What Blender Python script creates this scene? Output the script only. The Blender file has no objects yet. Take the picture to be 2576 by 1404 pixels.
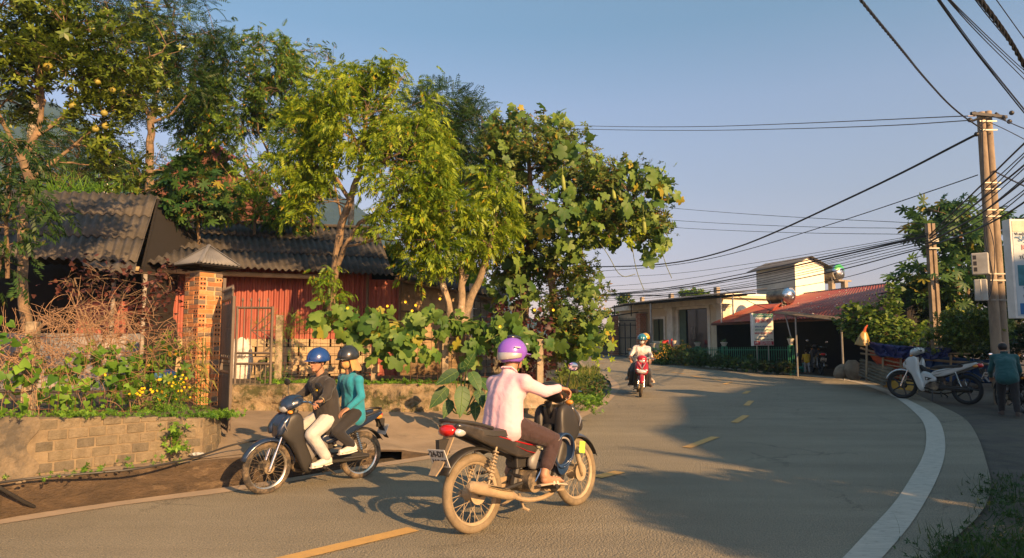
import bpy, math, random
import numpy as np
from mathutils import Vector, Matrix, noise
R = math.radians
random.seed(7)
RNG = np.random.default_rng(11)
scene = bpy.context.scene
COL = scene.collection

# ---------------- camera ----------------
F, CU, CV, HZ, CAMZ = 1700.0, 1288.0, 702.0, 862.0, 1.5      # lens in photo units (2576 x 1404)
TH = math.atan((HZ - CV) / F)
cam_d = bpy.data.cameras.new('camera'); cam = bpy.data.objects.new('camera', cam_d); COL.objects.link(cam)
cam_d.sensor_width = 36.0; cam_d.lens = 36.0 * F / 2576.0
cam_d.clip_start = 0.05; cam_d.clip_end = 6000
cam.location = (0, 0, CAMZ); cam.rotation_euler = (math.pi / 2 + TH, 0, 0)
scene.camera = cam

# ---------------- sky, sun, exposure ----------------
SUN_EL, SUN_DIR = 23.0, Vector((0.62, -0.785, 0)).normalized()   # horizontal direction towards the sun
w = bpy.data.worlds.new('World'); scene.world = w; w.use_nodes = True
nt = w.node_tree; nt.nodes.clear()
sky = nt.nodes.new('ShaderNodeTexSky'); sky.sky_type = 'NISHITA'; sky.sun_disc = False
sky.sun_elevation = R(SUN_EL); sky.sun_rotation = math.atan2(SUN_DIR.x, SUN_DIR.y)
sky.altitude = 300; sky.air_density = 1.0; sky.dust_density = 0.7; sky.ozone_density = 1.6
tcw = nt.nodes.new('ShaderNodeTexCoord'); sxyz = nt.nodes.new('ShaderNodeSeparateXYZ'); nt.links.new(tcw.outputs['Generated'], sxyz.inputs[0])
airr = nt.nodes.new('ShaderNodeValToRGB')          # evening haze: warmer towards the horizon
while len(airr.color_ramp.elements) < 6: airr.color_ramp.elements.new(0.5)
for e_, (p_, c_) in zip(airr.color_ramp.elements, [(0.0, (1.22, .76, .74)), (.09, (1.24, .80, .80)), (.186, (1.52, 1.02, .93)), (.33, (1.45, 1.16, 1.10)), (.43, (1.02, 1.11, 1.05)), (.72, (1.35, 1.48, 1.25))]): e_.position = p_; e_.color = (*c_, 1)
nt.links.new(sxyz.outputs[2], airr.inputs[0])
hsv = nt.nodes.new('ShaderNodeMix'); hsv.data_type = 'RGBA'; hsv.blend_type = 'MULTIPLY'; hsv.inputs[0].default_value = 1.0
bg = nt.nodes.new('ShaderNodeBackground'); bg.inputs['Strength'].default_value = 0.081
wo = nt.nodes.new('ShaderNodeOutputWorld')
nt.links.new(sky.outputs[0], hsv.inputs[6]); nt.links.new(airr.outputs[0], hsv.inputs[7]); nt.links.new(hsv.outputs[2], bg.inputs[0]); nt.links.new(bg.outputs[0], wo.inputs[0])
sd = bpy.data.lights.new('sun', 'SUN'); sd.energy = 5.0; sd.angle = R(0.6); sd.color = (1.0, 0.60, 0.27)
so = bpy.data.objects.new('sun', sd); COL.objects.link(so)
sv = Vector((SUN_DIR.x * math.cos(R(SUN_EL)), SUN_DIR.y * math.cos(R(SUN_EL)), math.sin(R(SUN_EL))))
so.rotation_euler = sv.to_track_quat('Z', 'Y').to_euler(); so.location = (30, -40, 30)
scene.view_settings.view_transform = 'Standard'; scene.view_settings.look = 'None'
scene.view_settings.exposure = 1.10; scene.view_settings.gamma = 1.0; scene.view_settings.use_curve_mapping = False
scene.cycles.max_bounces = 6; scene.cycles.transparent_max_bounces = 8
scene.cycles.use_adaptive_sampling = True
try: scene.cycles.use_denoising = True
except Exception: pass

# ---------------- photo units -> world ----------------
def ray(u, v):
    x = (u - CU) / F; y = (CV - v) / F
    return Vector((x, math.cos(TH) - y * math.sin(TH), math.sin(TH) + y * math.cos(TH)))
def P(u, v, d):                         # point seen at (u, v) at distance d (world Y)
    r = ray(u, v); return Vector((0, 0, CAMZ)) + r * (d / r.y)
def Pz(u, v, z):                        # point seen at (u, v) at height z
    r = ray(u, v); return Vector((0, 0, CAMZ)) + r * ((z - CAMZ) / r.z)
def gh(y):                              # the road climbs gently behind the bend
    if y < 13: return 0.0
    if y < 17: return 0.035 * (y - 13) ** 2 / 8
    if y < 40: return 0.07 + 0.035 * (y - 17)
    if y < 50: t = (y - 40) / 10; return 0.875 + 0.35 * (t - t * t / 2)
    return 1.05
def Pg(u, v, dz=0.0):                   # point of the ground seen at (u, v)
    z = 0.0
    for _ in range(60):
        p = Pz(u, v, z); z = 0.5 * z + 0.5 * gh(p.y)
    p.z = gh(p.y) + dz
    return p
def Y2z(u, v, p): return P(u, v, p.y).z

# ---------------- materials ----------------
MATS = {}
def new_mat(name):
    m = bpy.data.materials.new(name); m.use_nodes = True
    n = m.node_tree.nodes; l = m.node_tree.links
    b = n['Principled BSDF']; return m, n, l, b
def c4(c): return (c[0], c[1], c[2], 1.0)
def noise_node(n, l, scale, detail=4, rough=0.6, vec=None, coord='Object'):
    t = n.new('ShaderNodeTexNoise'); t.inputs['Scale'].default_value = scale; t.inputs['Detail'].default_value = detail
    t.inputs['Roughness'].default_value = rough
    if vec is None:
        tc = n.new('ShaderNodeTexCoord'); vec = tc.outputs[coord]
    l.new(vec, t.inputs['Vector']); return t
def ramp(n, l, src, stops):
    r = n.new('ShaderNodeValToRGB'); cr = r.color_ramp
    while len(cr.elements) < len(stops): cr.elements.new(0.5)
    for e, (p, c) in zip(cr.elements, stops): e.position = p; e.color = c4(c) if len(c) == 3 else c
    l.new(src, r.inputs[0]); return r
def mixc(n, l, fac, a, b, mode='MIX'):
    m = n.new('ShaderNodeMix'); m.data_type = 'RGBA'; m.blend_type = mode
    if isinstance(fac, (int, float)): m.inputs[0].default_value = fac
    else: l.new(fac, m.inputs[0])
    for i, x in ((6, a), (7, b)):
        if isinstance(x, (tuple, list)): m.inputs[i].default_value = c4(x)
        else: l.new(x, m.inputs[i])
    return m.outputs[2]
def add_bump(n, l, b, h, dist, strength=1.0):
    bp = n.new('ShaderNodeBump'); bp.inputs['Distance'].default_value = dist; bp.inputs['Strength'].default_value = strength
    l.new(h, bp.inputs['Height']); l.new(bp.outputs[0], b.inputs['Normal']); return bp
def pm(name, col, rough=0.7, metal=0.0, col2=None, scale=4.0, bump=0.0, bscale=40.0, coat=0.0, grime=None, gscale=1.5, glo=0.45, ghi=0.65, stretch=None, trans=0.0, emit=None):
    if name in MATS: return MATS[name]
    m, n, l, b = new_mat(name)
    tc = n.new('ShaderNodeTexCoord'); vec = tc.outputs['Object']
    if stretch:
        mp = n.new('ShaderNodeMapping'); mp.inputs['Scale'].default_value = stretch; l.new(vec, mp.inputs[0]); vec = mp.outputs[0]
    c = tuple(col)
    if col2 is None: col2 = tuple(x * 0.72 for x in col)
    t = noise_node(n, l, scale, 5, 0.62, vec)
    rr = ramp(n, l, t.outputs[0], [(0.32, col2), (0.68, c)])
    out = rr.outputs[0]
    if grime:
        t2 = noise_node(n, l, gscale, 6, 0.7, vec)
        r2 = ramp(n, l, t2.outputs[0], [(glo, (0, 0, 0)), (ghi, (1, 1, 1))])
        out = mixc(n, l, r2.outputs[0], out, grime)
    l.new(out, b.inputs['Base Color'])
    b.inputs['Roughness'].default_value = rough; b.inputs['Metallic'].default_value = metal
    if coat: b.inputs['Coat Weight'].default_value = coat; b.inputs['Coat Roughness'].default_value = 0.12
    if trans: b.inputs['Transmission Weight'].default_value = trans
    if emit: b.inputs['Emission Color'].default_value = c4(col); b.inputs['Emission Strength'].default_value = emit
    if bump:
        t3 = noise_node(n, l, bscale, 4, 0.6, vec); add_bump(n, l, b, t3.outputs[0], bump)
    MATS[name] = m; return m
def leaf_mat(name, c_dark, c_light, c_odd=None, odd=0.06, rough=0.5, transl=0.35):
    if name in MATS: return MATS[name]
    m, n, l, b = new_mat(name)
    g = n.new('ShaderNodeNewGeometry')
    stops = [(0.0, c_dark), (0.75, c_light), (1.0, tuple(min(1, x * 1.25) for x in c_light))]
    r = ramp(n, l, g.outputs['Random Per Island'], stops); out = r.outputs[0]
    t = noise_node(n, l, 1.1, 3, 0.5)
    r0 = ramp(n, l, t.outputs[0], [(0.35, (0.62, 0.72, 0.62)), (0.65, (1.18, 1.12, 0.95))])
    out = mixc(n, l, 1.0, out, r0.outputs[0], 'MULTIPLY')
    if c_odd:
        mm = n.new('ShaderNodeMath'); mm.operation = 'MULTIPLY'; mm.inputs[1].default_value = 37.17
        fr = n.new('ShaderNodeMath'); fr.operation = 'FRACT'; lt = n.new('ShaderNodeMath'); lt.operation = 'LESS_THAN'; lt.inputs[1].default_value = odd
        l.new(g.outputs['Random Per Island'], mm.inputs[0]); l.new(mm.outputs[0], fr.inputs[0]); l.new(fr.outputs[0], lt.inputs[0])
        out = mixc(n, l, lt.outputs[0], out, c_odd)
    l.new(out, b.inputs['Base Color']); b.inputs['Roughness'].default_value = rough
    b.inputs['Specular IOR Level'].default_value = 0.35
    tr = n.new('ShaderNodeBsdfTranslucent'); l.new(out, tr.inputs['Color'])
    ms = n.new('ShaderNodeMixShader'); ms.inputs[0].default_value = transl
    o = n['Material Output']
    l.new(b.outputs[0], ms.inputs[1]); l.new(tr.outputs[0], ms.inputs[2]); l.new(ms.outputs[0], o.inputs['Surface'])
    MATS[name] = m; return m

# ---------------- object helpers ----------------
def tag(o, label=None, cat=None, group=None, kind=None):
    if label: o['label'] = label
    if cat: o['category'] = cat
    if group: o['group'] = group
    if kind: o['kind'] = kind
    return o
def thing(name, label, cat, loc=(0, 0, 0), rot=(0, 0, 0), group=None, scale=1.0):
    o = bpy.data.objects.new(name, None); COL.objects.link(o); o.location = loc; o.rotation_euler = rot
    o.empty_display_size = 0.2; o.scale = (scale,) * 3
    return tag(o, label, cat, group)
def wloc(o):
    p = Vector((0, 0, 0))
    while o is not None: p += o.location; o = o.parent
    return p
def copy_tree(o, parent=None):
    c = o.copy(); COL.objects.link(c)
    if parent is not None: c.parent = parent
    for ch in list(o.children): copy_tree(ch, c)
    return c
class MB:
    def __init__(s): s.v = []; s.f = []; s.m = []; s.cm = 0
    def add(s, vs, fs):
        o = len(s.v); s.v.extend([tuple(x) for x in vs])
        for f in fs: s.f.append(tuple(i + o for i in f)); s.m.append(s.cm)
        return s
    def box(s, c, size, rz=0.0, M=None):
        x, y, z = (k / 2 for k in size)
        pts = [Vector((a * x, b * y, d * z)) for a in (-1, 1) for b in (-1, 1) for d in (-1, 1)]
        Mx = M if M is not None else Matrix.Rotation(rz, 3, 'Z')
        c = Vector(c)
        return s.add([Mx @ p + c for p in pts], [(0, 1, 3, 2), (4, 6, 7, 5), (0, 4, 5, 1), (2, 3, 7, 6), (0, 2, 6, 4), (1, 5, 7, 3)])
    def tube(s, pts, r, n=8, caps=True, flat=1.0):
        pts = [Vector(p) for p in pts]; k = len(pts)
        rs = r if isinstance(r, (list, tuple)) else [r] * k
        vs = []; prev = None
        for i, p in enumerate(pts):
            t = (pts[min(i + 1, k - 1)] - pts[max(i - 1, 0)])
            t = t.normalized() if t.length > 1e-9 else Vector((0, 0, 1))
            if prev is None:
                a = Vector((0, 0, 1)) if abs(t.z) < 0.9 else Vector((1, 0, 0)); prev = t.cross(a).normalized()
            a = (prev - t * prev.dot(t)); a = a.normalized() if a.length > 1e-6 else prev; b = t.cross(a); prev = a
            for j in range(n):
                q = 2 * math.pi * j / n; vs.append(p + (a * math.cos(q) + b * math.sin(q) * flat) * rs[i])
        fs = [(i * n + j, i * n + (j + 1) % n, (i + 1) * n + (j + 1) % n, (i + 1) * n + j) for i in range(k - 1) for j in range(n)]
        if caps: fs += [tuple(range(n - 1, -1, -1)), tuple((k - 1) * n + j for j in range(n))]
        return s.add(vs, fs)
    def cyl(s, p0, p1, r0, r1=None, n=16, caps=True): return s.tube([p0, p1], [r0, r0 if r1 is None else r1], n, caps)
    def lathe(s, prof, o=(0, 0, 0), M=None, n=20, arc=(0, 2 * math.pi)):
        o = Vector(o); k = len(prof); full = abs(arc[1] - arc[0] - 2 * math.pi) < 1e-6
        nn = n if full else n + 1; vs = []
        for r, z in prof:
            for j in range(nn):
                q = arc[0] + (arc[1] - arc[0]) * j / n; p = Vector((r * math.cos(q), r * math.sin(q), z))
                vs.append((M @ p if M is not None else p) + o)
        fs = []
        for i in range(k - 1):
            for j in range(n):
                j2 = (j + 1) % nn
                fs.append((i * nn + j, i * nn + j2, (i + 1) * nn + j2, (i + 1) * nn + j))
        return s.add(vs, fs)
    def torus(s, c, axis, Rr, r, n=36, m=10, flat=1.0):
        c = Vector(c); ax = Vector(axis).normalized(); a = ax.cross(Vector((0, 0, 1)))
        if a.length < 1e-3: a = Vector((1, 0, 0))
        a.normalize(); b = ax.cross(a); vs = []
        for i in range(n):
            q = 2 * math.pi * i / n; d = a * math.cos(q) + b * math.sin(q)
            for j in range(m):
                w_ = 2 * math.pi * j / m; vs.append(c + d * (Rr + r * math.cos(w_)) + ax * (r * flat * math.sin(w_)))
        fs = [(i * m + j, i * m + (j + 1) % m, ((i + 1) % n) * m + (j + 1) % m, ((i + 1) % n) * m + j) for i in range(n) for j in range(m)]
        return s.add(vs, fs)
    def ell(s, c, rad, M=None, n=16, m=10):
        c = Vector(c); vs = []
        for i in range(m + 1):
            t = math.pi * i / m
            for j in range(n):
                q = 2 * math.pi * j / n
                p = Vector((rad[0] * math.sin(t) * math.cos(q), rad[1] * math.sin(t) * math.sin(q), rad[2] * math.cos(t)))
                vs.append((M @ p if M is not None else p) + c)
        return s.add(vs, [(i * n + j, (i + 1) * n + j, (i + 1) * n + (j + 1) % n, i * n + (j + 1) % n) for i in range(m) for j in range(n)])
    def prism(s, prof, y0, y1, M=None, o=(0, 0, 0)):          # profile in x,z extruded along y
        k = len(prof); o = Vector(o)
        vs = [Vector((x, y, z)) for y in (y0, y1) for x, z in prof]
        vs = [(M @ p if M is not None else p) + o for p in vs]
        fs = [tuple(range(k)), tuple(range(2 * k - 1, k - 1, -1))] + [(i, k + i, k + (i + 1) % k, (i + 1) % k) for i in range(k)]
        return s.add(vs, fs)
    def wallpoly(s, pts, off):                                # any planar polygon given thickness
        k = len(pts); off = Vector(off); vs = [Vector(p) for p in pts] + [Vector(p) + off for p in pts]
        return s.add(vs, [tuple(range(k)), tuple(range(2 * k - 1, k - 1, -1))] + [(i, k + i, k + (i + 1) % k, (i + 1) % k) for i in range(k)])
    def grid(s, fn, nu, nv):
        vs = [fn(i / nu, j / nv) for j in range(nv + 1) for i in range(nu + 1)]
        return s.add(vs, [(j * (nu + 1) + i, j * (nu + 1) + i + 1, (j + 1) * (nu + 1) + i + 1, (j + 1) * (nu + 1) + i) for j in range(nv) for i in range(nu)])
    def build(s, name, mat, parent=None, world=True, smooth=False, bevel=0.0, seg=2, label=None, sub=0, solid=0.0, fixn=True, auto=True):
        me = bpy.data.meshes.new(name)
        off = wloc(parent) if (parent is not None and world) else Vector((0, 0, 0))
        me.from_pydata([(x - off.x, y - off.y, z - off.z) for x, y, z in s.v], [], s.f)
        mats = mat if isinstance(mat, (list, tuple)) else [mat]
        for q in mats: me.materials.append(q)
        if len(mats) > 1: me.polygons.foreach_set('material_index', s.m)
        if fixn and not solid:
            import bmesh
            bm = bmesh.new(); bm.from_mesh(me); bmesh.ops.recalc_face_normals(bm, faces=bm.faces); bm.to_mesh(me); bm.free()
        o = bpy.data.objects.new(name, me); COL.objects.link(o)
        if parent is not None: o.parent = parent
        if smooth:
            me.shade_smooth()
            if auto:
                try: me.set_sharp_from_angle(angle=R(40))
                except Exception: pass
        if solid:
            q = o.modifiers.new('solid', 'SOLIDIFY'); q.thickness = solid; q.offset = 0
        if sub:
            q = o.modifiers.new('sub', 'SUBSURF'); q.levels = sub; q.render_levels = sub
        if bevel:
            q = o.modifiers.new('bevel', 'BEVEL'); q.width = bevel; q.segments = seg; q.limit_method = 'ANGLE'; q.angle_limit = R(35)
            q.harden_normals = False
        if label: o['label'] = label
        return o
def np_obj(name, V, Fq, mat, parent=None, world=True, k=None, smooth=False):
    """numpy mesh: V (n,3), Fq (m,k)"""
    me = bpy.data.meshes.new(name); off = wloc(parent) if (parent is not None and world) else Vector((0, 0, 0))
    V = np.asarray(V, dtype=np.float32) - np.array(off, dtype=np.float32); Fq = np.asarray(Fq, dtype=np.int32)
    m, k = Fq.shape
    me.vertices.add(len(V)); me.vertices.foreach_set('co', V.ravel())
    me.loops.add(m * k); me.loops.foreach_set('vertex_index', Fq.ravel())
    me.polygons.add(m); me.polygons.foreach_set('loop_start', np.arange(0, m * k, k, dtype=np.int32))
    me.update(calc_edges=True); me.materials.append(mat)
    if smooth: me.shade_smooth()
    o = bpy.data.objects.new(name, me); COL.objects.link(o)
    if parent is not None: o.parent = parent
    return o
def struct(name, mb, mat, **k): return tag(mb.build(name, mat, **k), kind='structure')
def text_obj(name, s, size, mat, loc, M, parent, world=True, align='CENTER', sx=1.0, ext=0.001, bold=0.0):
    cu = bpy.data.curves.new(name, 'FONT'); cu.body = s; cu.size = size; cu.align_x = align; cu.align_y = 'CENTER'; cu.extrude = ext; cu.offset = bold
    t = bpy.data.objects.new(name + '_tmp', cu); COL.objects.link(t)
    bpy.context.view_layer.update()
    me = bpy.data.meshes.new_from_object(t.evaluated_get(bpy.context.evaluated_depsgraph_get()))
    bpy.data.objects.remove(t)
    off = wloc(parent) if (parent is not None and world) else Vector((0, 0, 0))
    for vtx in me.vertices:
        c = vtx.co; vtx.co = M @ Vector((c.x * sx, c.y, c.z)) + Vector(loc) - off
    me.materials.clear(); me.materials.append(mat); me.name = name
    o = bpy.data.objects.new(name, me); COL.objects.link(o); o.parent = parent
    return o
def bil(a, b, c, d, s, t):      # a--b along s at t=0, d--c at t=1
    return (a * (1 - s) + b * s) * (1 - t) + (d * (1 - s) + c * s) * t
def corr(mb, a, b, c, d, pitch, amp, rows=1, step=0.012, n=8, nv=2, thick=0.0, trap=False, jit=0.0, sag=0.0):
    """corrugated sheet; a->b across the waves, a->d along them; a,b is the lower edge"""
    a, b, c, d = map(Vector, (a, b, c, d))
    L = max((b - a).length, (c - d).length); nw = max(1, int(L / pitch)); N = nw * n
    nrm = (b - a).cross(d - a).normalized()
    if nrm.z < 0: nrm = -nrm
    for rw in range(rows):
        t0, t1 = rw / rows, (rw + 1) / rows
        ov = 0.02 if rows > 1 else 0.0
        off = random.uniform(-jit, jit)
        def fn(s, t):
            tt = max(0, t0 - ov * (rw > 0)) * (1 - t) + t1 * t
            ph = s * nw * 2 * math.pi + off * 0.0
            wv = math.sin(ph) if not trap else max(-1, min(1, 2.2 * math.sin(ph)))
            p = bil(a, b, c, d, s, tt)
            lift = step * (1 - t) if rows > 1 else 0.0
            irr = jit * noise.noise(Vector((s * 9, tt * 5, rw * 3.1)))
            return p + nrm * (amp * wv + lift + irr) - Vector((0, 0, sag * 4 * s * (1 - s)))
        mb.grid(fn, N, nv)
    return mb
# ================= SETTING: ground, road, verge =================
def asphalt_mat():
    m, n, l, b = new_mat('asphalt')
    tc = n.new('ShaderNodeTexCoord'); v = tc.outputs['Object']
    t1 = noise_node(n, l, 0.5, 5, 0.6, v); t2 = noise_node(n, l, 85, 3, 0.7, v)
    vo = n.new('ShaderNodeTexVoronoi'); vo.inputs['Scale'].default_value = 62; l.new(v, vo.inputs['Vector'])
    base = ramp(n, l, t1.outputs[0], [(0.3, (0.235, 0.21, 0.15)), (0.7, (0.315, 0.28, 0.20))]).outputs[0]
    sp = ramp(n, l, t2.outputs[0], [(0.3, (0.38, 0.38, 0.40)), (0.5, (1.0, 1.0, 1.0)), (0.74, (1.9, 1.8, 1.6))]).outputs[0]
    out = mixc(n, l, 1.0, base, sp, 'MULTIPLY')
    cell = ramp(n, l, vo.outputs['Distance'], [(0.0, (1.15, 1.13, 1.08)), (0.45, (0.82, 0.82, 0.84))]).outputs[0]
    out = mixc(n, l, 0.7, out, cell, 'MULTIPLY')
    mp = n.new('ShaderNodeMapping'); mp.inputs['Rotation'].default_value = (0, 0, R(-52)); mp.inputs['Scale'].default_value = (0.22, 2.4, 1); l.new(v, mp.inputs[0])
    t4 = noise_node(n, l, 1.0, 5, 0.55, mp.outputs[0])
    st = ramp(n, l, t4.outputs[0], [(0.3, (0.84, 0.83, 0.81)), (0.7, (1.12, 1.12, 1.12))]).outputs[0]
    out = mixc(n, l, 0.8, out, st, 'MULTIPLY')
    # hairline cracks and oil spots
    t5 = noise_node(n, l, 0.9, 2, 0.5, v)
    oil = ramp(n, l, t5.outputs[0], [(0.70, (1, 1, 1)), (0.78, (0.72, 0.71, 0.70))]).outputs[0]
    out = mixc(n, l, 1.0, out, oil, 'MULTIPLY')
    v2 = n.new('ShaderNodeTexVoronoi'); v2.feature = 'DISTANCE_TO_EDGE'; v2.inputs['Scale'].default_value = .55; t7 = noise_node(n, l, 2.2, 5, .7, v); dm_ = n.new('ShaderNodeVectorMath'); dm_.operation = 'MULTIPLY_ADD'; dm_.inputs[1].default_value = (.9, .9, 0); l.new(t7.outputs['Color'], dm_.inputs[0]); l.new(v, dm_.inputs[2]); l.new(dm_.outputs[0], v2.inputs['Vector'])
    ck_ = ramp(n, l, v2.outputs['Distance'], [(0.0, (.62, .62, .62)), (.007, (.72, .72, .72)), (.013, (1, 1, 1))]).outputs[0]
    t8 = noise_node(n, l, .35, 3, .5, v); mk = ramp(n, l, t8.outputs[0], [(.52, (0, 0, 0)), (.6, (1, 1, 1))]).outputs[0]
    out = mixc(n, l, mk, out, mixc(n, l, 1.0, out, ck_, 'MULTIPLY'))
    l.new(out, b.inputs['Base Color']); b.inputs['Roughness'].default_value = 0.82
    h = n.new('ShaderNodeMath'); h.operation = 'SUBTRACT'; l.new(t2.outputs[0], h.inputs[0]); l.new(vo.outputs['Distance'], h.inputs[1])
    add_bump(n, l, b, h.outputs[0], 0.016, 1.0)
    MATS['asphalt'] = m; return m
asphalt = asphalt_mat()
dirt = pm('dirt', (0.10, 0.082, 0.062), 0.95, col2=(0.045, 0.038, 0.03), scale=2.0, bump=0.02, bscale=30, grime=(0.10, 0.085, 0.055), gscale=0.8)
dust = pm('dusty_edge', (0.40, 0.30, 0.20), 0.95, col2=(0.30, 0.23, 0.155), scale=3.0, bump=0.008, bscale=60)
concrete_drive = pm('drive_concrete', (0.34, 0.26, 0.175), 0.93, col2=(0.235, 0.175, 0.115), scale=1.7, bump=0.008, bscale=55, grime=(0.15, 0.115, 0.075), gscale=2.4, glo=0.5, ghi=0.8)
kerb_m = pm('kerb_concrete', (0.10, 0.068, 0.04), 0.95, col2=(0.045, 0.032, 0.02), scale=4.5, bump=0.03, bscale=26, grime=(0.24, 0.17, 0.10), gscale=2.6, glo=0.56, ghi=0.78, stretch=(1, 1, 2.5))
soil = pm('garden_soil', (0.13, 0.10, 0.06), 1.0, col2=(0.07, 0.055, 0.035), scale=4, bump=0.03, bscale=18)
line_y = pm('yellow_line', (0.62, 0.36, 0.10), 0.8, col2=(0.48, 0.29, 0.10), scale=9, bump=0.004, bscale=85, grime=(0.2, 0.17, 0.13), gscale=14, glo=0.62, ghi=0.72)
line_w = pm('white_line', (0.50, 0.46, 0.38), 0.8, col2=(0.37, 0.34, 0.28), scale=6, bump=0.004, bscale=85, grime=(0.17, 0.155, 0.135), gscale=9, glo=0.58, ghi=0.68, stretch=(1, 3.5, 1))

# the ground, one sheet to the horizon
g = MB()
ys = [-40, -15, -5, 0, 3, 6, 9, 11, 13, 14, 15, 16, 17, 20, 25, 30, 35, 40, 42, 44, 46, 48, 50, 70, 120, 250, 600, 1500, 4500]
xs = [-3500, -900, -250, -90, -40, -20, -12, -8, -4, 0, 4, 8, 12, 16, 20, 40, 90, 250, 900, 3500]
g.add([(x, y, gh(y) - 0.035) for y in ys for x in xs], [(j * len(xs) + i, j * len(xs) + i + 1, (j + 1) * len(xs) + i + 1, (j + 1) * len(xs) + i) for j in range(len(ys) - 1) for i in range(len(xs) - 1)])
struct('ground', g, dirt, smooth=True)

def resample(pts, n):
    pts = [Vector(p) for p in pts]; L = [0]
    for a, b in zip(pts, pts[1:]): L.append(L[-1] + (b - a).length)
    out = []
    for i in range(n + 1):
        t = L[-1] * i / n; k = 0
        while k < len(L) - 2 and L[k + 1] < t: k += 1
        f = (t - L[k]) / max(1e-9, L[k + 1] - L[k]); out.append(pts[k].lerp(pts[k + 1], min(1, f)))
    return out
def smooth_line(pts, it=3):
    for _ in range(it):
        q = [pts[0]]
        for a, b in zip(pts, pts[1:]): q += [a.lerp(b, .25), a.lerp(b, .75)]
        q.append(pts[-1]); pts = q
    return pts
def strip(mb, A, B, n, m, dz):
    A = resample(A, n); B = resample(B, n)
    def fn(s, t):
        i = min(n, round(s * n)); p = A[i].lerp(B[i], t); return Vector((p.x, p.y, gh(p.y) + dz))
    mb.grid(fn, n, m)
def offset_line(pts, d):
    out = []
    for i, p in enumerate(pts):
        t = (pts[min(i + 1, len(pts) - 1)] - pts[max(i - 1, 0)]); t.z = 0; t.normalize(); out.append(p + Vector((t.y, -t.x, 0)) * (d(i / len(pts)) if callable(d) else d))
    return out
far_tail_l = [Vector((0, 44, 1)), Vector((-8, 47, 1)), Vector((-30, 50, 1))]
L_px = [(-420, 1405), (-200, 1352), (0, 1306), (300, 1262), (610, 1222), (800, 1192), (950, 1166), (1120, 1141), (1300, 1098), (1430, 1056), (1505, 1015), (1536, 985), (1540, 965), (1515, 946), (1470, 926), (1448, 912), (1436, 900)]
Rr_px = [(2040, 1500), (2221, 1404), (2280, 1337), (2316, 1284), (2356, 1212), (2377, 1153), (2379, 1107), (2368, 1065), (2346, 1038), (2303, 1015), (2277, 1001), (2231, 979), (2169, 961), (2090, 949), (1920, 937), (1780, 922), (1700, 914), (1600, 904), (1520, 897)]
L_edge = smooth_line([Pg(u, v) for u, v in L_px], 2)
R_edge = smooth_line([Pg(u, v) for u, v in Rr_px], 2)
L_road = [Vector((-9.5, 3.0, 0))] + L_edge + [Vector((2.6, 43, 0)), Vector((-6, 46, 0)), Vector((-30, 47, 0))]
R_road = [Vector((0.5, -14, 0)), Vector((1.2, 0, 0))] + offset_line(R_edge, lambda s: .26 + .22 * min(1, s * 3) + .12 * noise.noise(Vector((s * 7, 0, 4)))) + [Vector((4.0, 47.2, 0)), Vector((-6, 52, 0)), Vector((-30, 54, 0))]
# the road surface as a fan of cross strips between its two edges
Lr = [Vector((-30, -1.5, 0)), Vector((-18, 1.0, 0))] + L_road; Rr = [Vector((-30, -14, 0)), Vector((-14, -14, 0))] + R_road
rd = MB(); strip(rd, Lr, Rr, 220, 14, 0.0)
struct('road', rd, asphalt, smooth=True)
# pale dusty strip along the inside of the bend and by the kerb
ds = MB(); inner = [p.copy() for p in L_edge]
strip(ds, inner, offset_line(inner, lambda s: 0.20 + 0.10 * noise.noise(Vector((s * 14, 0, 0))) + 0.25 * max(0, s - .6)), 160, 2, 0.006)
tag(ds.build('verge_strip', dust, smooth=True), kind='structure')
# outer white edge line, straight yellow centre dashes
W_in = smooth_line([Pg(u, v) for u, v in [(2020, 1500), (2123, 1404), (2172, 1350), (2251, 1268), (2290, 1206), (2323, 1150), (2331, 1111), (2329, 1075), (2313, 1047), (2264, 1005), (2215, 984), (2156, 962), (2080, 950), (1915, 938), (1700, 915.2), (1600, 905.1)]], 2)
W_out = smooth_line([Pg(u, v) for u, v in [(2130, 1500), (2221, 1404), (2280, 1337), (2316, 1284), (2356, 1212), (2377, 1153), (2379, 1107), (2368, 1065), (2346, 1038), (2303, 1015), (2231, 979), (2169, 961), (2090, 949), (1920, 936.6), (1700, 914), (1600, 904)]], 2)
wl = MB(); strip(wl, W_in, W_out, 200, 2, 0.008)
tag(wl.build('edge_line', line_w, smooth=True), kind='structure')
C_px = [(640, 1432), (1056, 1336), (1530, 1195), (1765, 1113), (1862, 1055), (1888, 1015), (1878, 988), (1835, 965), (1750, 945), (1690, 936), (1610, 925), (1540, 917), (1450, 908)]
C_line = smooth_line([Pg(u, v) for u, v in C_px], 2)
yl = MB()
for (u0, v0, u1, v1, wd) in [(640, 1428, 1040, 1333, .15), (1500, 1202, 1560, 1188, .15), (1728, 1127, 1800, 1100, .14), (1847, 1064, 1877, 1046, .14), (1877, 1021, 1890, 1009, .14), (1872, 991, 1884, 984, .14), (1822, 967, 1840, 961, .14), (1740, 946, 1768, 951, .12), (1690, 937, 1722, 941, .12), (1628, 929, 1660, 931, .12), (1485, 912, 1520, 915, .12), (1790, 953, 1812, 958, .12)]:
    a, b = Pg(u0, v0, .009), Pg(u1, v1, .009); t = (b - a).normalized(); nn = Vector((t.y, -t.x, 0)) * wd / 2
    yl.add([a - nn, a + nn, b + nn, b - nn], [(0, 1, 2, 3)])
tag(yl.build('centre_line', line_y), kind='structure')

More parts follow.
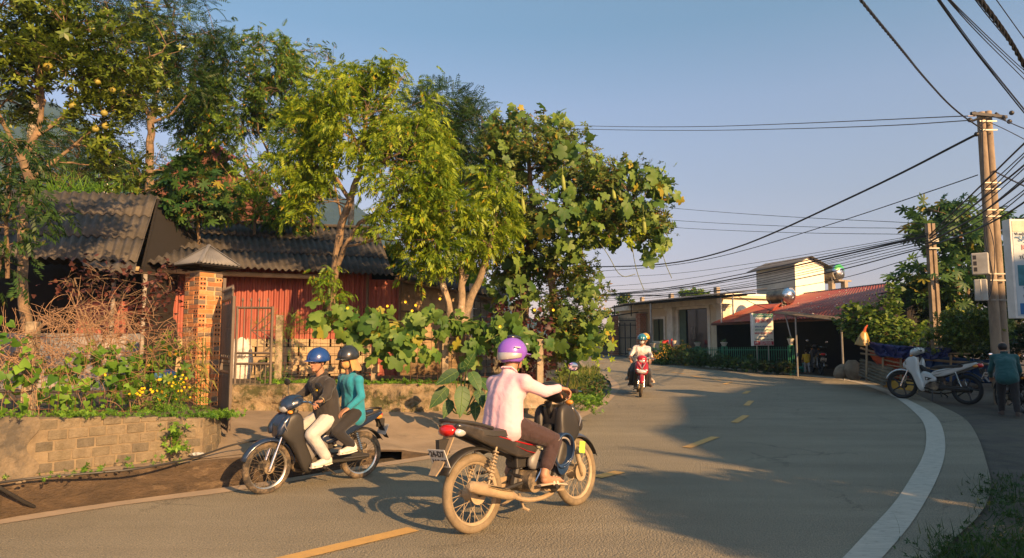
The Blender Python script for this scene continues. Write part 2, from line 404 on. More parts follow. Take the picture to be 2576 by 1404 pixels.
# ---- left side: kerb, ledge, driveway, gardens ----
K_px = [(-420, 1400, .29), (-300, 1372, .29), (0, 1302, .29), (300, 1258, .29), (610, 1218, .28), (800, 1189, .22), (950, 1163, .15), (1010, 1153, .10), (1075, 1145, .012)]
K = [(Pz(u, v, 0), h) for u, v, h in K_px]
Kr = []
for (a, ha), (b, hb) in zip(K, K[1:]):
    n_ = max(2, int((b - a).length / .12))
    for i in range(n_): Kr.append((a.lerp(b, i / n_), ha + (hb - ha) * i / n_))
Kr.append(K[-1])
kb = MB(); lg = MB(); HOLE = (948, 1008)
hx0, hx1 = Pz(HOLE[0], 1163, 0).x, Pz(HOLE[1], 1153, 0).x
def nz(x, y, s=3.0, z=0.0): return noise.noise(Vector((x * s, y * s, z)))
rows = []
for p, h in Kr:
    j = .018 * nz(p.x, p.y, 5)
    rows.append([Vector((p.x, p.y + j, -.03)), Vector((p.x, p.y + .015 + j, h * .5)), Vector((p.x, p.y + .03 + j, h - .02)), Vector((p.x, p.y + .055 + j, h + .008 * nz(p.x, p.y, 9))), Vector((p.x - .02, p.y + .14, h + .006)), Vector((p.x - .05, p.y + .50, h - .02))])
for (ra, rb) in zip(rows, rows[1:]):
    inhole = hx0 < ra[0].x < hx1
    for k in range(5):
        if inhole and k < 2: continue
        (kb if k < 3 else lg).add([ra[k], rb[k], rb[k + 1], ra[k + 1]], [(0, 1, 2, 3)])
# inside of the drain opening
kb.box(((hx0 + hx1) / 2, Pz(980, 1157, 0).y + .55, -.12), (hx1 - hx0 + .1, .9, .02))
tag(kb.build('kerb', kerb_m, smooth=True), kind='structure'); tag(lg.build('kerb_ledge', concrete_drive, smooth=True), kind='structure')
# driveway from the kerb up to the gate and the stone wall
Fr = [Pz(430, 1160, .30), Pz(540, 1152, .295), Pz(610, 1142, .287), Pz(800, 1134, .225), Pz(950, 1128, .155), Pz(1010, 1128, .105), Pz(1075, 1143, .0), Pz(1120, 1140, .0), Pz(1300, 1100, .0), Pz(1420, 1066, .0), Pz(1500, 1024, .0)]
Bk = [Pz(380, 1050, .42), Pz(480, 1046, .42), Pz(560, 1034, .40), Pz(680, 1024, .38), Pz(800, 1024, .36), Pz(930, 1024, .34), Pz(1030, 1024, .32), Pz(1120, 1028, .28), Pz(1250, 1030, .22), Pz(1360, 1020, .12), Pz(1470, 1000, .02)]
Fr = resample(Fr, 60); Bk = resample(Bk, 60)
dw = MB()
def drv(s, t):
    i = min(60, round(s * 60)); p = Fr[i].lerp(Bk[i], t); tt = t * t * (3 - 2 * t)
    p.z = Fr[i].z * (1 - tt) + Bk[i].z * tt + .012 + .006 * nz(p.x, p.y, 2)
    if t == 0: p.z -= .012
    return p
dw.grid(drv, 60, 16)
struct('driveway', dw, concrete_drive, smooth=True)
# ================= LEFT SIDE: walls, fences, sheds =================
block_m = [pm('block_%d' % i, c, 0.95, col2=tuple(x * .6 for x in c), scale=14, bump=0.012, bscale=70, grime=(0.12, 0.10, 0.055), gscale=3, glo=.5, ghi=.8) for i, c in enumerate([(0.20, 0.165, 0.11), (0.15, 0.128, 0.092), (0.235, 0.19, 0.125)])]
mortar_m = pm('mortar', (0.25, 0.195, 0.12), 0.95, col2=(0.155, 0.12, 0.078), scale=9, bump=0.01, bscale=50)
stone_m = pm('rubble_stone', (0.29, 0.215, 0.125), 0.95, col2=(0.115, 0.09, 0.055), scale=4.5, bump=0.08, bscale=8, grime=(0.055, 0.055, 0.02), gscale=3.2, glo=.5, ghi=.60)
render_m = pm('old_render', (0.26, 0.205, 0.135), 0.95, col2=(0.15, 0.12, 0.08), scale=5, bump=0.03, bscale=12, grime=(0.085, 0.075, 0.06), gscale=2.6)
post_m = pm('concrete_post', (0.40, 0.32, 0.215), 0.95, col2=(0.26, 0.21, 0.145), scale=8, bump=0.008, bscale=60, grime=(0.13, 0.10, 0.06), gscale=5)
rust = pm('rusty_wire', (0.20, 0.085, 0.04), 0.8, col2=(0.11, 0.05, 0.03), scale=12)
gate_m = pm('gate_paint', (0.135, 0.105, 0.08), 0.55, col2=(0.10, 0.075, 0.055), scale=6, grime=(0.42, 0.38, 0.33), gscale=7, glo=.68, ghi=.70)
roof_grey = pm('fibre_cement', (0.125, 0.108, 0.088), 0.9, col2=(0.05, 0.045, 0.038), scale=2.2, bump=0.01, bscale=40, grime=(0.05, 0.045, 0.038), gscale=1.3, glo=.48, ghi=.75, stretch=(1, .45, .45))
roof_dark = pm('fibre_cement_dark', (0.082, 0.072, 0.060), 0.9, col2=(0.036, 0.032, 0.028), scale=1.6, bump=0.01, bscale=40, grime=(0.13, 0.105, 0.08), gscale=5, glo=.6, ghi=.8)
red_sheet = pm('red_sheet', (0.36, 0.115, 0.08), 0.75, col2=(0.24, 0.055, 0.04), scale=2.5, grime=(0.24, 0.10, 0.06), gscale=5, glo=.56, ghi=.8, stretch=(2, 2, .3))
brown_sheet = pm('brown_sheet', (0.22, 0.10, 0.06), 0.7, col2=(0.15, 0.07, 0.045), scale=3)
beige_wall = pm('beige_wall', (0.52, 0.37, 0.20), 0.9, col2=(0.40, 0.28, 0.155), scale=2.0, bump=0.006, grime=(0.26, 0.18, 0.10), gscale=4)
wood_old = pm('old_wood', (0.23, 0.165, 0.10), 0.9, col2=(0.13, 0.09, 0.055), scale=6, stretch=(1, 1, .2), bump=.01)
dark_in = pm('shade_black', (0.016, 0.013, 0.011), 0.95)  # near-black colour stands in for shade inside sheds, gable and eaves
steel = pm('stainless', (0.72, 0.72, 0.70), 0.22, 1.0, col2=(0.62, 0.62, 0.6), scale=3)
pvc = pm('gutter_pvc', (0.46, 0.37, 0.24), 0.7, col2=(0.30, 0.23, 0.14), scale=4)
white_p = pm('white_paint', (0.78, 0.76, 0.70), 0.6, col2=(0.62, 0.60, 0.55), scale=4)

# ---- low block wall with a plastered left end ----
W_px = [(-330, 1262), (-150, 1236), (0, 1210), (100, 1196), (270, 1174), (420, 1158), (505, 1150), (540, 1138), (552, 1120)]
W0 = resample([Pz(u, v, .29) for u, v in W_px], 90)
def wtop(p):
    u = CU + F * p.x / p.y
    return Y2z(u, 1051 if u > 0 else 1051, p)
bw = thing('block_wall', 'low wall of weathered concrete blocks with pale mortar beside the road', 'wall', W0[45])
core = MB(); depth = Vector((.03, .99, 0)) * .16
for a, b in zip(W0, W0[1:]):
    za, zb = wtop(a) - .01, wtop(b) - .01
    core.add([(a.x, a.y + .012, .22), (b.x, b.y + .012, .22), (b.x, b.y + .012, zb), (a.x, a.y + .012, za), Vector((a.x, a.y, za)) + depth, Vector((b.x, b.y, zb)) + depth], [(0, 1, 2, 3), (3, 2, 5, 4)])
core.build('mortar', mortar_m, bw)
bl = MB(); total = sum((b - a).length for a, b in zip(W0, W0[1:]))
def along(s):
    s = max(0, min(total - 1e-4, s)); i = int(s / total * 90); f = s / total * 90 - i; return W0[i].lerp(W0[i + 1], f)
split_s = next(s for s in np.arange(0, total, .02) if CU + F * along(s).x / along(s).y > 100)
hb = .1; k = 0
for row in range(8):
    s = split_s + (.1 if row % 2 else 0) * .9 + random.uniform(0, .03)
    while s < total - .1:
        L = random.uniform(.14, .19); a, b = along(s), along(min(total, s + L)); mid = (a + b) / 2; top = wtop(mid)
        z0 = .305 + row * .098; z1 = min(z0 + .086, top + .004 + random.uniform(-.003, .004))
        if z1 - z0 > .03:
            t = (b - a).normalized(); nn = Vector((t.y, -t.x, 0)); out = random.uniform(.002, .012)
            c = mid + nn * (out - .045); M = Matrix((t, -nn, Vector((0, 0, 1)))).transposed() @ Matrix.Rotation(random.uniform(-.012, .012), 3, 'Y')
            bl.cm = random.randrange(3)
            bl.box(Vector((c.x, c.y + .012, (z0 + z1) / 2)), ((b - a).length - .004, .09, z1 - z0), M=M)
        s += L + .012
bl.build('block', block_m, bw, bevel=.006, seg=2)
tag(bw.children[-1], None); bw.children[-1]['kind'] = 'stuff'
pl = MB()
def plf(s, t):
    p = along(s * (split_s + .02 + .05 * math.sin(t * 9))); z = .27 + (wtop(p) - .27 + .008) * t
    d = .025 + .02 * nz(p.x * 1.2, z * 3, 3) + .02 * max(0, nz(p.x, z, 2.2, 4))
    return Vector((p.x, p.y - d, z))
pl.grid(plf, 120, 30)
pl.build('plaster', render_m, bw, smooth=True)
# garden soil behind the wall
gs = MB()
gpts = [(p.x, p.y + .1, wtop(p) - .03) for p in W0[::6]] + [(W0[-1].x, W0[-1].y, wtop(W0[-1]) - .03)]
def gsoil(s, t):
    i = s * 14; k = min(13, int(i)); f = i - k
    a = Vector(gpts[min(k, len(gpts) - 1)]).lerp(Vector(gpts[min(k + 1, len(gpts) - 1)]), f)
    far = Vector((-14 + s * 7.1, 15.5, .80)); q = a.lerp(far, t ** 1.3); q.z += .05 * nz(q.x, q.y, 1.5) * min(1, t * 6); return q
gs.grid(gsoil, 60, 30)
struct('garden_soil', gs, soil, smooth=True)
# back gardens: raised terrain behind the stone wall and under the trees
def rise(y): return .80 + .012 * max(0, y - 15)
RW_px = [(560, 1034, .40), (680, 1034, .38), (800, 1037, .34), (930, 1036, .32), (1060, 1034, .31), (1130, 1032, .28), (1200, 1030, .25), (1280, 1036, .18), (1345, 1046, .08)]
RW = resample([Pz(u, v, z) for u, v, z in RW_px], 70)
RWt_px = [(560, 968), (680, 967), (800, 968), (930, 966), (1060, 962), (1130, 962), (1200, 962), (1280, 975), (1345, 985)]
back = MB(); edge = [Vector((p.x, p.y + .12, 0)) for p in RW]
for p in edge:
    u = CU + F * p.x / p.y; p.z = P(u, 967 if u < 1200 else 967 + (u - 1200) * .13, p.y).z
def bkf(s, t):
    i = min(70, round(s * 70)); a = edge[i]; far = Vector((-24 + s * 24.5, 46, 1.15)); q = a.lerp(far, t ** 1.6)
    q.z = a.z * (1 - min(1, t * 3)) + rise(q.y) * min(1, t * 3) + .03 * nz(q.x, q.y, .9) * min(1, t * 8); return q
back.grid(bkf, 70, 36)
back.add([(-60, 9, .6), (-8.2, 15.2, .78), (-24, 46, 1.15), (-60, 60, 1.3)], [(0, 1, 2, 3)])
struct('back_garden', back, soil, smooth=True)
rw = MB()
def rwf(s, t):
    i = min(70, round(s * 70)); a = RW[i]; top = edge[i].z + .01; z = (a.z - .05) + (top - a.z + .05) * min(1, t * 1.25)
    bump = .06 * nz(a.x, z, 2.6) + .085 * abs(nz(a.x, z * 1.3, 5.0, 2)) ** .7 + .02 * nz(a.x, z, 16, 7); y = a.y + .10 * t - bump
    if t > .8: y = a.y + .08 + (t - .8) * 1.2
    return Vector((a.x, y, z + (.015 * nz(a.x, 1, 4) if t > .75 else 0)))
rw.grid(rwf, 260, 26)
tag(rw.build('stone_wall', stone_m, smooth=True), 'low rough stone retaining wall along the back of the driveway', 'wall')

# ---- brick pillar with tin cap ----
br_m = [pm('hollow_brick_%d' % i, c, 0.9, col2=tuple(x * .7 for x in c), scale=18, bump=.004, bscale=90) for i, c in enumerate([(0.52, 0.215, 0.075), (0.60, 0.29, 0.12), (0.43, 0.155, 0.06), (0.20, 0.15, 0.11)])]
hole_m = pm('hole_shade', (0.012, 0.01, 0.009), 1.0)  # black discs imitate the shade inside the hollow bricks
pale_mortar = pm('pillar_mortar', (0.50, 0.36, 0.20), .95, col2=(0.38, 0.27, 0.15), scale=12)
A57 = R(57); c0 = P(495, 860, 9.0); dR = Vector((math.cos(A57), math.sin(A57), 0)); dL = Vector((-math.sin(A57), math.cos(A57), 0)); PS = .345
pc = Vector((c0.x, c0.y, 0)) + dR * PS / 2 + dL * PS / 2
ptop = P(515, 684, 9.2).z
bp = thing('brick_pillar', 'gate pillar of orange hollow bricks under a small grey tin roof', 'pillar', (pc.x, pc.y, .40))
mm = MB(); mm.box((pc.x, pc.y, (.35 + ptop) / 2), (PS - .016, PS - .016, ptop - .35), rz=A57); mm.build('mortar', pale_mortar, bp)
bb = MB(); hb2 = .062; nrow = int((ptop - .40) / hb2)
for i in range(nrow):
    z = .40 + (i + .5) * hb2
    for (dd, nn_) in ((dR, -dL), (dL, -dR), (-dR, dL), (-dL, dR)):
        fc = pc + nn_ * (PS / 2 - .05)
        lay = [(-.118, .10), (0, .115), (.118, .10)] if (i + (dd is dL)) % 2 else [(-.06, .21), (.118, .10)] if i % 4 < 2 else [(-.118, .10), (.06, .21)]
        for (off, L) in lay:
            header = L < .12; bb.cm = random.choice([0, 0, 1, 2]) if not (header and random.random() < .3) else 3
            M = Matrix((dd, -nn_, Vector((0, 0, 1)))).transposed()
            cc = fc + dd * off + Vector((0, 0, z)) + nn_ * random.uniform(-.002, .003)
            bb.box(cc, (L - .008, .1, hb2 - .012), M=M)
            if header and bb.cm != 3 and off != 0:
                bb.cm = 4
                for q in (-.024, .024):
                    cp = cc + nn_ * .0512 + dd * q; bb.cyl(cp - nn_ * .004, cp + nn_ * .0008, .0135, n=10)
bb.build('brick', br_m + [hole_m], bp, fixn=True)['kind'] = 'stuff'
tin = pm('tin_grey', (0.17, 0.17, 0.17), .6, col2=(0.12, 0.12, 0.12), scale=3)
cap = MB(); ze = P(545, 668, 9.2).z; za = P(531, 619, 9.25).z; hs = .30
cor = [pc + Vector((.04, 0, 0)) + dR * (a * hs) + dL * (b * hs) for a, b in ((-1, -1), (1, -1), (1, 1), (-1, 1))]
apex = Vector((pc.x + .05, pc.y, za))
for i in range(4):
    a, b = cor[i].copy(), cor[(i + 1) % 4].copy(); a.z = b.z = ze; N = 40
    nrm = (b - a).cross(apex - a).normalized(); nrm = nrm if nrm.z > 0 else -nrm
    def cf(s, t, a=a, b=b, nrm=nrm):
        p = a.lerp(b, s).lerp(apex, t * .98); return p + nrm * .010 * math.sin(s * 2 * math.pi * 10) * (1 - t)
    cap.grid(cf, 60, 3)
cap.build('cap_roof', tin, bp, smooth=True, solid=.006)
for (i, j) in ((0, 1),):
    rb = MB()
    for i in range(4):
        a = cor[i].copy(); a.z = ze; rb.tube([a + Vector((0, 0, .014)), apex + Vector((0, 0, .014))], .022, 6, flat=.4)
    rb.build('ridge_strip', tin, bp)
fr = MB()
for i in range(4):
    a, b = cor[i] * .94 + pc * .06, cor[(i + 1) % 4] * .94 + pc * .06; a.z = b.z = ze - .03; fr.tube([a, b], .014, 5)
    a2 = pc.lerp(cor[i], .95); fr.tube([Vector((pc.x, pc.y, ptop - .01)), Vector((a2.x, a2.y, ze - .025))], .013, 5)
fr.box((pc.x, pc.y, ze - .02), (.70, .70, .012), rz=A57)
fr.build('eave_frame', dark_in, bp)

# ---- gate leaves ----
def bar(mb, a, b, w_, n=4): mb.tube([a, b], w_, n)
hin = P(549, 1068, 9.15); hin.z = 0; tipb = P(575, 1085, 8.45); tip = Vector((tipb.x, tipb.y, 0))
gl = thing('gate_leaf', 'brown spiked metal gate leaf swung open against the brick pillar', 'gate', (hin.x, hin.y, .38), group='gate leaves')
gz0, gz1 = .40, P(577, 745, 8.45).z
def leafgate(root, A, B, z0, z1, spikes, infill):
    fm = MB(); d = (B - A); up = Vector((0, 0, 1)); H = z1 - z0
    pt = lambda s, z: Vector((A.x + d.x * s, A.y + d.y * s, z0 + H * z))
    def sq(a, b, r): fm.tube([a, b], r, 4)
    sq(pt(0, 0), pt(0, 1), .022); sq(pt(1, 0), pt(1, 1), .024)
    for z in (0.012, .43, .535, .985): sq(pt(0, z), pt(1, z), .020)
    fm.build('gate_frame', gate_m, root)
    bm_ = MB(); nb = 7
    for i in range(1, nb):
        s = i / nb; bm_.tube([pt(s, .02), pt(s, .42)], .009, 4)
    for i in range(1, 5): bm_.tube([pt(i / 5, .54), pt(i / 5, .98)], .010, 4)
    for s0, z0_, s1, z1_ in ((1, .95, .42, .76), (.42, .76, 1, .60), (1, .86, .68, .76), (.68, .76, 1, .68), (.42, .76, 1, .76), (0, .5, 1, .5)): bm_.tube([pt(s0, z0_), pt(s1, z1_)], .008, 4)
    bm_.build('gate_bar', gate_m, root)
    for i in range(spikes):
        sp = MB(); s = (i + .6) / spikes * .96; a = pt(s, .99); sp.tube([a, a + up * .09, a + up * .115, a + up * .17], [.013, .013, .030, .002], 6, flat=.6)
        sp.build('spike', gate_m, root)
    if infill:
        pn = MB(); corr(pn, pt(.03, .04), pt(.97, .04), pt(.97, .4), pt(.03, .4), .06, .006, n=6); corr(pn, pt(.03, .56), pt(.97, .56), pt(.97, .95), pt(.03, .95), .06, .006, n=6); pn.build('gate_panel', gate_m, root, solid=.003)
leafgate(gl, hin, tip, gz0, gz1, 9, True)
ga, gb_ = P(588, 1026, 11.3), P(677, 1026, 11.35); A_, B_ = Vector((ga.x, ga.y, 0)), Vector((gb_.x, gb_.y, 0))
gl2 = thing('gate_leaf', 'open-barred brown gate leaf with peeling paint in front of the red shed', 'gate', (B_.x, B_.y, .42), group='gate leaves')
leafgate(gl2, A_, B_, ga.z, P(677, 771, 11.35).z, 4, False)
gp = MB(); q = P(556, 900, 9.35); gp.tube([Vector((q.x, q.y, .38)), Vector((q.x, q.y, P(556, 700, 9.35).z))], .03, 4)
tag(gp.build('gate_post', gate_m), 'slim brown steel post between brick pillar and gate', 'post')
# ---- wire fences ----
def wires(mb, A, B, zs, r=.0035, sagv=.02, barbs=True):
    for z0, z1 in zs:
        pts = []
        for i in range(15):
            s = i / 14; p = A.lerp(B, s); pts.append(Vector((p.x, p.y, z0 + (z1 - z0) * s - sagv * 4 * s * (1 - s) + random.uniform(-.008, .008))))
        mb.tube(pts, r, 4)
        if barbs:
            L = (B - A).length; n_ = int(L / .14)
            for i in range(n_):
                s = (i + .5) / n_; p = A.lerp(B, s); c = Vector((p.x, p.y, z0 + (z1 - z0) * s - sagv * 4 * s * (1 - s)))
                dv = Vector((random.uniform(-1, 1), random.uniform(-1, 1), random.uniform(-1, 1))).normalized() * .016; mb.tube([c - dv, c + dv], .0022, 3)
def cpost(u, vt, vb, y, w_, root, name='post'):
    a = P(u, vt, y); b = P(u, vb, y); m_ = MB(); m_.box(((a.x), a.y, (a.z + b.z) / 2), (w_, w_, a.z - b.z + .1), rz=.2); return m_.build(name, post_m, root, bevel=.012)
wf = thing('wire_fence', 'rusty barbed wire fence on a concrete post above the block wall', 'fence', P(84, 1050, 6.62), group='wire fences')
cpost(84, 822, 1056, 6.75, .105, wf)
A_, B_ = P(-400, 900, 6.3), P(84, 900, 6.7); C_ = P(548, 900, 8.95)
wm = MB()
zl = [P(84, v, 6.7).z for v in (1030, 985, 940, 895, 850)]; zr = [P(548, v, 8.95).z for v in (1030, 975, 925, 870, 815)]
wires(wm, A_, B_, [(z, z) for z in zl]); wires(wm, B_, C_, list(zip(zl, zr)))
for i in range(26):
    s = i / 26; p = B_.lerp(C_, s); wm.tube([Vector((p.x, p.y, zl[0] + (zr[0] - zl[0]) * s - .06)), Vector((p.x + .01, p.y, zl[-1] + (zr[-1] - zl[-1]) * s))], .0025, 3)
for i in range(22):
    s = i / 22; p = A_.lerp(B_, s); wm.tube([Vector((p.x, p.y, zl[0] - .06)), Vector((p.x + .01, p.y, zl[-1]))], .0025, 3)
wm.build('barbed_wire', rust, wf)
wf2 = thing('wire_fence', 'barbed wire fence on short concrete posts above the stone wall', 'fence', P(900, 965, 12.2), group='wire fences')
cpost(704, 800, 972, 12.1, .12, wf2); cpost(943, 850, 968, 12.25, .12, wf2); cpost(1120, 826, 945, 12.4, .12, wf2); cpost(1357, 860, 960, 12.4, .12, wf2)
wm = MB(); A_, B_, C_ = P(676, 900, 12.05), P(1120, 900, 12.35), P(1370, 900, 12.6)
wires(wm, A_, B_, [(P(680, v, 12).z, P(1120, v - 2, 12.35).z) for v in (960, 935, 912, 888, 862, 836)])
wires(wm, B_, C_, [(P(1120, v, 12.35).z, P(1370, v, 12.6).z) for v in (945, 920, 895, 870, 846)])
for i in range(40):
    p = A_.lerp(C_, i / 40); u = CU + F * p.x / p.y; wm.tube([P(u, 966, p.y), P(u + 2, 832, p.y)], .003, 3)
wm.build('barbed_wire', rust, wf2)

# ---- left shed: tall corrugated roof over a dark open front ----
sh1 = thing('shed', 'open-fronted shed with a tall mossy corrugated roof left of the brick pillar', 'shed', P(240, 800, 12.5))
e0, e1 = P(-240, 640, 11.2), P(345, 660, 11.9); r0_, r1_ = P(-220, 468, 13.2), P(396, 492, 13.9)
rf = MB(); corr(rf, e0, e1, r1_, r0_, .178, .028, rows=3, step=.02, jit=.012)
rf.build('roof', roof_grey, sh1, smooth=True, solid=.008)
rf = MB(); a0, a1 = P(300, 692, 11.25), P(400, 672, 11.6); corr(rf, P(210, 672, 11.3), P(338, 690, 11.5), P(345, 655, 12.0), P(205, 652, 11.9), .17, .026, rows=1, jit=.02)
rf.build('eave_sheet', roof_grey, sh1, smooth=True, solid=.008)
db = r1_ + Vector((2.2 * .33, 2.2, -1.0)); rb2 = MB(); corr(rb2, r0_ + Vector((.7, 2.2, -1.3)), r1_ + Vector((.7, 2.2, -1.3)), r1_, r0_, .178, .028, rows=1)
rb2.build('rear_roof', roof_grey, sh1, smooth=True, solid=.008)
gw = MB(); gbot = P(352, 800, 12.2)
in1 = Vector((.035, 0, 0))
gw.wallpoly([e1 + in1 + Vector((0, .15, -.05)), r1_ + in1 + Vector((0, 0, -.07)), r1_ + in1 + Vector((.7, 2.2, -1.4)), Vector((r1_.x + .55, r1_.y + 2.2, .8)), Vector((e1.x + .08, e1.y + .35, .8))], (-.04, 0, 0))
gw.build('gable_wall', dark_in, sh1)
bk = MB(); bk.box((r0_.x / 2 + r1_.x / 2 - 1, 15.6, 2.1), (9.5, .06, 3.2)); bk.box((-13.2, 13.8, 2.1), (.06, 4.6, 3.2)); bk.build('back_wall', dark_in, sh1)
rs = MB(); corr(rs, Vector((P(190, 800, 12.9).x, 12.9, .75)), Vector((P(330, 800, 13.1).x, 13.1, .75)), Vector((P(330, 800, 13.1).x, 13.1, P(320, 758, 13).z)), Vector((P(190, 800, 12.9).x, 12.9, P(60, 758, 13).z)), .09, .010, n=6, trap=True)
rs.build('sheet_panel', red_sheet, sh1, smooth=False, solid=.003)
pp = MB()
for u, y in ((288, 12.2), (366, 11.9)):
    a = P(u, 690, y); pp.cyl((a.x, y, .7), (a.x, y, a.z), .035, n=8)
pp.build('shed_post', pm('peeling_post', (.40, .36, .30), .8, col2=(.12, .10, .08), scale=14), sh1)

# ---- right shed: long roof, red corrugated wall on a block base ----
sh2 = thing('shed', 'long shed with dark corrugated roof and red corrugated metal wall', 'shed', P(780, 940, 14.9))
E0, E1 = Pz(372, 664, 2.93), Pz(990, 694, 2.93); G0, G1 = Pz(384, 553, 4.62), Pz(948, 577, 4.62)
rf = MB(); corr(rf, E0, E1, G1, G0, .156, .024, rows=3, step=.018, jit=.010)
rf.build('roof', roof_dark, sh2, smooth=True, solid=.008)
rf = MB(); d_ = (G1 - G0).normalized(); pn_ = Vector((-d_.y, d_.x, 0)); corr(rf, G0 + pn_ * 3.2 + Vector((0, 0, -1.2)), G1 + pn_ * 3.2 + Vector((0, 0, -1.2)), G1, G0, .156, .024); rf.build('rear_roof', roof_dark, sh2, smooth=True, solid=.008)
rc = MB(); rc.tube([G0 + Vector((0, -.05, .03)), G1 + Vector((0, -.05, .03))], .07, 8, flat=.7); rc.build('ridge_cap', roof_dark, sh2, smooth=True)
gu = MB(); ga_ = Pz(548, 688, 2.86); gb2 = Pz(838, 698, 2.86); gu.tube([Pz(330, 676, 2.86), ga_, gb2, gb2 + (gb2 - ga_) * .03], .05, 8); gu.build('gutter', pvc, sh2, smooth=True)
w0, w1 = P(380, 940, 13.35), P(930, 942, 14.75); wz = P(700, 853, 14.1).z; wA = math.atan2(w1.y - w0.y, w1.x - w0.x); wyl = lambda x: w0.y + (x - w0.x) * math.tan(wA)
rs = MB(); corr(rs, Vector((w0.x, w0.y, wz)), Vector((w1.x, w1.y, wz)), Vector((w1.x, w1.y, 3.10)), Vector((w0.x, w0.y, 3.12)), .105, .022, n=8, trap=True)
rs.build('sheet_wall', red_sheet, sh2, solid=.003)
bs = MB(); hb3 = .19
for rrow in range(5):
    z = .66 + rrow * hb3 * 1; x = w0.x - (.2 if rrow % 2 else 0)
    while x < w1.x:
        bs.cm = random.randrange(3); zz = min(hb3 - .012, wz - z)
        if zz > .03: bs.box((x + .2, wyl(x + .2) + random.uniform(-.004, .004) - .02, z + zz / 2), (.385, .1, zz), rz=wA)
        x += .4
bs.build('base_wall', [pm('lightblock_%d' % i, c, .95, col2=tuple(x * .8 for x in c), scale=10, bump=.01) for i, c in enumerate([(.50, .38, .22), (.44, .34, .21), (.38, .29, .18)])], sh2)
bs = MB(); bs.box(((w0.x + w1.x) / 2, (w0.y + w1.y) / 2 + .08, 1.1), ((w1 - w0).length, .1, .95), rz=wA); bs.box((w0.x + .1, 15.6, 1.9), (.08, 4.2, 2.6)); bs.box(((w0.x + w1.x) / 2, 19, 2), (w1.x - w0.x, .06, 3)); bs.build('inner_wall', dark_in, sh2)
dr = MB(); d0, d1 = P(922, 945, 14.70), P(1000, 945, 15.0); corr(dr, d0, d1, Vector((d1.x, d1.y, P(1000, 706, 15.1).z)), Vector((d0.x, d0.y, P(922, 706, 15).z)), .10, .012, n=6, trap=True)
dr.build('door_panel', brown_sheet if False else red_sheet, sh2, solid=.003, label='darker red sheet metal door')
df = MB()
for u in (920, 1003): yy = 14.66 if u < 950 else 14.97; a = P(u, 945, yy); df.box((a.x, yy, 1.9), (.05, .05, 2.3))
df.build('door_frame', wood_old, sh2)
# ---- beige lean-to ----
sh3 = thing('lean_to', 'beige panelled lean-to with a sagging tin roof behind the luffa fence', 'shed', P(1090, 940, 15.1))
b0, b1 = P(1004, 945, 15.15), P(1185, 940, 15.6)
bwm = MB(); corr(bwm, Vector((b0.x, b0.y, .78)), Vector((b1.x, b1.y, .78)), Vector((b1.x, b1.y, P(1185, 738, 15.6).z)), Vector((b0.x, b0.y, P(1004, 708, 15.15).z)), .24, .012, n=8)
bwm.build('wall', beige_wall, sh3, smooth=True, solid=.01)
bt = MB()
for v in (786, 853): bt.tube([P(1006, v - 3, 15.08), P(1184, v, 15.52)], .018, 4)
bt.build('batten', wood_old, sh3)
t0_, t1_ = P(993, 694, 14.5), P(1256, 749, 16.2)
rt = MB(); corr(rt, t0_, t1_, t1_ + Vector((.4, 3.2, .35)), t0_ + Vector((.4, 3.2, .35)), .15, .018); rt.build('roof', roof_dark, sh3, smooth=True, solid=.01)
ra = MB(); ra.tube([t0_ + Vector((0, .05, -.06)), t1_ + Vector((0, .05, -.06))], .04, 4)
for i in range(6): a = t0_.lerp(t1_, (i + .4) / 6.2); ra.tube([a + Vector((0, -.06, -.05)), a + Vector((.3, 2.6, .22))], .035, 4)
ra.build('rafter', wood_old, sh3)
hw = MB(); h0, h1 = P(1186, 940, 15.7), P(1262, 925, 17.2)
for rrow in range(12):
    for i in range(5):
        hw.cm = random.randrange(3); p = h0.lerp(h1, (i + .5) / 5); hw.box((p.x, p.y, .85 + rrow * .17), (.30, .12, .155), rz=math.atan2(h1.y - h0.y, h1.x - h0.x))
hw.build('block_wall', block_m, sh3)
wb = MB(); a = P(1186, 740, 15.6); wb.box((a.x, a.y - .08, 1.8), (.09, .09, 2.1)); wb.build('corner_post', white_p, sh3)
# ---- red-roofed house behind the trees ----
red_tile = pm('red_roof', (0.22, 0.05, 0.038), .75, col2=(0.15, 0.04, 0.03), scale=2, bump=.01)
red_wall = pm('rust_wall', (0.17, 0.055, 0.03), .85, col2=(0.11, 0.04, 0.025), scale=1.5)
hs_ = thing('house', 'house with a steep dull red roof behind the garden trees', 'house', P(500, 560, 27))
hr = MB(); ap, apb = P(530, 352, 25), P(600, 400, 31)
eL, eLb = P(262, 500, 23.5), P(250, 470, 31); eR, eRb = P(770, 570, 25), P(800, 570, 31)
corr(hr, eL, ap, apb, eLb, .25, .02); corr(hr, ap, eR, eRb, apb, .25, .02); hr.build('roof', red_tile, hs_, solid=.03)
hw = MB(); hw.wallpoly([P(285, 505, 24.2), ap + Vector((0, .5, -.3)), P(750, 580, 25.3), P(750, 640, 25.3), P(285, 640, 24.2)], (0, .1, 0)); hw.build('gable_wall', red_wall, hs_)
